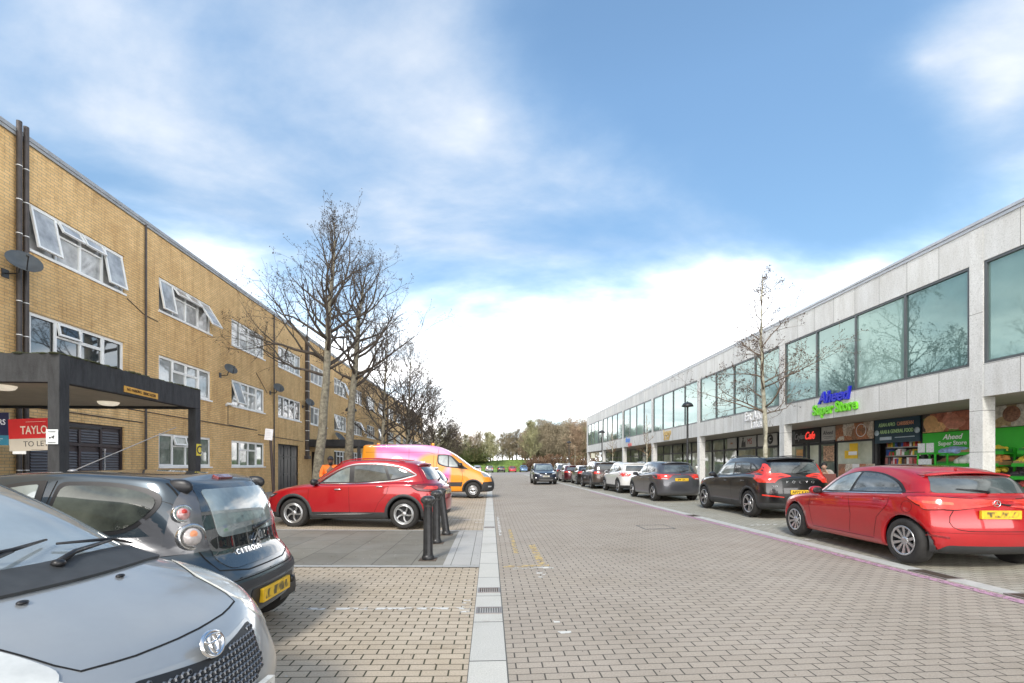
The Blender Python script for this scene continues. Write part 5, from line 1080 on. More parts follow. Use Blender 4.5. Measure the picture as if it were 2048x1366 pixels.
# ---------- red hatchback on the right
car = mkcar(dict(HATCH, L=4.13, W=1.74, H=1.43, nose_z=.70, cowl=(1.22, .96), wtop=1.95, roofr=3.52, gbase=(3.95, 1.0), beltf=.90, beltr=1.03, wroof=.70, tail_z=.96, cr=.33, rw=.325, ra=.375, tailin=.10, gbow=.08, zb=.16,
   roofz=[(1.95, 1.36), (2.6, 1.395), (3.2, 1.365), (3.52, 1.315)]), 3)
hd = math.radians(90-4.0); r = place('parked_car', 6.93, 7.80, hd, 'red hatchback with dark rear side windows parked nearest on the right'); pm = paint('paint_red_hatch', (.44, .007, .012))
g = [(v, p, .007) for v in 'LR' for p in ([(1.42, .93), (1.36, .66), (1.46, .30)], [(2.42, .96), (2.50, .6), (2.46, .30)], [(3.32, 1.0), (3.28, .82), (3.08, .62), (3.00, .30)], [(1.46, .28), (3.0, .28)], [(3.32, 1.0), (3.9, 1.05)])]
g += [('L', [(3.62+.085*math.cos(a*PI/8), .82+.085*math.sin(a*PI/8)) for a in range(17)], .005), ('B', [(-.52, .83), (-.59, .72), (-.60, .64), (-.57, .58), (-.50, .545), (-.4, .53), (.4, .53), (.50, .545), (.57, .58), (.60, .64), (.59, .72), (.52, .83)], .009), ('B', [(-.8, .50), (.8, .50)], .004), ('T', [(3.45, -.62), (3.52, -.45), (3.54, 0), (3.52, .45), (3.45, .62)], .006)]
car.finish(r, pm, g)
sidepart(car, 'window_trim', black, r, [(1.55, .925, .02), (2.0, 1.22, .3), (2.45, 1.335, .25), (2.95, 1.31, .25), (3.38, 1.19, .2), (3.54, 1.01, .06), (3.0, .985, .2), (2.2, .955, .2)], .004, .02)
sidepart(car, 'front_window', cglass_l, r, [(1.72, .965, .02), (2.05, 1.205, .3), (2.36, 1.295, .1), (2.50, 1.30, .02), (2.36, .985, .02)], .009, .02)
sidepart(car, 'rear_door_window', cglass, r, [(2.43, .99, .02), (2.56, 1.30, .02), (2.95, 1.285, .2), (3.32, 1.17, .15), (3.48, 1.02, .05), (3.0, 1.0, .2)], .009, .02)
sidepart(car, 'window_strip', M('trim_bright', (.6, .6, .6)), r, [(1.60, .915), (2.4, .95), (3.5, .995), (3.5, 1.005), (2.4, .962), (1.60, .928)], .010, .003)
screens(car, r, [(-.62, 1.02), (.62, 1.02), (.52, 1.30), (-.52, 1.30)], [(-.66, 1.03, .06), (.66, 1.03, .06), (.56, 1.26), (-.56, 1.26)], cglass)
for sg in (1, -1):
    vpart(car, 'lamp_surround', seam, r, 'B', [(sg*.445, .82), (sg*.49, .95), (sg*.80, .985), (sg*.80, .79)], .006, .04)
    vpart(car, 'lamp_surround', seam, r, 'L' if sg > 0 else 'R', [(3.58, .972, .02), (3.77, .85), (4.04, .79), (4.08, .95), (3.88, .985)], .006, .05)
    vpart(car, 'tail_lamp', tailred, r, 'B', [(sg*.46, .83), (sg*.50, .94), (sg*.80, .975), (sg*.80, .80)], .012, .04)
    v = 'L' if sg > 0 else 'R'; vpart(car, 'tail_lamp', tailred, r, v, [(3.60, .965, .02), (3.78, .86), (4.04, .80), (4.08, .94), (3.88, .975)], .012, .05)
    vpart(car, 'lamp_bar', brightred, r, 'B', [(sg*.52, .87), (sg*.52, .905), (sg*.78, .92), (sg*.78, .885)], .017, .015)
    vpart(car, 'reflector', taildk, r, 'B', [(sg*.60, .42), (sg*.80, .45), (sg*.78, .47), (sg*.6, .445)], .006, .01)
vpart(car, 'rear_diffuser', clad, r, 'B', [(-.72, .20), (.72, .20), (.62, .33, .05), (-.62, .33, .05)], .008, .05)
numberplate(car, r, 'B', .755, platey, .26, back=.03); spoiler(car, r, pm, 3.74, 1.325, .60, .30, .025); wiper(car, r, 0, 1.04, .38, 1.08)
T = frame(car.ray('B', 0, .90)[0]+Vector((-.012, 0, 0)), (0, -1, 0), (0, 0, 1)); mb = MB(); mb.lathe([(.040, 0), (.040, .008), (.048, .008), (.048, 0)], 28, T)
for k in range(3): a = PI/2+k*2*PI/3; mb.prism([(-.007*math.sin(a), .007*math.cos(a)), (.007*math.sin(a), -.007*math.cos(a)), (.044*math.cos(a), .044*math.sin(a))], T, .007)
mb.build('star_badge', chrome, r, True)
wheels(car, r, '10w', .215, .225); mirrors(car, r, pm, 1.62, .92); handles(car, r, pm, [(2.22, .86), (3.12, .90)]); aerial(car, r, 3.45, .05, 1., pm)
sidepart(car, 'headlamp', headl, r, [(.12, .62), (.55, .68), (.70, .78), (.35, .76)], .005, .03)
# ---------- black SUV
def suv(P, x, y, hd, label, pm, style='5d', rimr=.24, glass=cglass, plate=platey, tail='std', word=None, rails=None, lev=3, group=None, alt=None, clr=True, name='parked_car', mir=None):
    car = mkcar(P, lev); r = place(name, x, y, hd, label, group); P = car.P; L = P['L']; bf, br, H = P['beltf'], P['beltr'], P['H']; cw = P['cowl'][0]; wt = P['wtop']; rr_ = P['roofr']; we = P.get('wroof', .74)*P['W']/2; gb, gz_ = P['gbase']
    m1 = (cw+rr_)/2+.05; g = [(v, p, .007) for v in 'LR' for p in ([(cw+.22, bf), (cw+.2, bf-.3), (cw+.3, .35)], [(m1, bf), (m1+.03, .34)], [(m1+.95, br), (m1+.9, br-.25), (m1+.66, .62), (m1+.6, .36)])]
    car.finish(r, pm, g, under=clad if clr else black)
    zt = P.get('dlo_top', H-.15); ur = P.get('dlo_r', rr_-.1)
    sidepart(car, 'window_trim', black, r, [(cw+.32, bf+.015, .03), (wt+.05, zt-.10, .2), (wt+.42, zt, .2), (m1+.6, zt+.0, .2), (ur-.32, zt-.05, .15), (ur+.02, br+.08, .06), (ur-.3, br+.03, .1), (m1, bf+.035, .2)], .005, .02)
    sidepart(car, 'front_window', cglass_l, r, [(cw+.50, bf+.045, .02), (wt+.12, zt-.115, .15), (wt+.46, zt-.03, .1), (m1-.04, zt-.03, .03), (m1-.02, bf+.055, .02)], .010, .02, res=.08)
    sidepart(car, 'rear_door_window', cglass, r, [(m1+.05, bf+.06, .02), (m1+.05, zt-.03, .02), (m1+.6, zt-.03, .1), (m1+.78, zt-.05, .03), (m1+.86, br+.06, .03)], .010, .02, res=.08)
    if ur > m1+1.05: sidepart(car, 'quarter_window', cglass, r, [(m1+.94, br+.075, .02), (m1+.86, zt-.06, .02), (ur-.34, zt-.085, .08), (ur-.06, br+.10, .04)], .010, .01, res=.08)
    screens(car, r, [(-we*.98, P['cowl'][1]+.05), (we*.98, P['cowl'][1]+.05), (we*.84, H-.13), (-we*.84, H-.13)], [(-we*.98, gz_+.03), (we*.98, gz_+.03), (we*.84, H-.19), (-we*.84, H-.19)], glass)
    hw = P['W']/2; tz = P.get('tail_z', br-.04)
    if tail == 'xc':
        for sg in (1, -1):
            vpart(car, 'tail_lamp', tailred, r, 'B', [(sg*hw*.66, tz-.12, .01), (sg*hw*.97, tz-.12, .02), (sg*hw*.97, tz-.0, .02), (sg*hw*.90, tz+.10, .04), (sg*we*1.06, H-.22, .02), (sg*we*.98, H-.21, .02), (sg*hw*.80, tz+.06, .05), (sg*hw*.68, tz-.03, .02)], .008, .03, .05)
            v = 'L' if sg > 0 else 'R'; vpart(car, 'tail_lamp', tailred, r, v, [(L-.30, tz-.12, .02), (L-.09, tz-.12), (L-.09, tz+.02), (L-.14, tz+.10, .05), (L-.36, H-.24, .02), (L-.43, H-.23, .02), (L-.24, tz+.08, .06), (L-.31, tz-.02, .02)], .008, .03, .05)
            vpart(car, 'reflector', tailred, r, 'B', [(sg*hw*.45, .56), (sg*hw*.95, .60), (sg*hw*.95, .64), (sg*hw*.45, .58)], .006, .01)
        mb = MB(); 
        for k, ch in enumerate('VOLVO'):
            yy = .34-k*.17; p, nr = car.ray('B', yy, tz-.10); text(mb, ch, .085, frame(p+Vector((-.008, 0, 0)), (0, -1, 0), (0, 0, 1)), .004, off=.01, sx=1.2)
        mb.build('tailgate_lettering', chrome, r, True); mb = MB(); p, nr = car.ray('B', .62, tz-.20); text(mb, 'XC40', .06, frame(p+Vector((-.008, 0, 0)), (0, -1, 0), (0, 0, 1)), .004, off=.01, sx=1.2); mb.build('model_lettering', chrome, r, True)
    elif tail == 'wide':
        for sg in (1, -1):
            vpart(car, 'tail_lamp', tailred, r, 'B', [(sg*hw*.45, tz-.06, .02), (sg*hw*.62, tz-.18), (sg*hw*.98, tz-.16), (sg*hw*.98, tz+.04), (sg*hw*.7, tz+.03)], .006, .04); v = 'L' if sg > 0 else 'R'
            vpart(car, 'tail_lamp', tailred, r, v, [(L-.42, tz+.03, .02), (L-.26, tz-.12), (L-.10, tz-.15), (L-.10, tz+.03)], .006, .04)
            vpart(car, 'lamp_bar', clearl, r, 'B', [(sg*hw*.62, tz-.165), (sg*hw*.84, tz-.155), (sg*hw*.84, tz-.125), (sg*hw*.62, tz-.125)], .010, .01)
    else:
        for sg in (1, -1):
            vpart(car, 'tail_lamp', tailred, r, 'B', [(sg*hw*.55, tz-.14), (sg*hw*.98, tz-.15), (sg*hw*.98, tz+.02), (sg*hw*.6, tz-.0)], .006, .03); v = 'L' if sg > 0 else 'R'
            vpart(car, 'tail_lamp', taildk, r, v, [(L-.42, tz-.02), (L-.06, tz-.14), (L-.06, tz+.02)], .006, .03)
        vpart(car, 'rear_skid', M('skid_silver', (.4, .4, .4), .4, .5), r, 'B', [(-.5, P['zb']+.06), (.5, P['zb']+.06), (.55, P['zb']+.13), (-.55, P['zb']+.13)], .006, .02)
    if clr: arch_trim(car, r, .06)
    for sg in 'LR': vpart(car, 'headlamp', headl, r, sg, [(.10, P['nose_z']-.06), (.42, P['nose_z']+.0), (.48, P['nose_z']+.08), (.15, P['nose_z']+.04)], .005, .03)
    wheels(car, r, style, rimr, .23); mirrors(car, r, mir or pm, cw+.34, bf+.02); handles(car, r, pm, [(m1-.28, bf-.11), (m1+.66, bf-.09)])
    numberplate(car, r, 'B', P.get('plz', .86), plate, .26, txt=word); spoiler(car, r, pm if tail != 'xc' else black, rr_+.10, H-.06, we*.92, .22); wiper(car, r, 0, gz_+.03, -.36, gz_+.09)
    if rails: roofrails(car, r, rails, wt+.15, rr_-.3, we*.90)
    return r, car
UP = math.radians(90)
suv(dict(XC, plz=.70), 7.98, 13.8, UP-.01, 'glossy black SUV with tall red tail lamps and spaced chrome letters', paint('paint_black', (.004, .004, .005), 0.), '5d', .25, tail='xc', rails=black, word='AP72 KXO')
HRV = dict(L=4.3, W=1.77, H=1.60, wb=2.61, fo=.86, rw=.335, zb=.19, cowl=(1.12, 1.04), wtop=1.82, roofr=3.72, gbase=(4.12, 1.12), nose_z=.80, beltf=1.0, beltr=1.12, wroof=.70, tail_z=1.04, cr=.34, bands=[1, 0, 0, 0, 0, 0, 0, 0, 0], dlo_r=3.45, tailin=.07)
suv(HRV, 7.40, 19.9, UP+.02, 'dark grey crossover with wide red lamps and yellow plate, third on the right', paint('paint_grey', (.085, .088, .10), .5), '5d', .23, tail='wide', plate=platey, mir=black)
QQ = dict(XC, L=4.38, W=1.81, H=1.59, wb=2.65, cowl=(1.15, 1.05), wtop=1.85, roofr=3.92, gbase=(4.2, 1.10), beltf=1.0, beltr=1.10, tail_z=1.02, rw=.345, ra=.40)
suv(QQ, 7.50, 25.4, UP+.02, 'white crossover with black lower cladding and silver roof rails, fourth on the right', paint('paint_white', (.70, .70, .68), 0.), '5', .23, tail='wide', rails=chrome, lev=2)
KD = dict(XC, L=4.7, W=1.88, H=1.68, wb=2.79, roofr=4.3, gbase=(4.55, 1.14), wroof=.75)
suv(KD, 7.2, 30.4, UP+.0, 'large dark bronze SUV with pale roof rails, fifth on the right', paint('paint_bronze', (.09, .07, .06), .5), '5', .24, tail='std', rails=chrome, lev=2, mir=black)
HB = dict(HATCH, H=1.45); FG = dict(group='far cars parked on the right')
suv(dict(HB, zb=.16), 7.45, 36.4, UP-.03, 'black hatchback parked beyond the bronze SUV on the right', paint('paint_black', ()), '10', .21, lev=2, tail='wide', clr=False)
suv(dict(HB, L=4.4, H=1.48), 7.2, 41.6, UP, 'dark maroon hatchback parked seventh on the right', paint('paint_maroon', (.09, .014, .02), .4), '5', .21, lev=2, clr=False)
suv(dict(HRV, L=4.4, H=1.58), 7.3, 46.8, UP, 'dark grey car at the far end of the right-hand parking row', paint('paint_slate', (.12, .13, .15), .5), '5', .21, lev=2)
suv(dict(KD), 9.7-1.6, 52.5, UP, 'silver estate car showing only its roof rails beyond the black hatchback', paint('paint_silver2', (.42, .43, .42), .5), '5', .23, rails=chrome, lev=2)
# white hatchback behind the red SUV
suv(dict(HATCH, L=4.2, H=1.50, wroof=.72), -3.35, 15.6, PI, 'white hatchback parked behind the red SUV, only its tail showing', paint('paint_white', ()), '5', .21, lev=2, clr=False, tail='wide', plate=platey)
# ---------- oncoming dark blue SUV
RV = dict(XC, L=4.6, W=1.845, H=1.67, wb=2.66, nose_z=.90, cowl=(1.2, 1.10), wtop=2.0, roofr=4.2, gbase=(4.45, 1.1))
car = mkcar(RV, 3); r = place('oncoming_car', 4.35, 38.2, -UP+.0, 'dark blue SUV driving towards the camera down the road'); pm = paint('paint_navy', (.022, .028, .05), .4)
car.finish(r, pm, []); screens(car, r, [(-.70, 1.14), (.70, 1.14), (.58, 1.54), (-.58, 1.54)], None, cglass_l); sidepart(car, 'side_window', cglass, r, [(1.6, 1.10), (2.15, 1.48), (3.9, 1.5), (4.2, 1.2), (2.6, 1.1)], .006, .06)
vpart(car, 'grille', black, r, 'F', [(-.36, .74), (.36, .74), (.62, .90), (-.62, .90)], .006, .02); vpart(car, 'lower_grille', clad, r, 'F', [(-.66, .30), (.66, .30), (.55, .60), (-.55, .60)], .008, .05); vpart(car, 'bumper_strip', M('skid_silver', (.4, .4, .4)), r, 'F', [(-.5, .36), (.5, .36), (.55, .40), (-.55, .40)], .012, .01)
for sg in (1, -1):
    vpart(car, 'headlamp', clearl, r, 'F', [(sg*.48, .82), (sg*.86, .86), (sg*.88, .97), (sg*.52, .90)], .008, .02); vpart(car, 'fog_lamp', lampmat('drl', (.9, .9, .9), .6), r, 'F', [(sg*.72, .50), (sg*.80, .50), (sg*.80, .58), (sg*.72, .58)], .010, .02)
numberplate(car, r, 'F', .66, platew, .26); wheels(car, r, '5', .24, .23); mirrors(car, r, pm, 1.55, 1.10); arch_trim(car, r, .06); roofrails(car, r, chrome, 2.0, 3.9, .62)
mb = MB(); p, nr = car.ray('F', 0, .83); mb.lathe([(.001, .03), (.075, .02), (.08, 0)], 20, frame(p, (0, 1, 0), (0, 0, 1)) @ Matrix.Diagonal((1.2, .8, 1, 1))); mb.build('badge', chrome, r, True)
# far cars, end-on beyond the car park
far = [(-2.9, 'paint_silver2', 'silver hatchback with its tailgate raised at the far left of the car park', KD), (-.15, 'paint_greyfar', 'grey estate car parked before the grass bank, second from the left', KD), (2.55, 'paint_black', 'black saloon parked before the grass bank in the middle of the row', HB), (5.15, 'paint_red_hatch', 'small red hatchback parked before the distant grass bank', HB), (7.75, 'paint_bluefar', 'pale blue hatchback parked before the bank, rightmost of the far row', HRV)]
paint('paint_greyfar', (.2, .2, .21), .4); paint('paint_bluefar', (.12, .22, .36), .4)
for i, (x, pn, lb, sp) in enumerate(far):
    r, car = suv(dict(sp), x, 108, (UP if i not in (3, 4) else -UP), lb, MATS[pn], '5', .22, lev=2, clr=False, group='cars parked before the grass bank', plate=platew)
    if i == 0:
        mb = MB(); T = Matrix.Translation((car.X(4.3), 0, 1.6)) @ Matrix.Rotation(-.35, 4, 'Y'); mb.bbox(-1.0, 0, -.6, .6, 0, .06, .02, T=T); mb.build('raised_tailgate', MATS[pn], r, True)
# ---------- dark blue-grey three-door hatchback, tail towards the road
car = mkcar(dict(C1, rw=.285, cr=.30, crr=.16), 3); r = place('parked_car', -3.50, 4.17, PI, 'dark blue-grey three-door hatchback with big clear tail lamps, tail to the road'); pm = paint('paint_bluegrey', (.035, .052, .068), .45)
P = car.P; L = P['L']
g = [(v, p, .008) for v in 'LR' for p in ([(1.30, 1.0), (1.24, .6), (1.34, .34)], [(2.20, 1.44), (2.14, 1.20), (2.22, .90), (2.24, .40)], [(2.9, .62), (3.25, .60), (3.40, .62)], [(2.92, .90), (2.90, .74)])]
g += [('B', [(-.60, 1.36), (-.64, .95), (-.56, .70), (-.3, .655), (.3, .655), (.56, .70), (.64, .95), (.60, 1.36)], .010), ('B', [(-.75, .60), (.75, .60)], .008), ('T', [(1.5, -.56), (2.4, -.585), (3.0, -.56)], .010), ('T', [(1.5, .56), (2.4, .585), (3.0, .56)], .010)]
car.finish(r, pm, g)
sidepart(car, 'window_trim', black, r, [(1.28, 1.0, .03), (1.60, 1.30, .15), (1.95, 1.375, .1), (2.12, 1.385, .02), (2.08, 1.03, .03)], .004, .02); sidepart(car, 'front_window', cglass_l, r, [(1.36, 1.03, .03), (1.64, 1.28, .15), (1.95, 1.345, .1), (2.07, 1.355, .02), (2.04, 1.06, .05)], .008, .03)
sidepart(car, 'window_trim', black, r, [(2.12, 1.00, .10), (2.20, 1.375, .06), (2.55, 1.375, .15), (2.88, 1.31, .14), (2.93, 1.20, .12), (2.72, .99, .18)], .004, .04, res=.05); sidepart(car, 'quarter_window', M('glass_greenish', (.03, .036, .032), .02, var=.6, vs=1.8, ior=1.8, c2=(.09, .10, .08)), r, [(2.15, 1.03, .08), (2.23, 1.345, .05), (2.55, 1.345, .15), (2.84, 1.285, .12), (2.89, 1.20, .10), (2.70, 1.02, .15)], .009, .04, res=.05)
screens(car, r, [(-.60, 1.04), (.60, 1.04), (.50, 1.36), (-.50, 1.36)], None, cglass_l)
vpart(car, 'tailgate_glass', M('tailgate_glass', (.02, .025, .028), .015, var=.3, ior=2.2), r, 'B', [(-.50, .69, .10), (.50, .69, .10), (.57, 1.0, .2), (.50, 1.34, .05), (-.50, 1.34, .05), (-.57, 1.0, .2)], .006, .05, .05)
vpart(car, 'rear_window', cglass_l, r, 'B', [(-.46, .93, .06), (.46, .93, .06), (.47, 1.30, .05), (-.47, 1.30, .05)], .010, .05, .05)
smoke = M('lamp_smoked', (.11, .112, .12), .2, .3, var=.15, coat=1); bowl = M('lamp_bowl_chrome', (.62, .62, .62), .12, .9, var=.3, vs=20)
for v, sg in (('L', 1), ('R', -1)):
    vpart(car, 'tail_lamp', smoke, r, v, [(3.00, 1.35, .02), (3.12, 1.22, .2), (3.36, .86, .03), (2.93, .84, .02)], .006, .02, .04)
    vpart(car, 'tail_lamp', smoke, r, 'B', [(sg*.68, 1.26, .02), (sg*.64, 1.2), (sg*.66, .86, .02), (sg*.86, .84, .02)], .006, .02, .04)
    for u, z, rad, c2 in ((3.04, 1.135, .064, (.5, .04, .03)), (3.10, .965, .092, (.85, .35, .18))):
        p, nr = car.ray(v, car.X(u), z); d = (nr+Vector((-.55, 0, 0))).normalized(); T = Matrix.Translation(p+nr*.006) @ d.to_track_quat('Z', 'Y').to_matrix().to_4x4()
        mb = MB(); mb.lathe([(rad*1.12, -.03), (rad*1.08, .002), (rad*.95, .008), (rad*.55, -.006), (.001, -.002)], 28, T); o = mb.build('lamp_bowl', bowl, r, True)
        mb = MB(); mb.lathe([(rad*.70, .0), (rad*.66, .010), (rad*.4, .018), (.001, .021)], 24, T); mb.build('lens', M('lens_white' if rad > .07 else 'lens_red', (.55, .50, .48) if rad > .07 else (.50, .28, .27), .1, 0, var=.3, vs=18, coat=1), o, True)
        mb = MB(); mb.lathe([(rad*.30, .019), (.001, .024)], 16, T @ Matrix.Translation((0, rad*.22, 0))); mb.build('bulb', M('bulb_orange' if rad > .07 else 'bulb_red', c2, .3, var=.1), o, True)
vpart(car, 'bumper_strip', clad, r, 'B', [(-.80, .52, .02), (.80, .52, .02), (.80, .575, .02), (-.80, .575, .02)], .008, .02); sidepart(car, 'bumper_strip', clad, r, [(2.95, .52), (3.4, .52), (3.4, .575), (2.98, .575)], .008, .01)
vpart(car, 'plate_recess', black, r, 'B', [(-.42, .34), (.36, .34), (.36, .50), (-.42, .50)], .005, .04); numberplate(car, r, 'B', .425, platey, .25, -.0, back=.02)
blobpart('tow_cover', black, r, car.ray('B', -.33, .43)[0]+Vector((-.02, 0, 0)), (.03, .035, .035))
vpart(car, 'brake_light', taildk, r, 'B', [(-.11, 1.375, .01), (.11, 1.375, .01), (.11, 1.40, .01), (-.11, 1.40, .01)], .02, .01, .04)
for sg in (1, -1):
    p, nr = car.ray('B', sg*.56, 1.36); mb = MB(); mb.ell(p+Vector((-.02, 0, -.03)), (.10, .035, .06), 14, 8, 0, .9); mb.build('roof_corner_cap', black, r, True)
mb = MB(); p0, nr = car.ray('B', -.26, .80)
for k, ch in enumerate('CITROËN'):
    yy = .30-k*.052; p, nr = car.ray('B', yy, .79); text(mb, ch, .062, frame(p+nr*.010, (0, -1, 0), Vector((0, 0, 1))-nr*nr.z), .004, off=.014, sx=1.1)
mb.build('tailgate_lettering', chrome, r, True)
p, nr = car.ray('B', 0, .86); T = frame(p+nr*.012, (0, -1, 0), Vector((0, 0, 1))-nr*nr.z); mb = MB()
for dz in (-.025, .022):
    mb.prism([(-.052, dz-.03), (-.036, dz-.03), (0, dz+.008), (.036, dz-.03), (.052, dz-.03), (.052, dz-.022), (0, dz+.03), (-.052, dz-.022)], T, .008)
mb.build('chevron_badge', chrome, r, True); wheels(car, r, '7', .18, .17); handles(car, r, pm, [(2.0, .90)], .07); mirrors(car, r, pm, 1.36, 1.0, .9); wiper(car, r, .02, .95, -.34, .99)
p, nr = car.ray('T', car.X(1.72), 0); mb = MB(); mb.tube(p, p+Vector((-.86, 0, .38)), .0055, .003, 6); mb.ell(p, (.04, .025, .02), 12, 6); mb.build('aerial', M('aerial_grey', (.25, .25, .26), .4, .4), r, True)
# ---------- silver hatchback in the foreground, nose to the road
car = mkcar(dict(YA, wtop=1.80, roofr=3.3), 3); car3 = car; r = place('parked_car', -3.03, 2.25, -.087, 'silver hatchback with honeycomb grille and oval badge in the near left corner'); P = car.P
pm = paint('paint_silver', (.35, .365, .37), .35, .28, .03)
g = [('T', [(.98, -.72), (.86, -.68), (.56, -.49), (.36, -.45), (.295, -.42), (.265, -.33), (.245, -.25), (.233, -.15), (.226, -.06), (.226, .06), (.233, .15), (.245, .25), (.265, .33), (.295, .42), (.36, .45), (.56, .49), (.86, .68), (.98, .72)], .008)]
g += [(v, p, .007) for v in 'LR' for p in ([(1.22, 1.0), (1.16, .7), (1.28, .32)], [(2.25, 1.05), (2.28, .32)], [(.3, .50), (.42, .60)])]
car.finish(r, pm, g)
vpart(car, 'windscreen', M('screen_glass', (.27, .31, .32), .01, 0, var=.3, vs=1., ior=2.6), r, 'F', [(-.66, 1.06, .08), (-.35, 1.035, .1), (.35, 1.035, .1), (.66, 1.06, .08), (.55, 1.44, .08), (-.55, 1.44, .08)], .006, .05, .06)
vpart(car, 'screen_edge', black, r, 'F', [(-.70, 1.03, .08), (-.35, 1.0, .1), (.35, 1.0, .1), (.70, 1.03, .08), (.58, 1.47, .06), (-.58, 1.47, .06)], .003, .05, .06)
vpart(car, 'cowl', M('cowl_plastic', (.045, .048, .05), .6, var=.2, vs=10), r, 'T', [(.74, 0, .2), (.765, .3, .2), (.85, .6, .06), (.95, .71, .03), (1.08, .69, .03), (.98, .5, .2), (.90, 0, .3), (.98, -.5, .2), (1.08, -.69, .03), (.95, -.71, .03), (.85, -.6, .06), (.765, -.3, .2)], .016, .05, .05)
# wipers
def front_wiper(y0, y1):
    mb = MB(); a, n0_ = car.ray('T', car.X(.88), y0); b, n1_ = car.ray('T', car.X(.99), y1); mb.path([a+n0_*.03, (a*2+b)/3+Vector((.0, 0, .045)), b+n1_*.05], [.017, .012, .008], 6); mb.ell(a+n0_*.025, (.028, .028, .02), 12, 6)
    for t0, t1 in ((-.25, .35),):
        p, n_ = car.ray('T', car.X(1.02), y1+t0); q, m_ = car.ray('T', car.X(1.06), y1+t1*.6); mb.path([p+n_*.03, b+n1_*.055, q+m_*.03], [.006, .010, .006], 5)
    mb.build('wiper', black, r, True)
front_wiper(.05, .42); front_wiper(-.42, -.05)
for y in (-.25, .18): mb = MB(); p, n_ = car.ray('T', car.X(.70), y); mb.ell(p+n_*.006, (.016, .022, .009), 10, 6); mb.build('washer_jet', black, r, True)
hlm = M('headlamp_haze', (.50, .51, .49), .18, 0, var=.12, vs=5, coat=1, c2=(.60, .61, .58))
for sg in (1, -1):
    vpart(car, 'headlamp', hlm, r, 'T', [(.31, sg*.46, .05), (.56, sg*.50, .10), (.86, sg*.69, .03), (.70, sg*.80, .06), (.42, sg*.785, .08), (.25, sg*.66, .06)], .007, .04, .035)
    vpart(car, 'headlamp', hlm, r, 'F', [(sg*.46, .72, .04), (sg*.50, .80), (sg*.66, .84), (sg*.79, .80, .05), (sg*.78, .66, .05), (sg*.62, .62, .05)], .006, .04, .035)
gm = M('grille_black', (.015, .016, .018), .5, var=.2)
GP = [(-.35, .705, .03), (-.13, .675, .05), (0, .66, .1), (.13, .675, .05), (.35, .705, .03), (.27, .50, .06), (0, .46, .2), (-.27, .50, .06)]
fr = [(-.375, .72, .03), (-.13, .695, .05), (0, .69, .1), (.13, .695, .05), (.375, .72, .03), (.29, .485, .06), (0, .44, .2), (-.29, .485, .06)]
vpart(car, 'grille_surround', pm, r, 'F', fr, .006, .03, .04); gr_ = vpart(car, 'grille', gm, r, 'F', GP, .010, .03, .04)
mb = MB(); hs = .0165
def inpoly(x, y, Pq):
    c = False
    for i in range(len(Pq)):
        a, b = Pq[i], Pq[i-1]
        if (a[1] > y) != (b[1] > y) and x < (b[0]-a[0])*(y-a[1])/(b[1]-a[1])+a[0]: c = not c
    return c
j = 0; zz = .45
while zz < .72:
    yy = -.36+(hs*.87 if j % 2 else 0)
    while yy < .36:
        if inpoly(yy, zz, GP) and inpoly(yy+.01, zz+.012, GP) and inpoly(yy-.01, zz-.008, GP):
            p, n_ = car.ray('F', yy, zz); T = frame(p+Vector((.012, 0, 0)), (0, 1, 0), (-.25, 0, 1)); o6 = [(math.cos(PI/6+k*PI/3), math.sin(PI/6+k*PI/3)) for k in range(6)]
            vs = [T @ Vector((a*hs, b*hs*.9, 0)) for a, b in o6]+[T @ Vector((a*hs*.70, b*hs*.62-.001, .006)) for a, b in o6]+[T @ Vector((a*hs*.62, b*hs*.55, -.014)) for a, b in o6]
            mb.add(vs, [(k, (k+1) % 6, 6+(k+1) % 6, 6+k) for k in range(6)]+[(6+k, 6+(k+1) % 6, 12+(k+1) % 6, 12+k) for k in range(6)], 0)
        yy += hs*1.74
    zz += hs*1.42; j += 1
mb.build('mesh', M('grille_mesh', (.20, .21, .225), .3, .6, var=.1), gr_, True)
p, n_ = car.ray('F', 0, .70); T = frame(p+Vector((.03, 0, .02)), (0, 1, 0), Vector((-.35, 0, 1))) @ Matrix.Scale(.95, 4)
mb = MB()
def ring2(rx, ry, t, cy=0, h=.012):
    n = 32; vs = []
    for k in range(n):
        a = 2*PI*k/n
        for q, z in ((1+t, 0), (1+t*.4, h), (1-t*.4, h), (1-t, 0)): vs.append(T @ Vector((rx*math.cos(a)*1., cy+ry*math.sin(a), z)) if q == 1 else T @ Vector(((rx+(q-1)*.06)*math.cos(a), cy+(ry+(q-1)*.06)*math.sin(a), z)))
    mb.add(vs, [(4*k+j_, 4*((k+1) % n)+j_, 4*((k+1) % n)+j_+1, 4*k+j_+1) for k in range(n) for j_ in range(3)], 0, True)
ring2(.066, .056, .14); ring2(.022, .044, .11, 0, .014); ring2(.050, .018, .11, .024, .014)
mb.build('oval_badge', chrome, r, True); mb = MB(); mb.lathe([(.001, -.0), (.9, -.0), (1.0, -.02)], 28, T @ Matrix.Diagonal((.066, .056, .3, 1))); mb.build('badge_back', pm, r, True)
vpart(car, 'lower_grille', clad, r, 'F', [(-.45, .24), (.45, .24), (.40, .36), (-.40, .36)], .008, .04); numberplate(car, r, 'F', .415, platew, .26, back=.03)
sidepart(car, 'side_window', cglass, r, [(1.2, 1.06, .03), (1.75, 1.40, .15), (2.9, 1.40, .1), (3.2, 1.15, .08), (2.2, 1.08, .1)], .006, .03); wheels(car, r, '7', .19, .18); handles(car, r, pm, [(2.05, .95)])
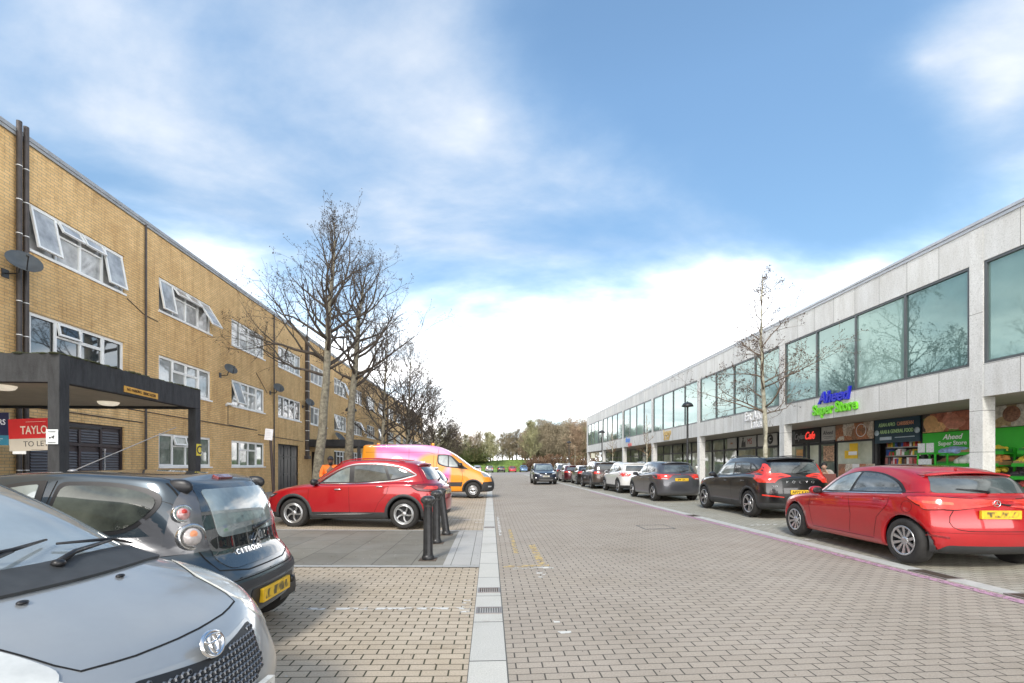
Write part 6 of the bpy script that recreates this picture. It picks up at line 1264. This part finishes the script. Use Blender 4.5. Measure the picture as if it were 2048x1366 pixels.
# ------------------------------------------------------------------ trees
bark = M('bark_grey', (.13, .115, .09), .95, var=.35, vs=9, bump=.6, bs=22, c2=(.20, .185, .14)); twig = M('twig_dark', (.062, .050, .04), .9, var=.3, vs=5); conem = M('alder_cones', (.045, .034, .026), .9, var=.4)
barkp = M('bark_pale', (.30, .28, .20), .9, var=.3, vs=8, bump=.4, bs=18, c2=(.40, .38, .30)); twigb = M('twig_brown', (.17, .125, .09), .9, var=.3); 
def tree(name, base, tp, label, group, cat='tree', r0=.2, h0=.3, R=3.6, nb=22, seed=1, mats=(bark, twig, conem), bits=1.0, up=.9, sub=(7, 5), bitsize=.035, lowest=None, cone=.8, tw=3):
    rr = random.Random(seed); o = empty(name, base, 0, label, cat, group); bx, by, bz = base; tp = [Vector((bx+a, by+b, bz+c)) for a, b, c in tp]; H = tp[-1].z-bz
    def along(t):
        t = t*(len(tp)-1); i = min(int(t), len(tp)-2); return tp[i].lerp(tp[i+1], t-i)
    tr = MB(); N = 14; pts = [along(k/N)+Vector((rr.gauss(0, .02), rr.gauss(0, .02), 0))*(k > 1) for k in range(N+1)]
    rad = [r0*(1.25 if k == 0 else 1)*(1-k/N)**.85+.012 for k in range(N+1)]; tr.path(pts, rad, 10); tr.build('trunk', mats[0], o)
    br = MB(); tg = MB(); ct = MB()
    def rv(s): return Vector((rr.gauss(0, s), rr.gauss(0, s), rr.gauss(0, s)))
    def limb(p, d, ln, r_, lev):
        n = 6 if lev == 0 else (5 if lev == 1 else 3); q = [p]; dd = d.normalized()
        for i in range(n):
            dd = (dd+rv(.16 if lev < 2 else .22)+Vector((0, 0, up*(.13 if lev == 0 else .10)))).normalized(); q.append(q[-1]+dd*ln/n)
        rs = [max(.004, r_*(1-i/(n+.6))) for i in range(n+1)]
        (br if lev < 2 else tg).path(q, rs, 5 if lev == 0 else (4 if lev == 1 else 3))
        if lev < 2:
            m = max(2, sub[lev]-(3 if p.z-bz > H*.68 else (1 if p.z-bz > H*.5 else 0)))
            for i in range(m):
                f = .25+.75*(i+rr.random()*.7)/m; k = min(int(f*n), n-1); pp = q[k].lerp(q[k+1], f*n-k) if f < 1 else q[-1]
                ax = (q[k+1]-q[k]).normalized(); side = ax.cross(rv(1)).normalized(); nd = (ax*(.75)+side*.8*(1 if rr.random() < .5 else -1)+Vector((0, 0, .15))).normalized()
                limb(pp, nd, ln*(.50 if lev == 0 else .42)*(1.15-.5*f)*(.7+.6*rr.random()), rs[k]*.6, lev+1)
        else:
            for i in range(tw):
                k = rr.randrange(1, n+1); pp = q[k]; nd = (dd+rv(.6)).normalized(); e = pp+nd*ln*.4; tg.path([pp, e], [.0045, .003], 3)
                for s_ in range(2):
                    if rr.random() < bits*.55:
                        c = e+rv(.045); a = rv(1).normalized()*bitsize*(.6+.9*rr.random()); b = a.cross(rv(1)).normalized()*bitsize*.42; c3 = a.cross(b).normalized()*bitsize*.42
                        ct.add([c-a, c+b, c+c3, c-b, c-c3, c+a], [(0, 2, 1), (0, 3, 2), (0, 4, 3), (0, 1, 4), (5, 1, 2), (5, 2, 3), (5, 3, 4), (5, 4, 1)])
    for i in range(nb):
        f = (i+rr.random()*.8)/nb; t = h0+(1-h0)*f*.97; p = along(t); a = i*2.4+rr.random()*.9; el = .25+.75*f+rr.random()*.25
        ln = R*((1-f)**cone*.92+.13)*(.7+.5*rr.random()); limb(p, Vector((math.cos(a)*math.cos(el), math.sin(a)*math.cos(el), math.sin(el))), ln, max(.012, r0*.42*(1-f*.75)), 0)
    if lowest:
        for a, t, ln, el in lowest: limb(along(t), Vector((math.cos(a), math.sin(a), el)), ln, r0*.34, 0)
    br.build('branches', mats[1] if r0 < .15 else mats[1], o); tag(tg.build('twigs', mats[1], o), kind='stuff')
    if ct.v: tag(ct.build('seed_cones', mats[2], o), kind='stuff')
    return o
def tp_from(D, pxs, zb):       # trunk line surveyed against the facade, in the upright plane at distance D
    out = []; b = None
    for px, py in pxs:
        lat = (px-CX)/F*D; X = lat*CT+D*ST; Yy = D*CT-lat*ST; Z = EYE+(HOR-py)/F*D
        if b is None: b = (X, Yy, zb)
        out.append((X-b[0], Yy-b[1], max(0, Z-zb)))
    out[0] = (0, 0, 0); return b, out
G1 = 'bare alder trees in front of the brick flats'
b, t = tp_from(19, [(630, 1000), (640, 900), (650, 780), (657, 680), (661, 600), (668, 520), (670, 445)], .1); tree('alder_tree', b, t, 'tallest bare alder, leaning trunk nearest the camera by the recessed doorway', G1, r0=.20, h0=.40, R=3.9, nb=26, seed=3, lowest=[(PI*.95, .38, 4.2, .25), (PI*1.1, .42, 4.4, .75), (PI*.9, .5, 4.2, .9), (.2, .40, 2.6, .3)], bits=.95, sub=(8, 6))
b, t = tp_from(24, [(692, 985), (700, 860), (708, 760), (716, 660), (722, 600), (730, 552)], .1); tree('alder_tree', b, t, 'second bare alder with straight mossy trunk beside the lamp post', G1, r0=.22, h0=.36, R=4.2, nb=26, seed=8, lowest=[(.1, .42, 4.6, .5), (.3, .5, 4.4, .7), (-.4, .4, 3.5, .3)], bits=.9, cone=.6, sub=(8, 6))
b, t = tp_from(31, [(764, 985), (766, 880), (770, 780), (776, 655)], .1); tree('alder_tree', b, t, 'bare alder between the second trunk and the van roof', G1, r0=.17, h0=.3, R=3.8, nb=30, seed=57, bits=.8, cone=.55, sub=(9, 6), bitsize=.045)
b, t = tp_from(41, [(813, 965), (815, 880), (818, 800), (822, 700)], .1); tree('alder_tree', b, t, 'third bare alder with dense low crown above the van roof', G1, r0=.2, h0=.26, R=5.5, nb=46, seed=21, bits=.45, cone=.5, bitsize=.055, sub=(9, 7), tw=3)
b, t = tp_from(62, [(896, 950), (897, 900), (899, 850)], .1); tree('alder_tree', b, t, 'small distant alder at the far end of the row, right of the others', G1, r0=.14, h0=.2, R=3., nb=26, seed=61, bits=.8, cone=.5, bitsize=.07, sub=(8, 6), tw=3)
b, t = tp_from(50, [(862, 955), (864, 880), (866, 790)], .1); tree('alder_tree', b, t, 'farthest bare alder at the end of the row over the van cab', G1, r0=.18, h0=.25, R=4.6, nb=44, seed=33, bits=.4, cone=.5, bitsize=.07, sub=(10, 7), tw=4)
# slim young tree on the right-hand pavement
b, t = tp_from(17.7, [(1530, 952), (1530, 905), (1528, 800), (1523, 700), (1522, 620), (1524, 548)], PAVE(10.4)); tree('slim_tree', b, t, 'slim pale-barked young tree on the pavement in front of the concrete parade', None, r0=.095, h0=.30, R=2.4, nb=22, seed=5, mats=(barkp, twigb, M('seed_brown', (.07, .045, .035), .9)), bits=.9, up=.35, cone=.75, sub=(7, 5), bitsize=.034, lowest=[(PI*.85, .36, 2.8, .25), (-.9, .45, 2.6, .2)], tw=4)
for px, D, H_, R_, sd_, lb in ((1293, 31, 4.6, .9, 41, 'small fan-crowned pavement tree beside the fourth column'), (1225, 44, 5.2, 1.2, 42, 'small sapling with upright shoots at the far lamp post'), (1150, 66, 4.2, 1.4, 43, 'pale-trunked sapling beyond the end of the parade')):
    X = (px-CX)/F*D*CT+D*ST; Yy = D*CT-(px-CX)/F*D*ST; tree('small_tree', (X, Yy, PAVE(X)), [(0, 0, 0), (.02, 0, H_*.5), (0, 0, H_)], lb, None, r0=.055, h0=.36, R=R_, nb=14, seed=sd_, mats=(barkp, M('twig_ochre', (.24, .15, .075), .9, var=.3), conem), bits=0, up=1.2, sub=(5, 4), tw=2)
# bank, hedges and woodland
mb = MB(); rr = random.Random(5); nx, ny = 60, 10
for i in range(nx+1):
    for j in range(ny+1):
        x = -90+180*i/nx; y = 112+j*3.2; e = min(1, max(0, (y-113)/14)); mb.v.append((x, y, -.05+3.3*(e*e*(3-2*e))*(.9+.12*math.sin(x*.21))+rr.random()*.06*(e > 0)))
mb.f = [(i*(ny+1)+j, (i+1)*(ny+1)+j, (i+1)*(ny+1)+j+1, i*(ny+1)+j+1) for i in range(nx) for j in range(ny)]; mb.m = [0]*len(mb.f); mb.sm = [True]*len(mb.f); struct('grass_bank', mb, grass)
hz = [(M('wood_twig_%d' % i, c, .95, var=.35, vs=.6), M('wood_trunk_%d' % i, tuple(q*.9 for q in c), .95)) for i, c in enumerate(((.33, .28, .19), (.38, .28, .19), (.32, .31, .17), (.28, .245, .19)))]
def far_tree(seed, H, R, mi, lab):
    rr = random.Random(seed); m1, m2 = hz[mi]; o = empty('woodland_tree', (0, 0, 0), 0, lab, 'tree', 'bare trees in the wood beyond the car park'); tr = MB(); tr.path([(0, 0, 0), (rr.gauss(0, .3), 0, H*.5), (rr.gauss(0, .4), 0, H*.95)], [.22, .14, .03], 6); tr.build('trunk', m2, o)
    br = MB(); lf = MB()
    for i in range(52):
        t = .02+.96*rr.random()**1.15; a = rr.random()*2*PI; el = .2+.9*rr.random(); ln = R*(1.15-t*.7)*(.6+.6*rr.random()); p = Vector((0, 0, H*.9*t)); d = Vector((math.cos(a)*math.cos(el), math.sin(a)*math.cos(el), math.sin(el))); q = [p]
        for k in range(4): d = (d+Vector((rr.gauss(0, .2), rr.gauss(0, .2), .12))).normalized(); q.append(q[-1]+d*ln/4)
        br.path(q, [.06, .045, .035, .025, .012], 3)
        for k in range(1, 5):
            for s_ in range(5):
                e = q[k]+Vector((rr.gauss(0, .45), rr.gauss(0, .45), abs(rr.gauss(0, .5)))); br.path([q[k], (q[k]+e)/2+Vector((0, 0, .08)), e], [.022, .016, .009], 3)
                for w_ in range(3):
                    c = e+Vector((rr.gauss(0, .25), rr.gauss(0, .25), rr.gauss(0, .25))); a_ = Vector((rr.gauss(0, 1), rr.gauss(0, 1), rr.gauss(0, 1))).normalized()*.16; b_ = a_.cross(Vector((rr.random(), rr.random(), 1))).normalized()*.045; lf.add([c-a_, c+b_, c+a_, c-b_], [(0, 1, 2, 3)])
    br.build('branches', m1, o); tag(lf.build('twigs', m1, o), kind='stuff'); return o
protos = [far_tree(100+i, 8.5, 2.6+.3*i, i % 4, '') for i in range(6)]; usedp = [0]*6; kinds = ['olive-brown bare tree', 'russet bare tree', 'yellow-green budding tree', 'dark grey-brown bare tree']
spots = []; rr = random.Random(77)
for i in range(90):
    px = 700+i*7.6+rr.uniform(-3, 3) if i < 66 else 1050+(i-66)*5.8; D = rr.uniform(128, 150) if i % 2 else rr.uniform(118, 130); spots.append((px, D, rr.uniform(.75, 1.1) if px < 1060 else rr.uniform(1.0, 1.32)))
for i, (px, D, s_) in enumerate(spots):
    k = rr.randrange(6) if i >= 6 else i; X = (px-CX)/F*D*CT+D*ST; Yy = D*CT-(px-CX)/F*D*ST; mi = k % 4
    o = protos[k] if not usedp[k] else copy_tree(protos[k]); usedp[k] = 1
    o.location = (X, Yy, 2.9); o.rotation_euler = (0, 0, rr.random()*6); o.scale = (s_, s_, s_*rr.uniform(.85, 1.1)); o['label'] = kinds[mi]+' in the wood beyond the far car park'
# bushes along the bank
bm_ = [M('shrub_brown', (.12, .07, .04), .95, var=.4, vs=2), M('shrub_green', (.09, .12, .035), .95, var=.4, vs=2), M('shrub_olive', (.13, .12, .05), .95, var=.4, vs=2)]
def bush(seed, mi):
    rr = random.Random(seed); o = empty('shrub', (0, 0, 0), 0, '', 'shrub', 'shrubs along the edge of the far car park'); mb = MB()
    for i in range(900):
        a, b, c = rr.gauss(0, .9), rr.gauss(0, .6), abs(rr.gauss(0, .75)); c = min(c, 1.9); v = Vector((a, b, c)); d = Vector((a*.4, b*.4, .6)).normalized()+Vector((rr.gauss(0, .4), rr.gauss(0, .4), rr.gauss(0, .3))); d.normalize(); s_ = d.cross(Vector((rr.random(), 1, rr.random()))).normalized()*.05; mb.add([v-d*.2, v+s_, v+d*.25, v-s_], [(0, 1, 2, 3)])
    st = MB()
    for i in range(14): a = rr.random()*6.3; st.path([(0, 0, -.1), (math.cos(a)*.5, math.sin(a)*.4, .8), (math.cos(a)*.9, math.sin(a)*.6, 1.6)], [.04, .025, .01], 3)
    st.build('stems', hz[3][1], o); tag(mb.build('foliage', bm_[mi], o), kind='stuff'); return o
pb = [bush(200+i, i % 3) for i in range(6)]; ub = [0]*6
for i in range(46):
    px = 860+i*3.4 if i < 30 else 1058+(i-30)*8.2; D = rr.uniform(113, 118) if i >= 30 else rr.uniform(121, 127); k = (i % 6) if i < 30 else rr.choice((0, 3, 2, 0)); X = (px-CX)/F*D*CT+D*ST; Yy = D*CT-(px-CX)/F*D*ST
    if i < 30 and k % 3 == 0: k = k+1
    o = pb[k] if not ub[k] else copy_tree(pb[k]); ub[k] = 1; s_ = rr.uniform(1.0, 1.7)*(1.2 if i >= 30 else 1.35); o.location = (X, Yy, .6 if i >= 30 else 2.7); o.scale = (s_*1.2, s_, s_); o.rotation_euler = (0, 0, rr.random()*6)
    o['label'] = ('brown', 'dark green', 'olive')[k % 3]+' shrub '+('on top of the grass bank' if i < 30 else 'in the thicket right of the far parked cars')
for k in range(6):
    if not ub[k]:
        for ch in list(pb[k].children): bpy.data.objects.remove(ch)
        bpy.data.objects.remove(pb[k])
# ------------------------------------------------------------------ street lamps, bollards, posts
def lamp(x, y, label, z=None, paper=False):
    z = gz(x) if z is None else z; o = empty('street_lamp', (x, y, z), 0, label, 'street lamp', 'black mushroom-headed street lamps'); mb = MB(); T = Matrix.Translation((x, y, z))
    mb.lathe([(.10, 0), (.10, .04), (.075, .05), (.075, 1.1), (.055, 1.18), (.048, 4.25), (.06, 4.3), (.06, 4.36), (.02, 4.38)], 16, T); mb.build('post', iron, o)
    mb = MB(); mb.lathe([(.06, 4.34), (.12, 4.37), (.13, 4.40), (.12, 4.42)], 20, T); mb.build('lantern', M('lantern_glass', (.35, .35, .33), .3), o)
    mb = MB(); mb.lathe([(.29, 4.33), (.30, 4.34), (.285, 4.40), (.22, 4.49), (.12, 4.545), (.04, 4.56), (.03, 4.60), (.001, 4.61)], 28, T); mb.lathe([(.29, 4.332), (.2, 4.41), (.06, 4.44)], 28, T); mb.build('lamp_shade', iron, o)
    if paper: mb = MB(); mb.tube((x, y, z+2.45), (x, y, z+2.75), .06, n=12); mb.tube((x, y, z+2.9), (x, y, z+3.05), .06, n=12); mb.build('white_band', white, o)
def at(px, D): lat = (px-CX)/F*D; return lat*CT+D*ST, D*CT-lat*ST
x, y = at(1375, 24.6); lamp(x, y, 'nearest black lamp post on the right pavement beside the concrete parade', PAVE(x)); x, y = at(1204, 43.4); lamp(x, y, 'second black lamp post on the right pavement with small white plate', PAVE(x)-.05)
x, y = at(1138, 62.5); lamp(x, y, 'farthest thin lamp post on the right beyond the parade', PAVE(x)-.05); x, y = at(702, 24.7); lamp(x, y, 'black lamp post with white bands between the two left-hand trees', .1, True); x, y = at(826, 44); lamp(x, y, 'black lamp post half hidden by the third tree on the left', .1)
def bollard(x, y, label, tx=0., ty=0.):
    z = gz(x); o = empty('bollard', (x, y, z), 0, label, 'bollard', 'black iron bollards at the island edge'); T = Matrix.Translation((x, y, z)) @ Matrix.Rotation(tx, 4, 'Y') @ Matrix.Rotation(ty, 4, 'X'); mb = MB(); n = 40; vs = []
    prof = [(.085, -.02), (.10, .02), (.10, .05), (.094, .07), (.083, .085), (.083, .10)]; mb.lathe(prof, 32, T)
    rows = [(.10, .080), (.12, .078), (.84, .070), (.86, .070)]
    for zz, r_ in rows:
        for k in range(n): q = r_-(.006 if k % 4 == 0 and .11 < zz < .85 else 0); vs.append(T @ Vector((q*math.cos(2*PI*k/n), q*math.sin(2*PI*k/n), zz)))
    mb.add(vs, [(i*n+k, i*n+(k+1) % n, (i+1)*n+(k+1) % n, (i+1)*n+k) for i in range(3) for k in range(n)], 0, True); mb.build('shaft', iron, o)
    mb = MB(); mb.lathe([(.070, .855), (.080, .87), (.080, .90), (.088, .91), (.108, .935), (.114, .96), (.114, .985), (.106, 1.0), (.088, 1.02), (.055, 1.035), (.001, 1.04)], 32, T)
    for k in range(8): a = 2*PI*k/8; mb.ell(T @ Vector((.113*math.cos(a), .113*math.sin(a), .972)), (.012, .012, .014), 8, 5)
    mb.build('cap', M('iron_worn', (.05, .05, .05), .35, .3, var=.8, vs=22, bump=.2), o)
    mb = MB(); mb.box(x-.14, x+.14, y-.14, y+.14, z+.004, z+.011); mb.build('footing', M('footing_stain', (.10, .075, .055), .9, var=.5, vs=12), o)
x, y = gpt(856, 1120, .01); bollard(x, y, 'nearest of the three black bollards, upright and lowest in the photo'); x, y = gpt(873, 1087, .01); bollard(x, y, 'middle black bollard of the three by the island'); x, y = gpt(893, 1070, .01); bollard(x, y, 'farthest black bollard, leaning back towards the red SUV', -.12, 0)
# leaning sign post
x, y = at(549, 15); o = empty('sign_post', (x, y, .1), 0, 'brown leaning post with a faded white parking notice in front of the brick wall', 'sign post'); tx_, ty_ = at(540, 15); zt = EYE+(HOR-858)/F*15
mb = MB(); mb.tube((x, y, .05), (tx_, ty_, zt), .042, .042, 10); mb.build('post', M('post_brown', (.04, .025, .02), .5, var=.3), o)
mb = MB(); T = frame((tx_-.01, ty_-.055, zt-.18), (1, 0, -.1), (.1, 0, 1)); mb.bbox(-.125, .125, -.18, .18, -.006, .006, .004, T=T); mb.build('plate', M('faded_plate', (.62, .62, .64), .6, var=.12, vs=9), o)
mb = MB(); [mb.box(-.09, .09*(1-.2*(k % 3)), .12-k*.055, .128-k*.055, .006, .009, T=T) for k in range(5)]; mb.build('faded_writing', M('faded_grey', (.38, .38, .42), .7), o)
# parking notice posts on the right-hand pavement
for px, D, lb in ((1186, 58, 'small pale sign on a thin pole at the far end of the parade'), (1203, 43.1, None)):
    if lb is None: continue
    x, y = at(px, D); o = empty('sign_post', (x, y, PAVE(x)), 0, lb, 'sign post'); mb = MB(); mb.tube((x, y, .3), (x, y, 3.2), .035, n=8); mb.build('post', iron, o); mb = MB(); mb.bbox(x-.25, x+.25, y-.05, y-.03, 2.5, 3.1, .01); mb.build('plate', M('plate_cream', (.6, .6, .5), .6), o)
# ------------------------------------------------------------------ people
def skin(name, joints, edges, mat, parent, lev=1):
    me = bpy.data.meshes.new(name); ks = list(joints); me.from_pydata([joints[k][0] for k in ks], [(ks.index(a), ks.index(b)) for a, b in edges], []); me.update()
    o = bpy.data.objects.new(name, me); C.objects.link(o); md = o.modifiers.new('s', 'SKIN'); sv = me.skin_vertices[0].data
    for i, k in enumerate(ks): r_ = joints[k][1]; sv[i].radius = (r_, r_) if not hasattr(r_, '__len__') else r_; sv[i].use_root = (i == 0)
    ss = o.modifiers.new('u', 'SUBSURF'); ss.levels = lev; ss.render_levels = lev; dg = bpy.context.evaluated_depsgraph_get(); dg.update(); m2 = bpy.data.meshes.new_from_object(o.evaluated_get(dg)); bpy.data.objects.remove(o); m2.name = name
    for p in m2.polygons: p.use_smooth = True
    m2.materials.clear(); m2.materials.append(mat); o = bpy.data.objects.new(name, m2); C.objects.link(o); o.parent = parent; WM[o.name] = WM[parent.name]; return o
def person(loc, rz, label, J, top, bottom, skinm, hairm, cap=None, beard=False):
    o = empty('person', loc, rz, label, 'person'); V = {k: (Vector(v[0]), v[1]) for k, v in J.items()}
    E = [('pel', 'chest'), ('chest', 'neck'), ('neck', 'head0'), ('head0', 'head1')]+[(a+s, b+s) for s in 'LR' for a, b in (('sh', 'el'), ('el', 'wr'), ('wr', 'palm'), ('hip', 'kn'), ('kn', 'an'), ('an', 'toe'))]+[('chest', 'sh'+s) for s in 'LR']+[('pel', 'hip'+s) for s in 'LR']
    body = skin('body', V, E, skinm, o, 2)
    hv = V['head1'][0]; d = Vector((1, 0, 0)) @ Matrix.Identity(3); mb = MB()
    hc = (V['head0'][0]+V['head1'][0])/2+Vector((.01, 0, .0)); mb.ell(hc, (.095, .075, .12), 16, 12, 0, 1.); mb.ell(hc+Vector((.098, 0, -.012)), (.018, .012, .022), 8, 6); [mb.ell(hc+Vector((-.005, s*.076, -.01)), (.018, .01, .03), 8, 6) for s in (1, -1)]; mb.build('head', skinm, body, True)
    mb = MB(); [mb.ell(hc+Vector((.083, s*.03, .015)), (.010, .013, .008), 8, 6) for s in (1, -1)]; mb.ell(hc+Vector((.088, 0, -.055)), (.01, .024, .007), 8, 5); mb.build('face_features', M('face_dark', (.03, .02, .02), .5), body, True)
    mb = MB(); mb.ell(hc+Vector((-.012, 0, .045)), (.100, .090, .105), 16, 10, 0, 1.); mb.build('hair', hairm, o, True)
    if cap: mb = MB(); mb.ell(hc+Vector((-.008, 0, .055)), (.105, .09, .085), 16, 10); mb.ell(hc+Vector((.10, 0, .05)), (.07, .07, .012), 12, 6); mb.build('cap', cap, o, True)
    if beard: mb = MB(); mb.ell(hc+Vector((.035, 0, -.08)), (.062, .062, .06), 14, 8); mb.build('beard', hairm, o, True)
    g = lambda k, s=1.22, a=.012: (V[k][0], (V[k][1]*s+a) if not hasattr(V[k][1], '__len__') else tuple(q*s+a for q in V[k][1]))
    T_ = {k: g(k, 1.15) for k in ('pel', 'chest', 'shL', 'shR', 'elL', 'elR')}; T_['neck'] = (V['chest'][0].lerp(V['neck'][0], .75), .07)
    for s in 'LR': T_['wr'+s] = (V['el'+s][0].lerp(V['wr'+s][0], .9), .045)
    skin('jacket', T_, [('pel', 'chest'), ('chest', 'neck')]+[(a+s, b+s) for s in 'LR' for a, b in (('sh', 'el'), ('el', 'wr'))]+[('chest', 'shL'), ('chest', 'shR')], top, o, 2)
    B_ = {k: g(k, 1.15) for k in ('pel', 'hipL', 'hipR', 'knL', 'knR')}
    for s in 'LR': B_['an'+s] = (V['an'+s][0]+Vector((0, 0, .04)), .065)
    skin('trousers', B_, [('pel', 'hipL'), ('pel', 'hipR')]+[(a+s, b+s) for s in 'LR' for a, b in (('hip', 'kn'), ('kn', 'an'))], bottom, o, 2)
    for s in 'LR':
        sh_ = MB(); a, b = V['an'+s][0], V['toe'+s][0]; c = a.lerp(b, .5); c.z = min(a.z, b.z)-.01; sh_.ell(c, (.14, .05, .05), 12, 8, 0, .8); sh_.build('shoe', black, o, True)
        pw_, pp = V['wr'+s][0], V['palm'+s][0]; dr = (pp-pw_).normalized(); sd = dr.cross(Vector((0, 0, 1))).normalized(); hb = MB()
        for k in range(4):
            q = pp+dr*.02+sd*(-.03+.02*k); hb.path([q-dr*.03, q+dr*.03, q+dr*(.05+.012*(1.5-abs(k-1.3)))+Vector((0, 0, -.02))], [.010, .009, .007], 6)
        q = pp-dr*.03+sd*.035; hb.path([q, q+dr*.03+sd*.02, q+dr*.055+sd*.022], [.012, .010, .008], 6); hb.build('fingers', skinm, body, True)
    return o
sk1 = M('skin_brown', (.16, .08, .05), .6, var=.1); sk2 = M('skin_light', (.45, .28, .2), .6, var=.1); hb_ = M('hair_black', (.012, .01, .01), .7)
ST_ = dict(pel=((0, 0, .98), (.15, .11)), chest=((0, 0, 1.30), (.17, .12)), neck=((0, 0, 1.50), .055), head0=((.01, 0, 1.56), .06), head1=((.02, 0, 1.70), .07), shL=((0, .20, 1.44), .062), shR=((0, -.20, 1.44), .062), elL=((.06, .27, 1.16), .045), elR=((.06, -.27, 1.16), .045),
           wrL=((.28, .14, 1.10), .03), wrR=((.28, -.14, 1.08), .03), palmL=((.36, .08, 1.12), .034), palmR=((.36, -.08, 1.10), .034), hipL=((0, .10, .92), .085), hipR=((0, -.10, .92), .085), knL=((.02, .11, .50), .058), knR=((.02, -.11, .50), .058), anL=((0, .11, .09), .04), anR=((0, -.11, .09), .04), toeL=((.15, .12, .04), .035), toeR=((.15, -.12, .04), .035))
x, y = at(661, 14.1); person((x, y, .06), -1.2, 'person in an orange work jacket and dark cap standing behind the red SUV', ST_, M('orange_jacket', (.80, .17, .02), .8, var=.1), M('dark_trousers', (.03, .03, .04), .9), sk1, hb_, M('cap_dark', (.02, .02, .025), .8), True)
SI_ = dict(pel=((0, 0, .52), (.15, .12)), chest=((.10, 0, .84), (.17, .12)), neck=((.20, 0, 1.03), .055), head0=((.24, 0, 1.08), .06), head1=((.30, 0, 1.20), .07), shL=((.16, .19, .98), .062), shR=((.16, -.19, .98), .062), elL=((.36, .26, .82), .045), elR=((.36, -.26, .82), .045),
           wrL=((.50, .08, .92), .03), wrR=((.50, -.08, .90), .03), palmL=((.52, .04, 1.0), .034), palmR=((.56, -.02, .97), .034), hipL=((.05, .10, .50), .085), hipR=((.05, -.10, .50), .085), knL=((.48, .13, .50), .06), knR=((.48, -.13, .50), .06), anL=((.46, .13, .09), .04), anR=((.46, -.13, .09), .04), toeL=((.60, .14, .04), .035), toeR=((.60, -.14, .04), .035))
x, y = at(1648, 16.6); z = PAVE(x); rz_ = -2.2; person((x, y, z), rz_, 'person in a grey-beige jacket sitting at the cafe table outside', SI_, M('beige_jacket', (.33, .30, .27), .85, var=.2, vs=9), M('jeans', (.05, .06, .10), .9), sk2, hb_)
ca = Matrix.Translation((x, y, z)) @ Matrix.Rotation(rz_, 4, 'Z')
def chair(T, label):
    p = T @ Vector((0, 0, 0)); o = empty('cafe_chair', p, 0, label, 'chair', 'chairs at the cafe table'); m_ = M('chair_redbrown', (.12, .03, .02), .5)
    mb = MB(); mb.box(-.2, .22, -.21, .21, .42, .45, T=T); mb.build('seat', m_, o); mb = MB(); mb.box(-.24, -.20, -.21, .21, .55, .9, T=T); mb.build('backrest', m_, o)
    for a in (-.2, .18):
        for b in (-.19, .19): mb = MB(); mb.tube(T @ Vector((a, b, 0)), T @ Vector((a, b, .92 if a < 0 else .42)), .015, n=6); mb.build('leg', black, o)
chair(ca @ Matrix.Translation((-.05, 0, 0)), 'cafe chair under the seated person'); chair(ca @ Matrix.Translation((1.5, .1, 0)) @ Matrix.Rotation(PI, 4, 'Z'), 'empty red-brown cafe chair across the table')
p = ca @ Vector((.78, 0, 0)); o = empty('cafe_table', p, 0, 'small round cafe table with dark top outside the cafe', 'table'); mb = MB(); T = Matrix.Translation(p); mb.lathe([(.001, .78), (.36, .78), (.37, .765), (.36, .75), (.001, .75)], 28, T); mb.build('table_top', M('table_top', (.16, .07, .05), .4), o); mb = MB(); mb.lathe([(.22, 0), (.2, .02), (.03, .05), (.025, .75)], 16, T); mb.build('pedestal', black, o)
o = empty('cup', p+Vector((.0, .1, .78)), 0, 'small white cup on the cafe table', 'cup'); mb = MB(); q = p+Vector((0, .1, .781)); mb.lathe([(.001, 0), (.03, 0), (.042, .09), (.038, .09), (.027, .01), (.001, .01)], 16, Matrix.Translation(q)); mb.build('vessel', white, o)
# ------------------------------------------------------------------ fallen leaves and grit
rr = random.Random(9); mb = MB()
for i in range(620):
    x, y = rr.uniform(-7, -.3), rr.uniform(2, 14)
    if i > 380: x, y = rr.uniform(.2, 5.6), rr.uniform(2.4, 12)
    if i % 3 == 0 and i < 380: x, y = rr.gauss(-1.3, .8), rr.gauss(9, 1.6); x = min(x, -.2)
    s_ = rr.uniform(.006, .018)*(1 if i < 380 else .6); a = rr.random()*6.3; z = gz(x)+.012; c_, d_ = math.cos(a)*s_, math.sin(a)*s_; mb.add([(x-c_, y-d_, z), (x+d_*.5, y-c_*.5, z+.004), (x+c_, y+d_, z+.002), (x-d_*.5, y+c_*.5, z+.003)], [(0, 1, 2, 3)], rr.randrange(3))
tag(mb.build('fallen_leaves', [M('leaf_dark', (.06, .04, .025), .9), M('leaf_brown', (.14, .08, .04), .9), M('grit_pale', (.5, .48, .42), .9)]), kind='stuff')
